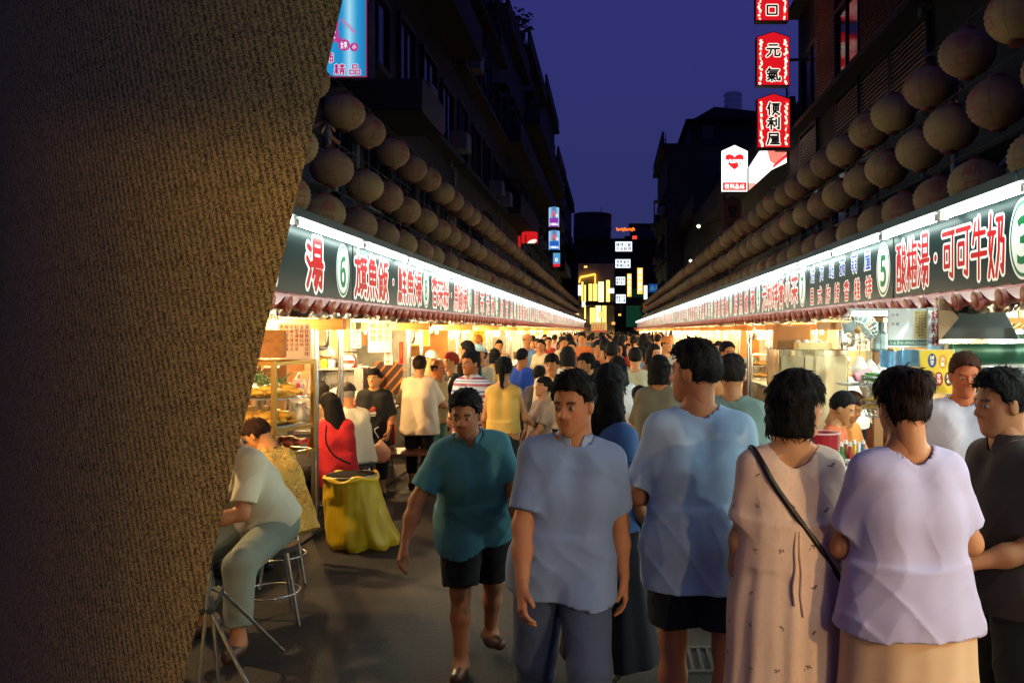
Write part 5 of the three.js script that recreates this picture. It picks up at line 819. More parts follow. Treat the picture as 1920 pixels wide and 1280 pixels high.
board('hanging_strip', 'narrow white strip with characters hung below the big white sign', 'sign', at(728, 634, 9.0), 0.09, 0.28, paperMenu(0.09, 0.28, '#fbf2de', '#6a3a2a', 1, 5, 18), 0.12, null, 0);
board('red_banner', 'thin red vertical banner with yellow characters in the number eight stall', 'banner', at(752, 640, 9.3), 0.05, 0.25, paperMenu(0.05, 0.25, '#b4261a', '#e8b060', 1, 5, 19), 0.1, null, 0);
solid('striped_panel', box(0.3, 0.36, 0.02), M(0xffffff, 0.5, { name: 'stripedpanel', map: canvasTex(128, 128, (c) => { c.fillStyle = '#c8822c'; c.fillRect(0, 0, 128, 128); c.strokeStyle = '#4a2414'; c.lineWidth = 22; for (let i = -2; i < 5; i++) { c.beginPath(); c.moveTo(i * 44, 128); c.lineTo(i * 44 + 128, 0); c.stroke(); } }) }), 'orange panel with dark diagonal stripes beside the stout person', 'panel', null, at(729, 708, 9.45), 0.1);
{ const o = thing('cool_box', 'red cool box with a pale sack on top behind the boy in black', 'cool box', [mx(662, 9.0), 0.72, -9.0]); part('box', rbox(0.28, 0.26, 0.22, 0.02, 0.13, 0.25, 0.03), mRed, o); part('sack', ball(0.13, 0.05, 0.3, 0.25, 1.1, 0.5, 0.8), M(0xd8c8a8, 0.9), o); }
{ const o = thing('shopping_bag', 'orange white plastic shopping bag hanging from the boy\'s hand', 'bag', [mx(716, 8.5), 0.36, -8.45]); const g = new THREE.SphereGeometry(0.095, 24, 18), p = g.attributes.position; for (let i = 0; i < p.count; i++) { const y = p.getY(i), a = Math.atan2(p.getZ(i), p.getX(i)), t = (y + 0.095) / 0.19, k = (t > 0.5 ? 1.05 - (t - 0.5) * 1.5 : 1.05) * (1 + 0.06 * Math.sin(a * 9 + y * 30)); p.setXYZ(i, p.getX(i) * k, y * 1.25, p.getZ(i) * k * 0.7); } g.computeVertexNormals(); part('bag', g.translate(0, 0.15, 0), M(0xe0b090, 0.4, { transmission: 0.35, thickness: 0, ior: 1.3 }), o); part('handle', tube([[-0.02, 0.28, 0], [-0.06, 0.36, 0], [-0.02, 0.39, 0]], 0.005, 12, 5), mWhite, o); }
{ const o = thing('shopping_bag', 'thin white plastic bag hanging from the ponytailed woman\'s hand', 'bag', [mx(1079, 8.25), 0.62, -8.25]); const g = new THREE.SphereGeometry(0.1, 20, 16).scale(0.8, 1.6, 0.5); part('bag', g.translate(0, 0.14, 0), M(0xe8ece8, 0.4, { transmission: 0.5, thickness: 0, ior: 1.3 }), o); part('handle', tube([[-0.02, 0.28, 0], [0, 0.36, 0], [0.02, 0.28, 0]], 0.005, 12, 5), mWhite, o); }
{ const o = thing('red_chair', 'red plastic chair with steel legs beside the boy in black', 'chair', [mx(694, 9.2), 0, -9.2], -0.6); part('seat', rbox(0.36, 0.03, 0.36, 0, 0.42, 0, 0.012), mRed, o); part('backrest', rbox(0.36, 0.4, 0.03, 0, 0.66, -0.18, 0.012), mRed, o); for (const [a, b] of [[-1, -1], [1, -1], [-1, 1], [1, 1]]) part('leg', rod([a * 0.15, 0.42, b * 0.15], [a * 0.18, 0, b * 0.18], 0.011, 8), mSteel, o); }
{ const o = thing('low_table', 'low dark folding table on the roadside behind the yellow bag', 'table', [mx(738, 9.0), 0, -9.0], 0.2); part('top', rbox(0.7, 0.03, 0.5, 0, 0.42, 0, 0.01), M(0x5a2a1a, 0.5), o); for (const [a, b] of [[-1, -1], [1, -1], [-1, 1], [1, 1]]) part('leg', rod([a * 0.31, 0.42, b * 0.2], [a * 0.33, 0, b * 0.22], 0.014, 8), mDark, o); }
{ const r = rng(71), p = [-2.86, 0.785, -6.75]; for (let i = 0; i < 3; i++) { const o = thing('chopstick_pot', ['tall bamboo chopstick pot at the cabinet corner', 'red chopstick pot on the counter behind the steel post', 'small steel spoon pot on the counter'][i], 'pot', [p[0] + i * 0.08, p[1], p[2] - i * 0.22]); part('pot', cyl(0.034, 0.038, 0.12, 0, 0.06, 0, 14), [mCream, mRed, mSteel][i], o); const s = []; for (let k = 0; k < 10; k++) s.push(rod([(r() - 0.5) * 0.03, 0.03, (r() - 0.5) * 0.03], [(r() - 0.5) * 0.06, 0.21, (r() - 0.5) * 0.06], 0.003, 4)); part('chopsticks', s, mWood, o); } }
// --- stalls with the numbers three and five
{ const p = at(1652, 588, 5.75), o = thing('tube_lamp', 'short fluorescent lamp under the eave beside the wall fan', 'lamp', p); part('tube_light', rod([-0.2, 0, 0], [0.2, 0, 0], 0.014, 10), mTube, o); part('fitting', [box(0.44, 0.02, 0.05, 0, 0.026, 0), box(0.02, 0.04, 0.04, -0.21, 0.01, 0), box(0.02, 0.04, 0.04, 0.21, 0.01, 0)], mWhite, o); const l = new THREE.RectAreaLight(0xe4fff2, 24, 0.4, 0.03); l.position.set(p[0], p[1] - 0.017, p[2]); l.rotation.set(-PI / 2, 0, 0); scene.add(l); }
{ const d = 5.9, p = at(1612, 612, d), o = thing('electric_fan', 'wall fan with a wire cage tilted under the eave by the steel post', 'fan', p, -0.5), cage = []; o.rotation.x = 0.75; for (let i = 0; i < 22; i++) { const a = i / 22 * 6.28, c = Math.cos(a), s = Math.sin(a); cage.push(tube([[c * 0.02, s * 0.02, 0.05], [c * 0.09, s * 0.09, 0.045], [c * 0.13, s * 0.13, 0], [c * 0.09, s * 0.09, -0.05]], 0.0025, 8, 4)); } cage.push(new THREE.TorusGeometry(0.13, 0.004, 6, 36), new THREE.TorusGeometry(0.08, 0.003, 6, 30).translate(0, 0, 0.046)); part('cage', cage, M(0xc8ccc4, 0.3, { metalness: 0.7 }), o); for (let i = 0; i < 3; i++) part('blade', box(0.075, 0.1, 0.006, 0, 0.065, 0, 0.2, 0.35, 0).rotateZ(i * 2.094), M(0x9fb0b4, 0.4), o); part('motor', [cyl(0.04, 0.045, 0.1, 0, 0, 0, 16).rotateX(PI / 2).translate(0, 0, -0.1)], M(0xd0c8b0, 0.5), o); part('hub', cyl(0.025, 0.02, 0.03, 0, 0, 0, 14).rotateX(PI / 2).translate(0, 0, 0.04), M(0xc08a3a, 0.4), o); }
board('price_board', 'large white price board with a green telephone strip in the number five stall', 'menu', at(1703, 578, 5.25), 0.245, 0.24, M(0xffffff, 0.6, { name: 'price', side: THREE.DoubleSide, map: canvasTex(512, 500, (c, W, H) => { c.fillStyle = '#f4f8f2'; c.fillRect(0, 0, W, H); c.fillStyle = '#f0e6a0'; c.fillRect(330, 20, 170, 370); writing(c, 40, 60, 40, 2, 2, '#4a6a9a', 4, 1.4, 3); writing(c, 345, 40, 30, 4, 9, '#b07a3a', 6, 1.25, 1.2); c.fillStyle = '#2f7a5a'; c.fillRect(0, 410, W, 70); c.fillStyle = '#f2fff4'; c.font = 'bold 56px sans-serif'; c.fillText(':0968226696', 196, 466); [...'加盟專線'].forEach((ch, i) => glyph(c, '力品香站'[i], 14 + i * 46, 422, 40, 44, 6, '#f2fff4')); }) }), -0.08);
board('vertical_sign', 'white vertical sign with three red brush characters beside the price board', 'sign', at(1755, 576, 5.15), 0.1, 0.255, M(0xffffff, 0.6, { name: 'vert', side: THREE.DoubleSide, map: canvasTex(160, 410, (c, W, H) => { const g = c.createLinearGradient(0, 0, 0, H); g.addColorStop(0, '#fbfaf4'); g.addColorStop(0.75, '#eef4f6'); g.addColorStop(1, '#7ab4d8'); c.fillStyle = g; c.fillRect(0, 0, W, H); [...'烤雞排'].forEach((ch, i) => glyph(c, ch, 34, 24 + i * 126, 94, 100, 12, '#b3201c')); }) }), -0.08, null, 0);
board('yellow_poster', 'yellow poster with red and blue ovals of characters on the roaster front', 'poster', at(1757, 655, 5.0), 0.2, 0.26, M(0xffffff, 0.6, { name: 'yellowposter', side: THREE.DoubleSide, map: canvasTex(256, 330, (c, W, H) => { c.fillStyle = '#e0b81e'; c.fillRect(0, 0, W, H); [[90, 80, '#24306e', '烤香'], [66, 220, '#a3201c', '酸菜'], [140, 220, '#a3201c', '香排'], [214, 220, '#4a1c18', '炸米'], [170, 90, '#c88a1a', '元氣']].forEach(([x, y, col, t]) => { c.fillStyle = col; c.beginPath(); c.ellipse(x, y, 32, 54, 0, 0, 7); c.fill(); [...t].forEach((ch, i) => glyph(c, ch, x - 15, y - 36 + i * 38, 30, 30, 4, '#f4ead0')); }); }) }), -0.08, null, 0);
{ const g = new THREE.PlaneGeometry(0.24, 0.1, 20, 10), p = g.attributes.position; for (let i = 0; i < p.count; i++) { p.setZ(i, 0.012 * Math.sin(p.getX(i) * 70) + 0.01 * nA(p.getX(i) * 30 + 9, p.getY(i) * 40 + 9)); p.setY(i, p.getY(i) + p.getX(i) * -0.06 + 0.01 * Math.sin(p.getX(i) * 24)); } g.computeVertexNormals(); solid('plastic_sheet', g, M(0x6aa8d8, 0.25, { side: THREE.DoubleSide, transmission: 0.4, thickness: 0 }), 'crumpled light blue plastic sheet hanging under the price board', 'plastic sheet', null, at(1688, 672, 5.1)); }
{ const d = 5.0, p = at(1850, 640, d), o = thing('range_hood', 'dark steel range hood with a folded tan side over the roaster', 'hood', [p[0], p[1], p[2]], -0.1); o.scale.setScalar(1.25); part('hood', poly([[-0.2, 0.0], [0.16, 0.0], [0.05, 0.21], [-0.08, 0.21]], 0.4, 0.004).translate(0, 0, -0.42), M(0x101a16, 0.5, { metalness: 0.3, side: THREE.DoubleSide }), o); part('hood_lip', poly([[-0.22, -0.01], [0.18, -0.01], [0.18, 0.012], [-0.22, 0.012]], 0.02).translate(0, 0, 0.0), mSteelDull, o); part('side_sheet', poly([[-0.22, 0.0], [-0.13, 0.11], [-0.2, 0.2], [-0.22, 0.2]], 0.02).translate(0, 0, 0.0), M(0x8a6a44, 0.5), o); part('side_sheet', poly([[0.16, 0.03], [0.24, 0.03], [0.24, 0.215], [0.2, 0.215]], 0.02).translate(0, 0, 0.01), mWood, o); }
{ const d = 5.0, p = at(1868, 690, d), o = thing('roaster', 'dark green drum roaster with a steel front rail', 'roaster', p, -0.08); part('drum', cyl(0.1, 0.1, 0.46, 0, 0, 0, 24).rotateZ(PI / 2).translate(0, 0.1, -0.12), M(0x1c4a34, 0.35, { metalness: 0.3 }), o); part('end_plate', cyl(0.104, 0.104, 0.012, 0, 0, 0, 24).rotateZ(PI / 2).translate(-0.235, 0.1, -0.12), M(0x2a6a48, 0.4), o); part('rail', rod([-0.28, 0.01, 0.0], [0.28, 0.01, 0.0], 0.018, 10), mSteel, o); part('stand', [box(0.03, p[1], 0.03, -0.2, -p[1] / 2, -0.12), box(0.03, p[1], 0.03, 0.2, -p[1] / 2, -0.12)], mSteelDull, o); const r = rng(31), lv = []; for (let i = 0; i < 16; i++) lv.push(rod([(r() - 0.5) * 0.3, 0.2, -0.1], [(r() - 0.5) * 0.4, 0.24 + r() * 0.03, -0.1 + (r() - 0.5) * 0.1], 0.004, 4)); part('skewers', lv, M(0xb9a050, 0.6), o); }
{ const d = 7.5, x0 = mx(1460, d), x1 = mx(1592, d), h = my(655, d), o = thing('steel_counter_cabinet', 'tall tan steel cabinet with cartons stacked on it in the number five stall', 'cabinet', [(x0 + x1) / 2 + 0.3, 0, -d - 0.25], 0.0); part('body', [rbox(x1 - x0, h, 0.5, -0.3, h / 2, 0, 0.01)], M(0xa08c68, 0.4, { metalness: 0.55, roughnessMap: T.steel }), o); part('door', rbox((x1 - x0) * 0.6, h - 0.12, 0.012, -0.3 + (x1 - x0) * 0.17, h / 2, 0.258, 0.004), M(0xb09a74, 0.38, { metalness: 0.5 }), o); part('door', rbox((x1 - x0) * 0.32, h - 0.12, 0.012, -0.3 - (x1 - x0) * 0.31, h / 2, 0.258, 0.004), M(0x988462, 0.42, { metalness: 0.5 }), o);
  const b1 = thing('carton', 'long closed orange brown carton on the tan cabinet', 'box', [mx(1500, d), h, -d - 0.35]); part('carton', rbox(0.3, 0.13, 0.22, 0, 0.065 + 0.08, 0, 0.004), M(0xa8642a, 0.8), b1); part('stack', rbox(0.3, 0.08, 0.22, 0, 0.04, 0, 0.004), mCard, b1);
  const b2 = thing('carton', 'open cream carton tray heaped with small bags on the tan cabinet', 'box', [mx(1530, d), h, -d - 0.1], 0.05); part('tray', [box(0.3, 0.006, 0.16, 0, 0.005, 0), box(0.3, 0.06, 0.006, 0, 0.03, 0.08, -0.2), box(0.3, 0.06, 0.006, 0, 0.03, -0.08), box(0.006, 0.06, 0.16, 0.15, 0.03, 0), box(0.006, 0.06, 0.16, -0.15, 0.03, 0)], M(0xd8b878, 0.8), b2); const r = rng(5), eg = []; for (let i = 0; i < 18; i++) eg.push(ball(0.024, (r() - 0.5) * 0.26, 0.04 + r() * 0.03, (r() - 0.5) * 0.12, 1.1, 0.8, 1, 8)); part('small_bags', eg, M(0xe0d4bc, 0.4), b2); }
{ const d = 5.1, x = mx(1590, d), o = thing('folding_table', 'white topped folding table between the two women', 'table', [x, 0, -d], 0.1); part('top', rbox(0.62, 0.03, 0.9, 0.1, 0.755, -0.2, 0.012), M(0xd4dcdc, 0.35), o); for (const [a, b] of [[-0.16, 0.2], [0.36, 0.2], [-0.16, -0.6], [0.36, -0.6]]) part('leg', rod([a, 0.745, b], [a, 0, b], 0.013, 8), mSteel, o);
  const b = thing('red_bucket', 'red plastic bucket with a pale rim on the white table', 'bucket', [mx(1541, 5.25), 0.772, -5.25]); part('bucket', lathe([[0.001, 0.01], [0.085, 0.0], [0.105, 0.3], [0.112, 0.305], [0.1, 0.3], [0.08, 0.02]], 28), M(0xa01a2a, 0.35), b); part('rim', new THREE.TorusGeometry(0.108, 0.006, 8, 30).rotateX(PI / 2).translate(0, 0.302, 0), M(0xd0a8a8, 0.4), b); part('handle', tube([[-0.108, 0.28, 0], [-0.08, 0.2, 0.09], [0, 0.17, 0.115], [0.08, 0.2, 0.09], [0.108, 0.28, 0]], 0.004, 20, 5), mSteel, b);
  for (let i = 0; i < 3; i++) { const k = thing('noodle_bowl', ['white noodle bowl nearest to the red bucket', 'white noodle bowl with chopsticks before the eating boy', 'small white dish at the far end of the white table'][i], 'bowl', [mx([1575, 1600, 1585][i], [5.0, 5.4, 5.7][i]), 0.772, -[5.0, 5.4, 5.7][i]]); part('bowl', lathe([[0.001, 0.008], [0.035, 0.0], [0.075, 0.05], [0.08, 0.055], [0.07, 0.048], [0.03, 0.012]].map(([a, b2]) => [a * (i === 2 ? 0.7 : 1), b2]), 22), M(0xe4e4de, 0.25), k); part('food', ball(0.055, 0, 0.03, 0, 1, 0.3, 1, 10), M(0xc89a4a, 0.5), k); } }
{ const r = rng(404), cols = [['green', 0x2a6a3a], ['brown', 0x6a3a1c], ['red', 0xa02a1c], ['yellow', 0xc8a02a], ['white', 0xd0d0c8], ['blue', 0x3a6aa0]];
  cols.forEach(([n, c], i) => { const o = thing('sauce_bottle', `${n} sauce bottle on the white topped folding table`, 'bottle', [mx(1578 + i * 8, 5.55 + (i % 2) * 0.12), 0.772, -5.55 - (i % 2) * 0.12]); part('body', lathe([[0.001, 0], [0.026, 0], [0.028, 0.1], [0.012, 0.15], [0.011, 0.18]], 14), M(c, 0.25), o); part('cap', cyl(0.014, 0.012, 0.025, 0, 0.19, 0, 12), mWhite, o); });
  ['nearest to the fan', 'beside the gas meter', 'farthest from the fan'].forEach((w, i) => { const o = thing('hanging_bag', `clear plastic bag of goods hung in the number five stall, ${w}`, 'bag', at(1612 + i * 20, 690 + i * 6, 6.1 + i * 0.1)); const gg = new THREE.SphereGeometry(0.06, 18, 14), p = gg.attributes.position; for (let k = 0; k < p.count; k++) { const y = p.getY(k), a = Math.atan2(p.getZ(k), p.getX(k)), q = (y > 0 ? 1 - y * 9 : 1) * (1 + 0.1 * Math.sin(a * 7 + y * 50)); p.setXYZ(k, p.getX(k) * q, y * 1.5, p.getZ(k) * q * 0.7); } gg.computeVertexNormals(); part('bag', gg, mPlasticBag, o); part('goods', ball(0.04, 0, -0.03, 0, 1, 0.9, 0.7, 8), M([0xc88a3a, 0x9aa84a, 0xb0502a][i], 0.5), o); part('string', rod([0, 0.09, 0], [0, 0.4, 0], 0.002, 4), mBlack, o); });
  ['upper', 'lower'].forEach((w, i) => { const o = thing('wire_basket', `${w} wire basket of greens beside the roaster`, 'basket', at(1650, 735 + i * 45, 5.6)); part('rim', [0, 0.05, 0.1].map((y) => new THREE.TorusGeometry(0.12 - (0.1 - y) * 0.3, 0.004, 5, 24).rotateX(PI / 2).translate(0, y, 0)), mSteel, o); part('wire', Array.from({ length: 12 }, (_, k) => rod([Math.cos(k * 0.524) * 0.09, 0, Math.sin(k * 0.524) * 0.09], [Math.cos(k * 0.524) * 0.12, 0.1, Math.sin(k * 0.524) * 0.12], 0.003, 4)), mSteel, o); part('greens', Array.from({ length: 26 }, () => ball(0.03, (r() - 0.5) * 0.16, 0.06 + r() * 0.06, (r() - 0.5) * 0.16, 1.5, 0.4, 0.8, 6).rotateY(0)), M(i ? 0xb08a3a : 0x4a7a2c, 0.6), o); });
  const t = thing('prep_table', 'steel preparation table under the price board', 'table', [mx(1680, 5.7), 0, -5.75]); part('top', rbox(0.8, 0.03, 0.5, 0, 0.86, 0, 0.01), mSteel, t); part('shelf', box(0.76, 0.02, 0.46, 0, 0.4, 0), mSteelDull, t); for (const [a2, b2] of [[-1, -1], [1, -1], [-1, 1], [1, 1]]) part('leg', rod([a2 * 0.37, 0, b2 * 0.22], [a2 * 0.37, 0.85, b2 * 0.22], 0.016, 8), mSteel, t); }
{ const o = thing('pink_cup', 'pink plastic cup lying on its side on a grey shelf', 'cup', at(1603, 708, 5.9), 0.2); part('cup', lathe([[0.03, 0], [0.038, 0.12], [0.036, 0.12], [0.028, 0.004], [0.001, 0.004]], 18).rotateZ(-1.3), M(0xd08a94, 0.35), o); part('shelf', box(0.3, 0.012, 0.2, 0.06, -0.045, 0), mSteelDull, o); }
{ // fan cage shaped light shade and meters
  const o = thing('gas_meter', 'grey gas meter on a wooden post behind the fan', 'meter', at(1648, 640, 6.6)); part('body', [rbox(0.12, 0.16, 0.1, 0, 0, 0, 0.03), cyl(0.03, 0.03, 0.08, -0.03, 0.11, 0, 12), cyl(0.03, 0.03, 0.08, 0.03, 0.11, 0, 12)], M(0x8a9a98, 0.4, { metalness: 0.4 }), o); part('post', box(0.07, 1.9, 0.05, 0.02, -0.75, -0.09), mWood, o); }
// --- what every stall holds: papers, pots, stacked bowls, boxes, jars on the shelf
{
  const r = rng(900), menuA = [1, 2, 3, 4, 5, 6].map((k) => paperMenu(0.4, 0.3, ['#f6eed6', '#fbf4e2', '#f3e3b0', '#f8f4ea', '#e8c22a', '#f4ead0'][k - 1], ['#a83a22', '#7a4a2a', '#a02a1a', '#4a4a5a', '#9a2a1a', '#b04a2a'][k - 1], 5, 4, 30 + k));
  const potG = lathe([[0.001, 0], [0.15, 0], [0.16, 0.22], [0.168, 0.226], [0.15, 0.22], [0.14, 0.02]], 24), lidG = lathe([[0.001, 0.05], [0.03, 0.048], [0.03, 0.03], [0.15, 0.012], [0.165, 0.0]], 24), bowlG = lathe([[0.03, 0], [0.065, 0.04], [0.07, 0.045], [0.06, 0.04]], 16), tin = lathe([[0.001, 0], [0.05, 0], [0.05, 0.14], [0.001, 0.14]], 14);
  const nums = Object.keys(stalls).map(Number).filter((n) => n < 30 && n !== 1);
  for (const n of nums) {
    const w = inWords(n), near = n <= 12, t = turnOf(n), warm = n % 2 === 0;
    const P = (x, y, z) => inStall(n, x, y, z), L = n % 2 ? 3.0 : 3.2;
    for (let i = 0; i < (near ? 4 : 2); i++) { if (n <= 8 && n % 2 === 0 && i === 0) continue; const a = r(); board('paper_menu', ['cream paper menu hung highest', 'white paper menu hung low', 'small menu sheet at the back', 'wide menu sheet at the side'][i] + ` in the stall numbered ${w}`, 'menu', P(a < 0.5 ? 1.9 : 0.9 + r() * 0.8, 1.76 - r() * 0.12, -L / 2 + 0.3 + r() * (L - 0.6)), 0.26 + r() * 0.3, 0.18 + r() * 0.16, menuA[Math.floor(r() * 6)], a < 0.5 ? t - PI / 2 : 0.1 * (r() - 0.5), null, 0.06); }
    if (n === 3) continue;
    for (let i = 0; i < (near ? 2 : 1); i++) { const o = thing('cooking_pot', `${['big', 'second'][i]} steel cooking pot on the counter of the stall numbered ${w}`, 'pot', P(0.75, 0.782, -L * 0.3 + i * 0.5 + r() * 0.2), r() * 6); part('pot', potG, mSteel, o); if (r() < 0.6) part('lid', lidG, mSteel, o, [0, 0.226, 0]); else part('soup', cyl(0.14, 0.14, 0.01, 0, 0.19, 0, 20), M(0xa8682a, 0.25), o); for (const s of [-1, 1]) part('handle', tube([[s * 0.162, 0.17, -0.04], [s * 0.2, 0.175, -0.03], [s * 0.2, 0.175, 0.03], [s * 0.162, 0.17, 0.04]], 0.008, 12, 5), mSteel, o); }
    for (let i = 0; i < (near ? 2 : 1); i++) { const o = thing('bowl_stack', `${['tall', 'short'][i]} stack of white bowls on the counter of the stall numbered ${w}`, 'bowls', P(0.5, 0.782, L * 0.05 + i * 0.4)); for (let k = 0; k < 5 - i * 2; k++) part('bowl', bowlG, mWhite, o, [0, k * 0.022, 0]); }
    if (near || r() < 0.5) { const k = r(), o = thing('glass_case', `glass food case on the counter of the stall numbered ${w}`, 'case', P(0.62, 0.782, L * 0.3), t), f = [];
      part('frame', [0, 1, 2, 3].map((q) => box(0.02, 0.46, 0.02, (q % 2 ? 1 : -1) * 0.19, 0.23, (q > 1 ? 1 : -1) * 0.3)).concat([box(0.4, 0.02, 0.62, 0, 0.46, 0), box(0.4, 0.02, 0.62, 0, 0.01, 0), box(0.38, 0.01, 0.58, 0, 0.24, 0)]), mSteel, o); part('pane', sheet(0.58, 0.42, -0.19, 0.235, 0, -PI / 2), mGlass, o); for (let q = 0; q < 30; q++) f.push(ball(0.03 + r() * 0.02, (r() - 0.5) * 0.28, (q % 2 ? 0.045 : 0.27) + r() * 0.02, (r() - 0.5) * 0.5, 1.3, 0.7, 1, 7)); part('food', f, M([0xc08a2c, 0xb0542a, 0x9a7a3a, 0x8a9a4a][Math.floor(k * 4)], 0.5), o); }
    if (near) {
      for (let i = 0; i < 7; i++) { const o = thing('shelf_tin', `${['red', 'yellow', 'white', 'green', 'brown', 'blue', 'silver'][i]} tin on the back shelf of the stall numbered ${w}`, 'tin', P(1.84, i % 2 ? 1.463 : 1.133, -L * 0.4 + i * L * 0.125)); part('tin', tin, M([0xa02a1a, 0xd0a02a, 0xd8d0c0, 0x3a7a3a, 0x7a4a22, 0x2a4a8a, 0xa0a0a0][i], 0.4), o); part('lid', cyl(0.051, 0.051, 0.012, 0, 0.146, 0, 14), mSteel, o); }
      const o = thing('cardboard_box', `cardboard carton on top of the back shelf of the stall numbered ${w}`, 'box', P(1.78, 1.463, L * 0.32), t + 0.1); part('carton', rbox(0.3, 0.24, 0.4, 0, 0.12, 0, 0.005), mCard, o); part('tape', box(0.302, 0.002, 0.05, 0, 0.2415, 0), M(0xc8a060, 0.4), o);
    }
    if (n !== 6 && n !== 5) { const f = thing('round_fan', `round wall fan at the back of the stall numbered ${w}`, 'fan', P(1.9, 1.72, L * 0.1), t - PI / 2); const cg = [new THREE.TorusGeometry(0.15, 0.006, 6, 26), new THREE.TorusGeometry(0.09, 0.004, 6, 22).translate(0, 0, 0.03)]; for (let q = 0; q < 10; q++) cg.push(rod([Math.cos(q * 0.628) * 0.02, Math.sin(q * 0.628) * 0.02, 0.04], [Math.cos(q * 0.628) * 0.15, Math.sin(q * 0.628) * 0.15, 0], 0.003, 4)); part('cage', cg, mSteel, f); part('blades', [0, 1, 2].map((q) => box(0.07, 0.11, 0.005, 0, 0.07, 0, 0, 0.4, 0).rotateZ(q * 2.094)), M(0xb8c0b8, 0.4), f); part('motor', cyl(0.04, 0.04, 0.08, 0, 0, 0, 12).rotateX(PI / 2).translate(0, 0, -0.05), M(0xd0c8b0, 0.5), f); }
  }
}

// ---------------------------------------------------------------- the people of the market
const deg = (a) => a * PI / 180;
const sit = { legL: { t: [0.16, -0.1, 1], s: [0.02, -1, 0.05] }, legR: { t: [-0.16, -0.1, 1], s: [-0.02, -1, 0.05] }, armL: { u: [0.2, -1, 0.35], f: [-0.35, -0.15, 1] }, armR: { u: [-0.2, -1, 0.35], f: [0.35, -0.15, 1] } };
const walk = (k = 1) => ({ legL: { t: [0.03, -1, 0.34 * k], s: [0, -1, -0.04] }, legR: { t: [-0.03, -1, -0.2 * k], s: [0, -1, -0.42 * k] }, armL: { u: [0.2, -1, -0.25 * k], f: [0.06, -1, 0.15] }, armR: { u: [-0.2, -1, 0.2 * k], f: [-0.02, -1, 0.5] } });
const teal = cloth(0x3b7482), black = cloth(0x0c0c0e), navy = cloth(0x10131f), white = cloth(0xd9d4c8), denim = cloth(0x2c4a78);
const pat = (w, h, draw, k = 1) => { const t = canvasTex(w, h, draw); t.wrapS = t.wrapT = THREE.RepeatWrapping; t.repeat.set(k, k); return t; };
const stripes = cloth(0xffffff, { map: pat(64, 256, (c, W, H) => { c.fillStyle = '#cfd3dd'; c.fillRect(0, 0, W, H); for (const [y, h, col] of [[10, 26, '#8b4a58'], [52, 10, '#5a6c96'], [80, 30, '#a8606a'], [130, 14, '#e6e2e4'], [160, 18, '#55709a'], [200, 32, '#94505e']]) { c.fillStyle = col; c.fillRect(0, y, W, h); } }, 4.2), name: 'stripes' });
const floral = cloth(0xffffff, { map: pat(256, 256, (c, W, H) => { const r = rng(8); c.fillStyle = '#c79a42'; c.fillRect(0, 0, W, H); c.lineWidth = 3; for (let i = 0; i < 60; i++) { c.strokeStyle = r() < 0.6 ? '#8f6a2c' : '#dcb968'; c.beginPath(); const x = r() * W, y = r() * H, a = r() * 6, R = 8 + r() * 22; c.arc(x, y, R, a, a + 3.5); c.arc(x + R, y, R * 0.5, a + 3, a + 6); c.stroke(); } }, 2.6), name: 'floral' });
const dressCloth = cloth(0xffffff, { map: pat(256, 256, (c, W, H) => { const r = rng(12); c.fillStyle = '#dcbfa8'; c.fillRect(0, 0, W, H); for (let i = 0; i < 8; i++) { const x = 20 + (i % 3) * 84 + r() * 30, y = 20 + Math.floor(i / 3) * 84 + r() * 30; c.strokeStyle = '#6f5648'; c.lineWidth = 2; for (let k = 0; k < 5; k++) { c.beginPath(); c.moveTo(x + r() * 18, y + r() * 12); c.lineTo(x + r() * 22, y + r() * 12); c.stroke(); } } for (let i = 0; i < 500; i++) { c.fillStyle = 'rgba(160,110,90,.12)'; c.fillRect(r() * W, r() * H, 2, 8); } }, 2.4), name: 'dress' });
const H0 = (ytop, d) => EYE - (ytop - 620) * d / FOCAL;
function put(label, px, d, ytop, yaw, o) { o.H ??= H0(ytop, d); o.seed = px; return placePerson(makePerson(o), label, px, d, deg(yaw), o.group); }
const faceOf = (J, x, y, back = true) => { const f = (z) => Math.min(J.topF ? J.topF(x, y, z) : 1, J.skirtF ? J.skirtF(x, y, z) : 1), s = back ? 1 : -1; let z = -0.45 * s; for (let i = 0; i < 90 && f(z) > 0.004; i++) z += 0.005 * s; return z; };
const last = () => scene.children[scene.children.length - 1];

// --- close to the camera
put('bent walking man in a teal shirt and black shorts beside the yellow rubbish bag', 893, 4.3, 700, 14, { near: 0, H: 1.5, fat: 1.08, skin: 0x8c6048, top: { mat: teal, sleeve: 0.75, hem: -0.13, loose: 0.03, collar: teal }, bottom: { type: 'shorts', mat: black, len: 0.94, loose: 0.04 }, shoes: M(0x3a2018, 0.4),
  hair: { style: 'short' }, pose: { lean: 0.44, side: -0.12, headPitch: 0.12, headYaw: -0.35, legL: { t: [0.04, -1, -0.15], s: [0, -1, -0.5] }, legR: { t: [-0.02, -1, 0.22], s: [0, -1, 0.06] }, armL: { u: [0.35, -1, 0.0], f: [0.1, -1, 0.4] }, armR: { u: [-0.55, -1, 0.05], f: [-0.3, -1, 0.3] } } });
put('walking man in a light blue polo shirt and grey blue trousers', 1052, 3.3, 688, 8, { near: 0, H: 1.6, skin: 0xa37052, top: { mat: cloth(0x6c82aa), sleeve: 0.8, hem: -0.14, loose: 0.026, collar: cloth(0x8395b8) }, bottom: { type: 'trousers', mat: cloth(0x3d4a6a), loose: 0.03 }, hair: { style: 'short' }, pose: { ...walk(1.25), headYaw: -0.55, headPitch: 0.12, side: 0.1, lean: 0.13 } });
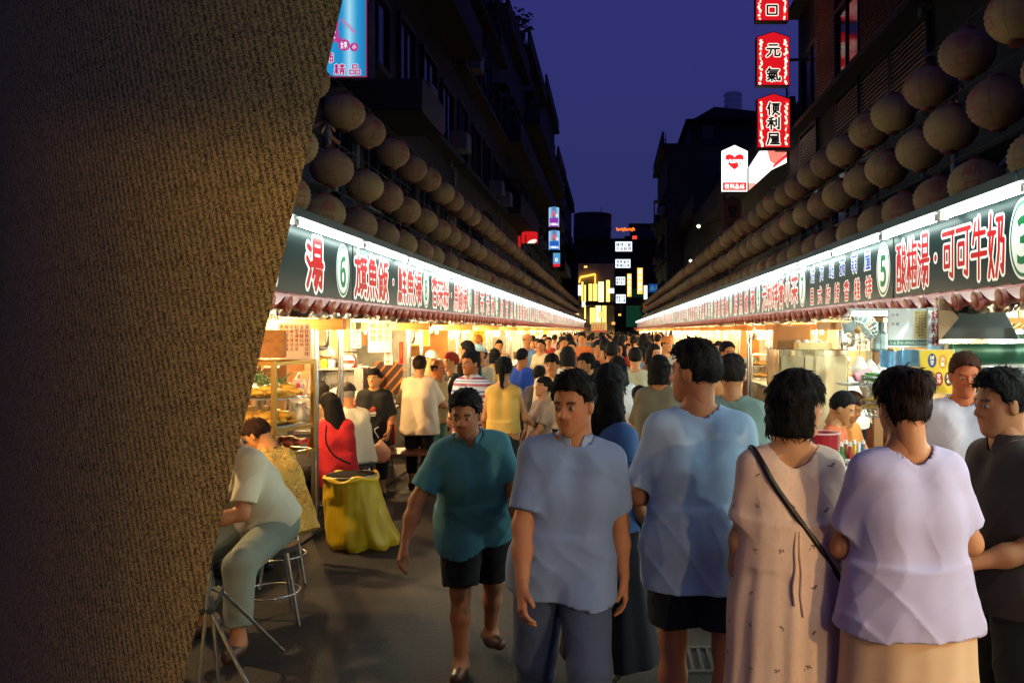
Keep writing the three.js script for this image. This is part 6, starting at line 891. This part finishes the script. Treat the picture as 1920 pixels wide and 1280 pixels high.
{ const J = put('woman with long dark hair in a blue blouse and long navy skirt reaching out', 1138, 3.95, 690, 128, { near: 0, H: 1.56, female: true, skin: 0xb07a58, top: { mat: cloth(0x3a5a8c), sleeve: 0.45, hem: -0.04, loose: 0.018 }, bottom: { type: 'skirt', mat: navy, len: 0.78, hem: 0.3, waist: 0.135, pleats: 8 }, hair: { style: 'long', len: 0.3 }, shoes: M(0x2a1a14, 0.5),
  pose: { ...walk(0.5), headYaw: 0.3, armL: { u: [0.35, -0.72, 0.62], f: [0.4, -0.12, 1], curl: 0.35, palm: [0, 0.2, 1] } } });
  const bag = part('handbag', [rbox(0.2, 0.3, 0.09, 0.2, 0.98, -0.14, 0.03)], mBlack, last()); part('strap', tube([[0.2, 1.12, -0.15], [0.16, 1.3, -0.14], [0.12, 1.41, -0.03], [0.14, 1.3, 0.1]], 0.008, 20, 6), mBlack, bag); }
put('tall man in a pale blue tee and navy shorts looking sideways', 1312, 3.35, 630, 172, { near: 0, fat: 1.02, skin: 0xa86f4e, top: { mat: cloth(0x8ea6c0), sleeve: 0.85, hem: -0.2, loose: 0.026, flare: 0.008 }, bottom: { type: 'shorts', mat: navy, len: 0.8, loose: 0.04 }, shoes: M(0x4a3a34, 0.6), hair: { style: 'short' }, pose: { headYaw: 1.18, twist: 0.15, armL: { u: [0.36, -1, 0.1], f: [-0.5, -0.25, 1] }, armR: { u: [-0.26, -1, 0.1], f: [0.3, -0.5, 1] }, legL: { t: [0.05, -1, 0.1], s: [0, -1, -0.12] }, legR: { t: [-0.05, -1, -0.04], s: [0, -1, -0.1] } } });
{ const J = put('woman with a black bob in a long cream dress with a black shoulder strap', 1483, 2.95, 688, 184, { near: 0, female: true, fat: 1.0, skin: 0xb98a66, dress: dressCloth, top: { mat: dressCloth, sleeve: 0.72, hem: 0.1, loose: 0.014, neck: 0.02 }, bottom: { type: 'skirt', len: 1.1, top: 0.22, waist: 0.185, hem: 0.3, curve: 0.85, pleats: 11, wave: 0.014 }, hair: { style: 'bob', fringe: true }, shoes: M(0x3a2a22, 0.5), pose: { headYaw: -1.35, headPitch: 0.05, armR: { u: [-0.34, -1, 0.16], f: [0.16, -0.62, 1] }, armL: { u: [0.2, -1, 0.02], f: [0, -1, 0.2] } } });
  const w = last(), pts = [[0.155, 1.3, 0.06], [0.15, 1.402, 0.0]]; for (const [x, y] of [[0.13, 1.36], [0.09, 1.28], [0.03, 1.19], [-0.05, 1.08], [-0.12, 0.98], [-0.18, 0.9]]) pts.push([x, y, faceOf(J, x, y) - 0.004]); pts.push([-0.245, 0.84, -0.04]);
  const st = part('shoulder_strap', tube(pts, 0.011, 60, 8), M(0x17100c, 0.45), w); part('handbag', [rbox(0.07, 0.2, 0.24, -0.285, 0.78, 0.03, 0.025)], M(0x0d0b0b, 0.4), w); part('clip', rbox(0.02, 0.03, 0.02, -0.236, 0.87, -0.05, 0.004), mSteel, st);
  const by = 1.135, band = []; for (let i = 0; i <= 16; i++) { const x = -0.17 + 0.34 * i / 16, y = by - 0.02 * Math.cos(i / 16 * 6.28); band.push([x, y, faceOf(J, x, y) - 0.002]); } part('waist_seam', tube(band, 0.0045, 40, 5), dressCloth, w);
  const tie = [[0.01, 1.12], [0.012, 1.05], [0.008, 0.97], [0.014, 0.9], [0.006, 0.83]].map(([x, y]) => [x, y, faceOf(J, x, y) - 0.004]); part('tie_ribbon', [tube(tie, 0.0065, 30, 5), tube(tie.map(([x, y, z], i) => [x + 0.012 + i * 0.005, y + i * 0.01, z]), 0.0065, 30, 5)], dressCloth, w); }
put('woman with dark hair pinned up in a lavender knit top and tan skirt', 1702, 2.75, 683, 186, { near: 0, female: true, fat: 1.03, skin: 0xb07a56, top: { mat: cloth(0xada7c9), name: 'knit_top', sleeve: 0.78, hem: -0.11, loose: 0.026, flare: 0.012, neck: 0.012 }, bottom: { type: 'skirt', mat: cloth(0xc9a888), len: 0.92, hem: 0.31, waist: 0.17, pleats: 7 }, hair: { style: 'up', color: 0x1c0f0b }, shoes: M(0x3a2a22, 0.5), pose: { headYaw: 0.25, headPitch: 0.12, armR: { u: [-0.42, -1, 0.1], f: [-0.1, -0.35, 1] }, armL: { u: [0.28, -1, 0.2], f: [-0.2, -0.2, 1] } } });
put('man in a dark brown polo shirt and black trousers at the picture edge', 1890, 3.0, 694, -84, { near: 0, H: 1.58, fat: 1.04, skin: 0x9c6b4c, top: { mat: cloth(0x2b211e), sleeve: 0.85, hem: -0.12, loose: 0.026, collar: cloth(0x332825) }, bottom: { type: 'trousers', mat: black, loose: 0.028 }, hair: { style: 'short' }, pose: { headYaw: 0.05, headPitch: 0.12, armL: { u: [0.2, -1, 0.1], f: [-0.2, -0.25, 1] }, armR: { u: [-0.3, -1, 0.1], f: [0.1, -0.4, 1] } } });
// --- seated on the left
put('seated person in a pale shirt and light trousers at the slanting panel edge', 508, 4.95, 0, -38, { near: 0, H: 1.66, skin: 0x9c6b4c, top: { mat: cloth(0xb9b7a4), sleeve: 0.8, hem: -0.02, loose: 0.024 }, bottom: { type: 'trousers', mat: cloth(0x76827a), len: 0.8, loose: 0.026 }, hair: { style: 'short' }, shoes: M(0x35201a, 0.5), pose: { ...sit, lean: 0.5, headPitch: 0.3, legL: { t: [0.42, -0.3, 0.8], s: [0.16, -1, 0.12], f: [0.7, -0.12, 0.7] }, legR: { t: [-0.14, -0.3, 1], s: [0.05, -1, -0.12] } } });
put('seated person in a yellow patterned shirt bending over the counter', 536, 5.75, 0, -118, { near: 0, H: 1.5, female: true, fat: 1.08, skin: 0xb07a4e, top: { mat: floral, sleeve: 0.9, hem: -0.2, loose: 0.034 }, bottom: { type: 'trousers', mat: cloth(0x2a2420) }, hair: { style: 'short', color: 0x2a150b, line: 0.06 }, pose: { ...sit, lean: 0.42, headPitch: 0.5, headYaw: 0.3 } });
put('seated woman in a red blouse with long black hair behind the steel post', 632, 7.5, 0, -140, { near: 1, H: 1.5, female: true, fat: 1.05, skin: 0xb98258, top: { mat: cloth(0xb01a20), sleeve: 0.8, hem: -0.16, loose: 0.03 }, bottom: { type: 'trousers', mat: black }, hair: { style: 'long', len: 0.36 }, pose: { ...sit, lean: 0.22, headPitch: 0.2, headYaw: 0.35 } });
part('bag_strap', tube([[0.19, 1.02, -0.2], [0.2, 0.86, -0.22], [0.12, 0.72, -0.22], [-0.05, 0.62, -0.2]], 0.009, 20, 6), mBlack, last());
put('seated man in a white vest shirt and black cap', 668, 8.1, 0, -132, { near: 1, H: 1.58, skin: 0xb07a50, top: { mat: cloth(0xcfc9ae), sleeve: 0.75, hem: -0.1, loose: 0.03 }, bottom: { type: 'trousers', mat: black }, hair: { style: 'short', color: 0x8b857c }, cap: { mat: M(0x16100e, 0.7), label: 'black baseball cap' }, pose: { ...sit, lean: 0.3, headPitch: 0.15, headYaw: -0.2 } });
put('seated woman with a dark bob hidden behind the steel post', 620, 8.6, 0, -120, { near: 1, H: 1.56, female: true, skin: 0xb98258, top: { mat: cloth(0xb89a72), sleeve: 0.7 }, bottom: { type: 'trousers', mat: navy }, hair: { style: 'bob' }, pose: { ...sit, lean: 0.25, headPitch: 0.2 } });
// --- middle distance, left to right
{ put('boy in a black printed tee holding a shopping bag', 702, 8.7, 689, 8, { near: 0, skin: 0xb27a4e, fat: 1.0, top: { mat: black, sleeve: 0.95, hem: -0.24, loose: 0.035 }, bottom: { type: 'trousers', mat: navy, len: 0.6 }, hair: { style: 'short', line: 0.05 }, pose: { headYaw: -0.25, armL: { u: [0.26, -1, 0.1], f: [-0.1, -0.8, 0.6], curl: 1 }, armR: { u: [-0.3, -1, -0.1], f: [0, -1, 0.2] } } });
  const b = last(), pr = M(0xe9dfd0, 0.7); part('shirt_print', [box(0.075, 0.035, 0.004, 0.0, 1.12, 0.152), box(0.06, 0.012, 0.004, 0.0, 1.085, 0.15)], pr, b); part('shirt_print', [ball(0.034, 0.005, 1.165, 0.14, 1, 1.1, 0.5), box(0.03, 0.05, 0.006, -0.03, 1.155, 0.152)], M(0xb84a32, 0.7), b); part('wristwatch', new THREE.TorusGeometry(0.032, 0.009, 6, 14).rotateX(PI / 2).translate(0.238, 0.96, 0.12), mBlack, b); }
put('stout person in a loose white tee seen from behind at the striped stall front', 786, 9.2, 672, 176, { near: 1, H: 1.44, fat: 1.16, skin: 0xb98258, top: { mat: cloth(0xd8c3a4), sleeve: 0.95, hem: -0.22, loose: 0.04, flare: 0.02 }, bottom: { type: 'trousers', mat: black, len: 0.7 }, hair: { style: 'short', color: 0x241712, line: 0.05 }, pose: { armL: { u: [0.4, -1, 0.2], f: [0, -0.4, 1] }, armR: { u: [-0.4, -1, 0.3], f: [0, -0.2, 1] } } });
put('balding man in profile with an ochre shirt', 818, 9.5, 671, 68, { near: 1, skin: 0xa8683e, top: { mat: cloth(0xa88a5a), sleeve: 0.8 }, bottom: { type: 'trousers', mat: cloth(0x5f7a60) }, hair: { style: 'bald' }, pose: { headPitch: 0.1 } });
put('woman with red dyed hair and a white apron over black', 848, 9.9, 659, -60, { near: 1, female: true, fat: 1.05, skin: 0xc09060, top: { mat: black, sleeve: 0.75, hem: -0.1 }, bottom: { type: 'skirt', mat: cloth(0xc8b58c), len: 0.62, hem: 0.22 }, hair: { style: 'short', color: 0x7a2212, line: 0.05 }, pose: { armR: { u: [-0.2, -1, 0.2], f: [0.1, -0.7, 0.7] } } });
part('apron_strap', tube([[0.11, 1.0, 0.14], [0.13, 1.25, 0.12], [0.1, 1.4, 0.0], [0.0, 1.25, -0.12], [-0.1, 1.05, -0.13]], 0.012, 30, 6), white, last());
put('man in a striped polo shirt in three quarter view', 885, 8.0, 656, -30, { near: 0, skin: 0xa56a42, fat: 1.05, top: { mat: stripes, sleeve: 0.9, hem: -0.2, loose: 0.034, collar: cloth(0xb9c0d4) }, bottom: { type: 'trousers', mat: cloth(0x3a3028) }, hair: { style: 'short', line: 0.065 }, pose: { headYaw: -0.15, armL: { u: [0.2, -1, 0.2], f: [-0.5, -0.35, 0.9] }, armR: { u: [-0.22, -1, 0.15], f: [0.5, -0.3, 0.9] } } });
put('man in a black tee turned to the stall behind the striped polo man', 878, 10.6, 637, -125, { near: 1, skin: 0xb27a4e, fat: 1.08, top: { mat: black, sleeve: 0.85 }, bottom: { type: 'trousers', mat: navy }, hair: { style: 'short' }, pose: { headYaw: 0.2 } });
put('woman in a white blouse with short hair behind the striped polo man', 903, 11.6, 651, 170, { near: 1, female: true, skin: 0xb98258, top: { mat: cloth(0xd2bfa4), sleeve: 0.75 }, bottom: { type: 'trousers', mat: cloth(0x5a4a40) }, hair: { style: 'short', line: 0.05 } });
put('woman in a bright yellow top with a dark bob by the stall post', 928, 12.2, 652, -140, { near: 1, female: true, skin: 0xc09060, top: { mat: cloth(0xd8b04a), sleeve: 0.6 }, bottom: { type: 'trousers', mat: navy }, hair: { style: 'bob' } });
put('slim woman in a tight mustard top and long dark skirt seen from behind', 944, 7.6, 667, 178, { near: 0, female: true, fat: 0.9, skin: 0xb98258, top: { mat: cloth(0xc9a04a), sleeve: 0.0, hem: 0.0, loose: 0.008 }, bottom: { type: 'skirt', mat: cloth(0x1c2420), len: 0.85, hem: 0.21, waist: 0.14 }, hair: { style: 'tail', color: 0x15100c }, pose: { armL: { u: [0.25, -1, 0.1], f: [0, -0.7, 0.8] }, armR: { u: [-0.3, -1, 0.15], f: [-0.3, -0.4, 0.9] } } });
put('person in a royal blue shirt behind the mustard top woman', 978, 11.0, 652, 150, { near: 1, skin: 0xa8683e, top: { mat: cloth(0x24459c), sleeve: 0.9 }, bottom: { type: 'trousers', mat: navy }, hair: { style: 'short' } });
put('laughing woman in a taupe tee leaning back', 1010, 7.9, 705, -62, { near: 0, female: true, skin: 0xb27a56, top: { mat: cloth(0x9c7f68), sleeve: 0.85, hem: -0.14, loose: 0.024 }, bottom: { type: 'trousers', mat: cloth(0x3a2c28) }, hair: { style: 'short', line: 0.05 }, pose: { lean: -0.12, headPitch: -0.2, armL: { u: [0.3, -1, 0.5], f: [0, -0.8, 0.7] }, armR: { u: [-0.3, -1, 0.35], f: [0, -1, 0.5] } } });
put('youth in a cream tee facing the camera', 1036, 8.8, 661, -14, { near: 0, skin: 0xb98258, top: { mat: cloth(0xc9b48e), sleeve: 0.9, loose: 0.03 }, bottom: { type: 'trousers', mat: denim }, hair: { style: 'short', line: 0.05 }, pose: { headPitch: 0.15 } });
put('person in a dark shirt with black hair bent low in the crowd', 1010, 9.3, 684, 160, { near: 1, skin: 0xa8683e, top: { mat: cloth(0x3b3434), sleeve: 0.9 }, bottom: { type: 'trousers', mat: navy }, hair: { style: 'short' } });
put('woman in a white tee with black hair seen from behind', 1064, 9.6, 648, 170, { near: 1, female: true, skin: 0xb98258, top: { mat: white, sleeve: 0.8, loose: 0.026 }, bottom: { type: 'trousers', mat: denim }, hair: { style: 'bob' } });
{ put('ponytailed woman in an olive vest carrying a plastic bag', 1102, 8.4, 660, -62, { near: 0, female: true, skin: 0xb27a50, top: { mat: cloth(0x57502f), sleeve: 0.45, hem: -0.06 }, bottom: { type: 'skirt', mat: black, len: 0.75, hem: 0.2 }, hair: { style: 'tail' }, pose: { armR: { u: [-0.14, -1, 0.1], f: [0, -1, 0.2], curl: 1 } } }); }
put('woman with long hair in a white tee and black trousers seen from behind', 1158, 7.8, 666, 184, { near: 0, female: true, fat: 1.04, skin: 0xb98258, top: { mat: cloth(0xd8dcdc), sleeve: 0.8, hem: -0.02, loose: 0.024, flare: 0.008 }, bottom: { type: 'trousers', mat: black, len: 0.9 }, hair: { style: 'long', len: 0.22 }, pose: { armL: { u: [0.3, -0.8, 0.5], f: [0, 0.7, 0.7] } } });
put('man in a turquoise tee seen from behind deep in the crowd', 1147, 9.8, 640, 176, { near: 1, fat: 1.1, skin: 0xa8683e, top: { mat: cloth(0x3a8296), sleeve: 0.85, loose: 0.03 }, bottom: { type: 'trousers', mat: navy }, hair: { style: 'short' } });
put('person in a beige tee behind the white tee woman', 1191, 9.3, 650, 178, { near: 1, skin: 0xb98258, top: { mat: cloth(0xb5ab8a), sleeve: 0.9, loose: 0.03 }, bottom: { type: 'trousers', mat: denim }, hair: { style: 'short' } });
put('woman with a short bob in a grey olive tee seen from behind', 1236, 6.6, 664, 172, { near: 0, female: true, fat: 1.08, skin: 0xa8683e, top: { mat: cloth(0x5d5540), sleeve: 0.9, hem: -0.1, loose: 0.03 }, bottom: { type: 'trousers', mat: cloth(0x2c2a2c) }, hair: { style: 'bob', len: 0.1 }, pose: { armR: { u: [-0.4, -1, 0.3], f: [0.4, -0.2, 1] }, armL: { u: [0.3, -1, 0.3], f: [-0.2, -0.2, 1] } } });
put('small child in a white tee and pale shorts', 1201, 6.9, 722, 200, { near: 0, fat: 1.1, skin: 0xb98258, top: { mat: white, sleeve: 0.95, hem: -0.16, loose: 0.03 }, bottom: { type: 'shorts', mat: cloth(0xb9b2a8), len: 1, loose: 0.03 }, hair: { style: 'short' } });
put('man with grey black hair in a teal grey shirt beyond the pale blue tee', 1372, 5.0, 661, 168, { near: 0, skin: 0x9c6b4c, fat: 1.05, top: { mat: cloth(0x5f7572), sleeve: 0.85, loose: 0.03 }, bottom: { type: 'trousers', mat: navy }, hair: { style: 'short', color: 0x1a1715 } });
// --- at the stalls on the other side
put('boy with cropped hair eating at the table beyond the steel posts', 1548, 6.5, 700, 62, { near: 1, H: 1.62, skin: 0xb27a4e, top: { mat: cloth(0xb9572e), sleeve: 0.8 }, bottom: { type: 'trousers', mat: navy }, hair: { style: 'short' }, pose: { ...sit, headPitch: 0.35, lean: 0.15 } });
put('woman in an orange patterned blouse eating at the table', 1566, 6.9, 700, 40, { near: 1, H: 1.6, female: true, skin: 0xb27a4e, top: { mat: cloth(0xd0803a), sleeve: 0.85 }, bottom: { type: 'trousers', mat: navy }, hair: { style: 'short', color: 0x3a1a0e }, pose: { ...sit, headPitch: 0.4, lean: 0.2 } });
put('cook in a white cap bending behind the tan steel cabinet', 1598, 8.6, 655, -70, { near: 1, skin: 0xb98258, top: { mat: white, sleeve: 0.9 }, bottom: { type: 'trousers', mat: navy }, hair: { style: 'short' }, cap: { mat: M(0xd8d8d2, 0.7) }, pose: { lean: 0.25, armL: { u: [0.1, -1, 0.5], f: [0, -0.2, 1] } } });
put('man in a red and white trucker cap leaning on the counter', 1436, 7.0, 690, 75, { near: 1, skin: 0x9c6040, top: { mat: black, sleeve: 0.9, loose: 0.03 }, bottom: { type: 'trousers', mat: navy }, hair: { style: 'short' }, cap: { mat: M(0xc9bda8, 0.7), label: 'pale trucker cap' }, pose: { lean: 0.25, headPitch: 0.15 } });
put('cook with flushed face behind the yellow poster', 1806, 4.6, 655, -8, { near: 1, skin: 0xb0603c, top: { mat: cloth(0xb7b4c4), sleeve: 0.9, loose: 0.03 }, bottom: { type: 'trousers', mat: navy }, hair: { style: 'short', color: 0x3a1c12 }, pose: { headPitch: 0.2, armL: { u: [0.2, -1, 0.3], f: [-0.3, -0.2, 1] } } });
put('customer in a pale green shirt and blue bag strap at the roaster', 1905, 4.6, 690, 150, { near: 1, skin: 0xa8683e, top: { mat: cloth(0x7fae9c), sleeve: 0.9 }, bottom: { type: 'trousers', mat: navy }, hair: { style: 'short' } });
put('cook in a white cap serving in the stall behind the scale', 611, 9.9, 648, 30, { near: 1, skin: 0xb98258, top: { mat: white, sleeve: 0.9 }, bottom: { type: 'trousers', mat: navy }, hair: { style: 'short' }, cap: { mat: M(0xe0dcd2, 0.7), brim: 0 }, pose: { headPitch: 0.3 } });
put('cook in a white cap stirring behind the white tee person', 806, 12.0, 655, 40, { near: 1, skin: 0xb98258, top: { mat: cloth(0xc8a878), sleeve: 0.9 }, bottom: { type: 'trousers', mat: navy }, hair: { style: 'short' }, cap: { mat: M(0xe0dcd2, 0.7), brim: 0 }, pose: { headPitch: 0.35 } });
put('cook in black behind the counter near the lit white signs, seen from the back', 1362, 9.0, 638, 30, { near: 1, skin: 0xb06a3c, top: { mat: cloth(0xd09a60), sleeve: 0.5 }, bottom: { type: 'trousers', mat: navy }, hair: { style: 'short' } });
put('cook in a pale green cap beside the black tee man', 893, 11.3, 645, 100, { near: 1, female: true, skin: 0xb98258, top: { mat: cloth(0x8fb0a4), sleeve: 0.9 }, bottom: { type: 'trousers', mat: navy }, hair: { style: 'bob' }, cap: { mat: M(0xa9c4bc, 0.7) } });

// --- the crowd farther down the street: a few builds, copied with clothes of their own
{
  const r = rng(2024), kinds = [
    { female: false, hair: { style: 'short' }, top: { sleeve: 0.9, loose: 0.03 } }, { female: true, hair: { style: 'bob' }, top: { sleeve: 0.7 } }, { female: true, hair: { style: 'long', len: 0.22 }, top: { sleeve: 0.6 } }, { female: false, fat: 1.12, hair: { style: 'short', line: 0.05 }, top: { sleeve: 0.9, loose: 0.035 } }, { female: true, hair: { style: 'tail' }, top: { sleeve: 0.8 } }, { female: false, hair: { style: 'short' }, top: { sleeve: 0.9 }, cap: { mat: M(0xb06a28, 0.7) } },
  ].map((k, i) => makePerson({ near: 2, skin: 0xb27a50, seed: i, ...k, top: { ...k.top, mat: white }, bottom: { type: 'trousers', mat: navy }, pose: { ...walk(0.4 + i * 0.1), headPitch: 0.05 } }));
  const heads = ['short black hair', 'a black bob', 'long black hair', 'cropped black hair', 'a ponytail', 'a brown cap'];
  const tops = [['white', 0xd2cabb], ['orange', 0xb8622c], ['light blue', 0x6f93b4], ['dark', 0x241f1e], ['cream', 0xc4ad86], ['red', 0x9c2a24], ['teal', 0x3a7078], ['brown', 0x6a452c], ['grey', 0x77726c], ['pink', 0xc08a80]];
  const spots = [];
  for (let d = 10.6; d < 46; d += 0.52) { spots.push([(r() - 0.5) * 3.3, d + r() * 0.4]); if (d < 30) spots.push([(r() - 0.5) * 3.6, d + r() * 0.5]); if (r() < 0.4) spots.push([(r() < 0.5 ? -1 : 1) * (1.9 + r() * 0.35), d]); }
  const kept = [];
  for (const [x, d] of spots) {
    if (kept.some(([a, b]) => Math.hypot(a - x, b - d) < 0.46)) continue;
    if (d < 13.2 && x < -0.75) continue;
    kept.push([x, d]);
    const k = Math.floor(r() * 6), [cn, col] = tops[Math.floor(r() * tops.length)], m = kinds[k].clone(), away = r() < 0.62;
    delete m.userData.joints; m.name = numbered('person'); m.position.set(x, 0, -d); m.rotation.y = away ? PI + (r() - 0.5) * 1.2 : (r() - 0.5) * 1.6; m.scale.setScalar((1.5 + r() * 0.19) / 1.7);
    const c = cloth(col), b = [navy, denim, black, cloth(0x5a5248)][Math.floor(r() * 4)];
    m.traverse((q) => { if (q.name === 'shirt') q.material = c; if (q.name === 'trousers') q.material = b; });
    const band = d < 14 ? 'nearest part of the crowd' : d < 20 ? 'near crowd' : d < 30 ? 'middle of the crowd' : 'far end of the crowd';
    tag(m, `${cn} topped person with ${heads[k]} ${away ? 'walking away' : 'coming nearer'}, ${band}`, 'person', `crowd ${band}, ${cn} tops, ${heads[k]}, ${away ? 'walking away' : 'coming nearer'}`);
    scene.add(m);
  }
}
scene.traverse((o) => { if (o.isMesh) shade(o); });
renderer.render(scene, camera);
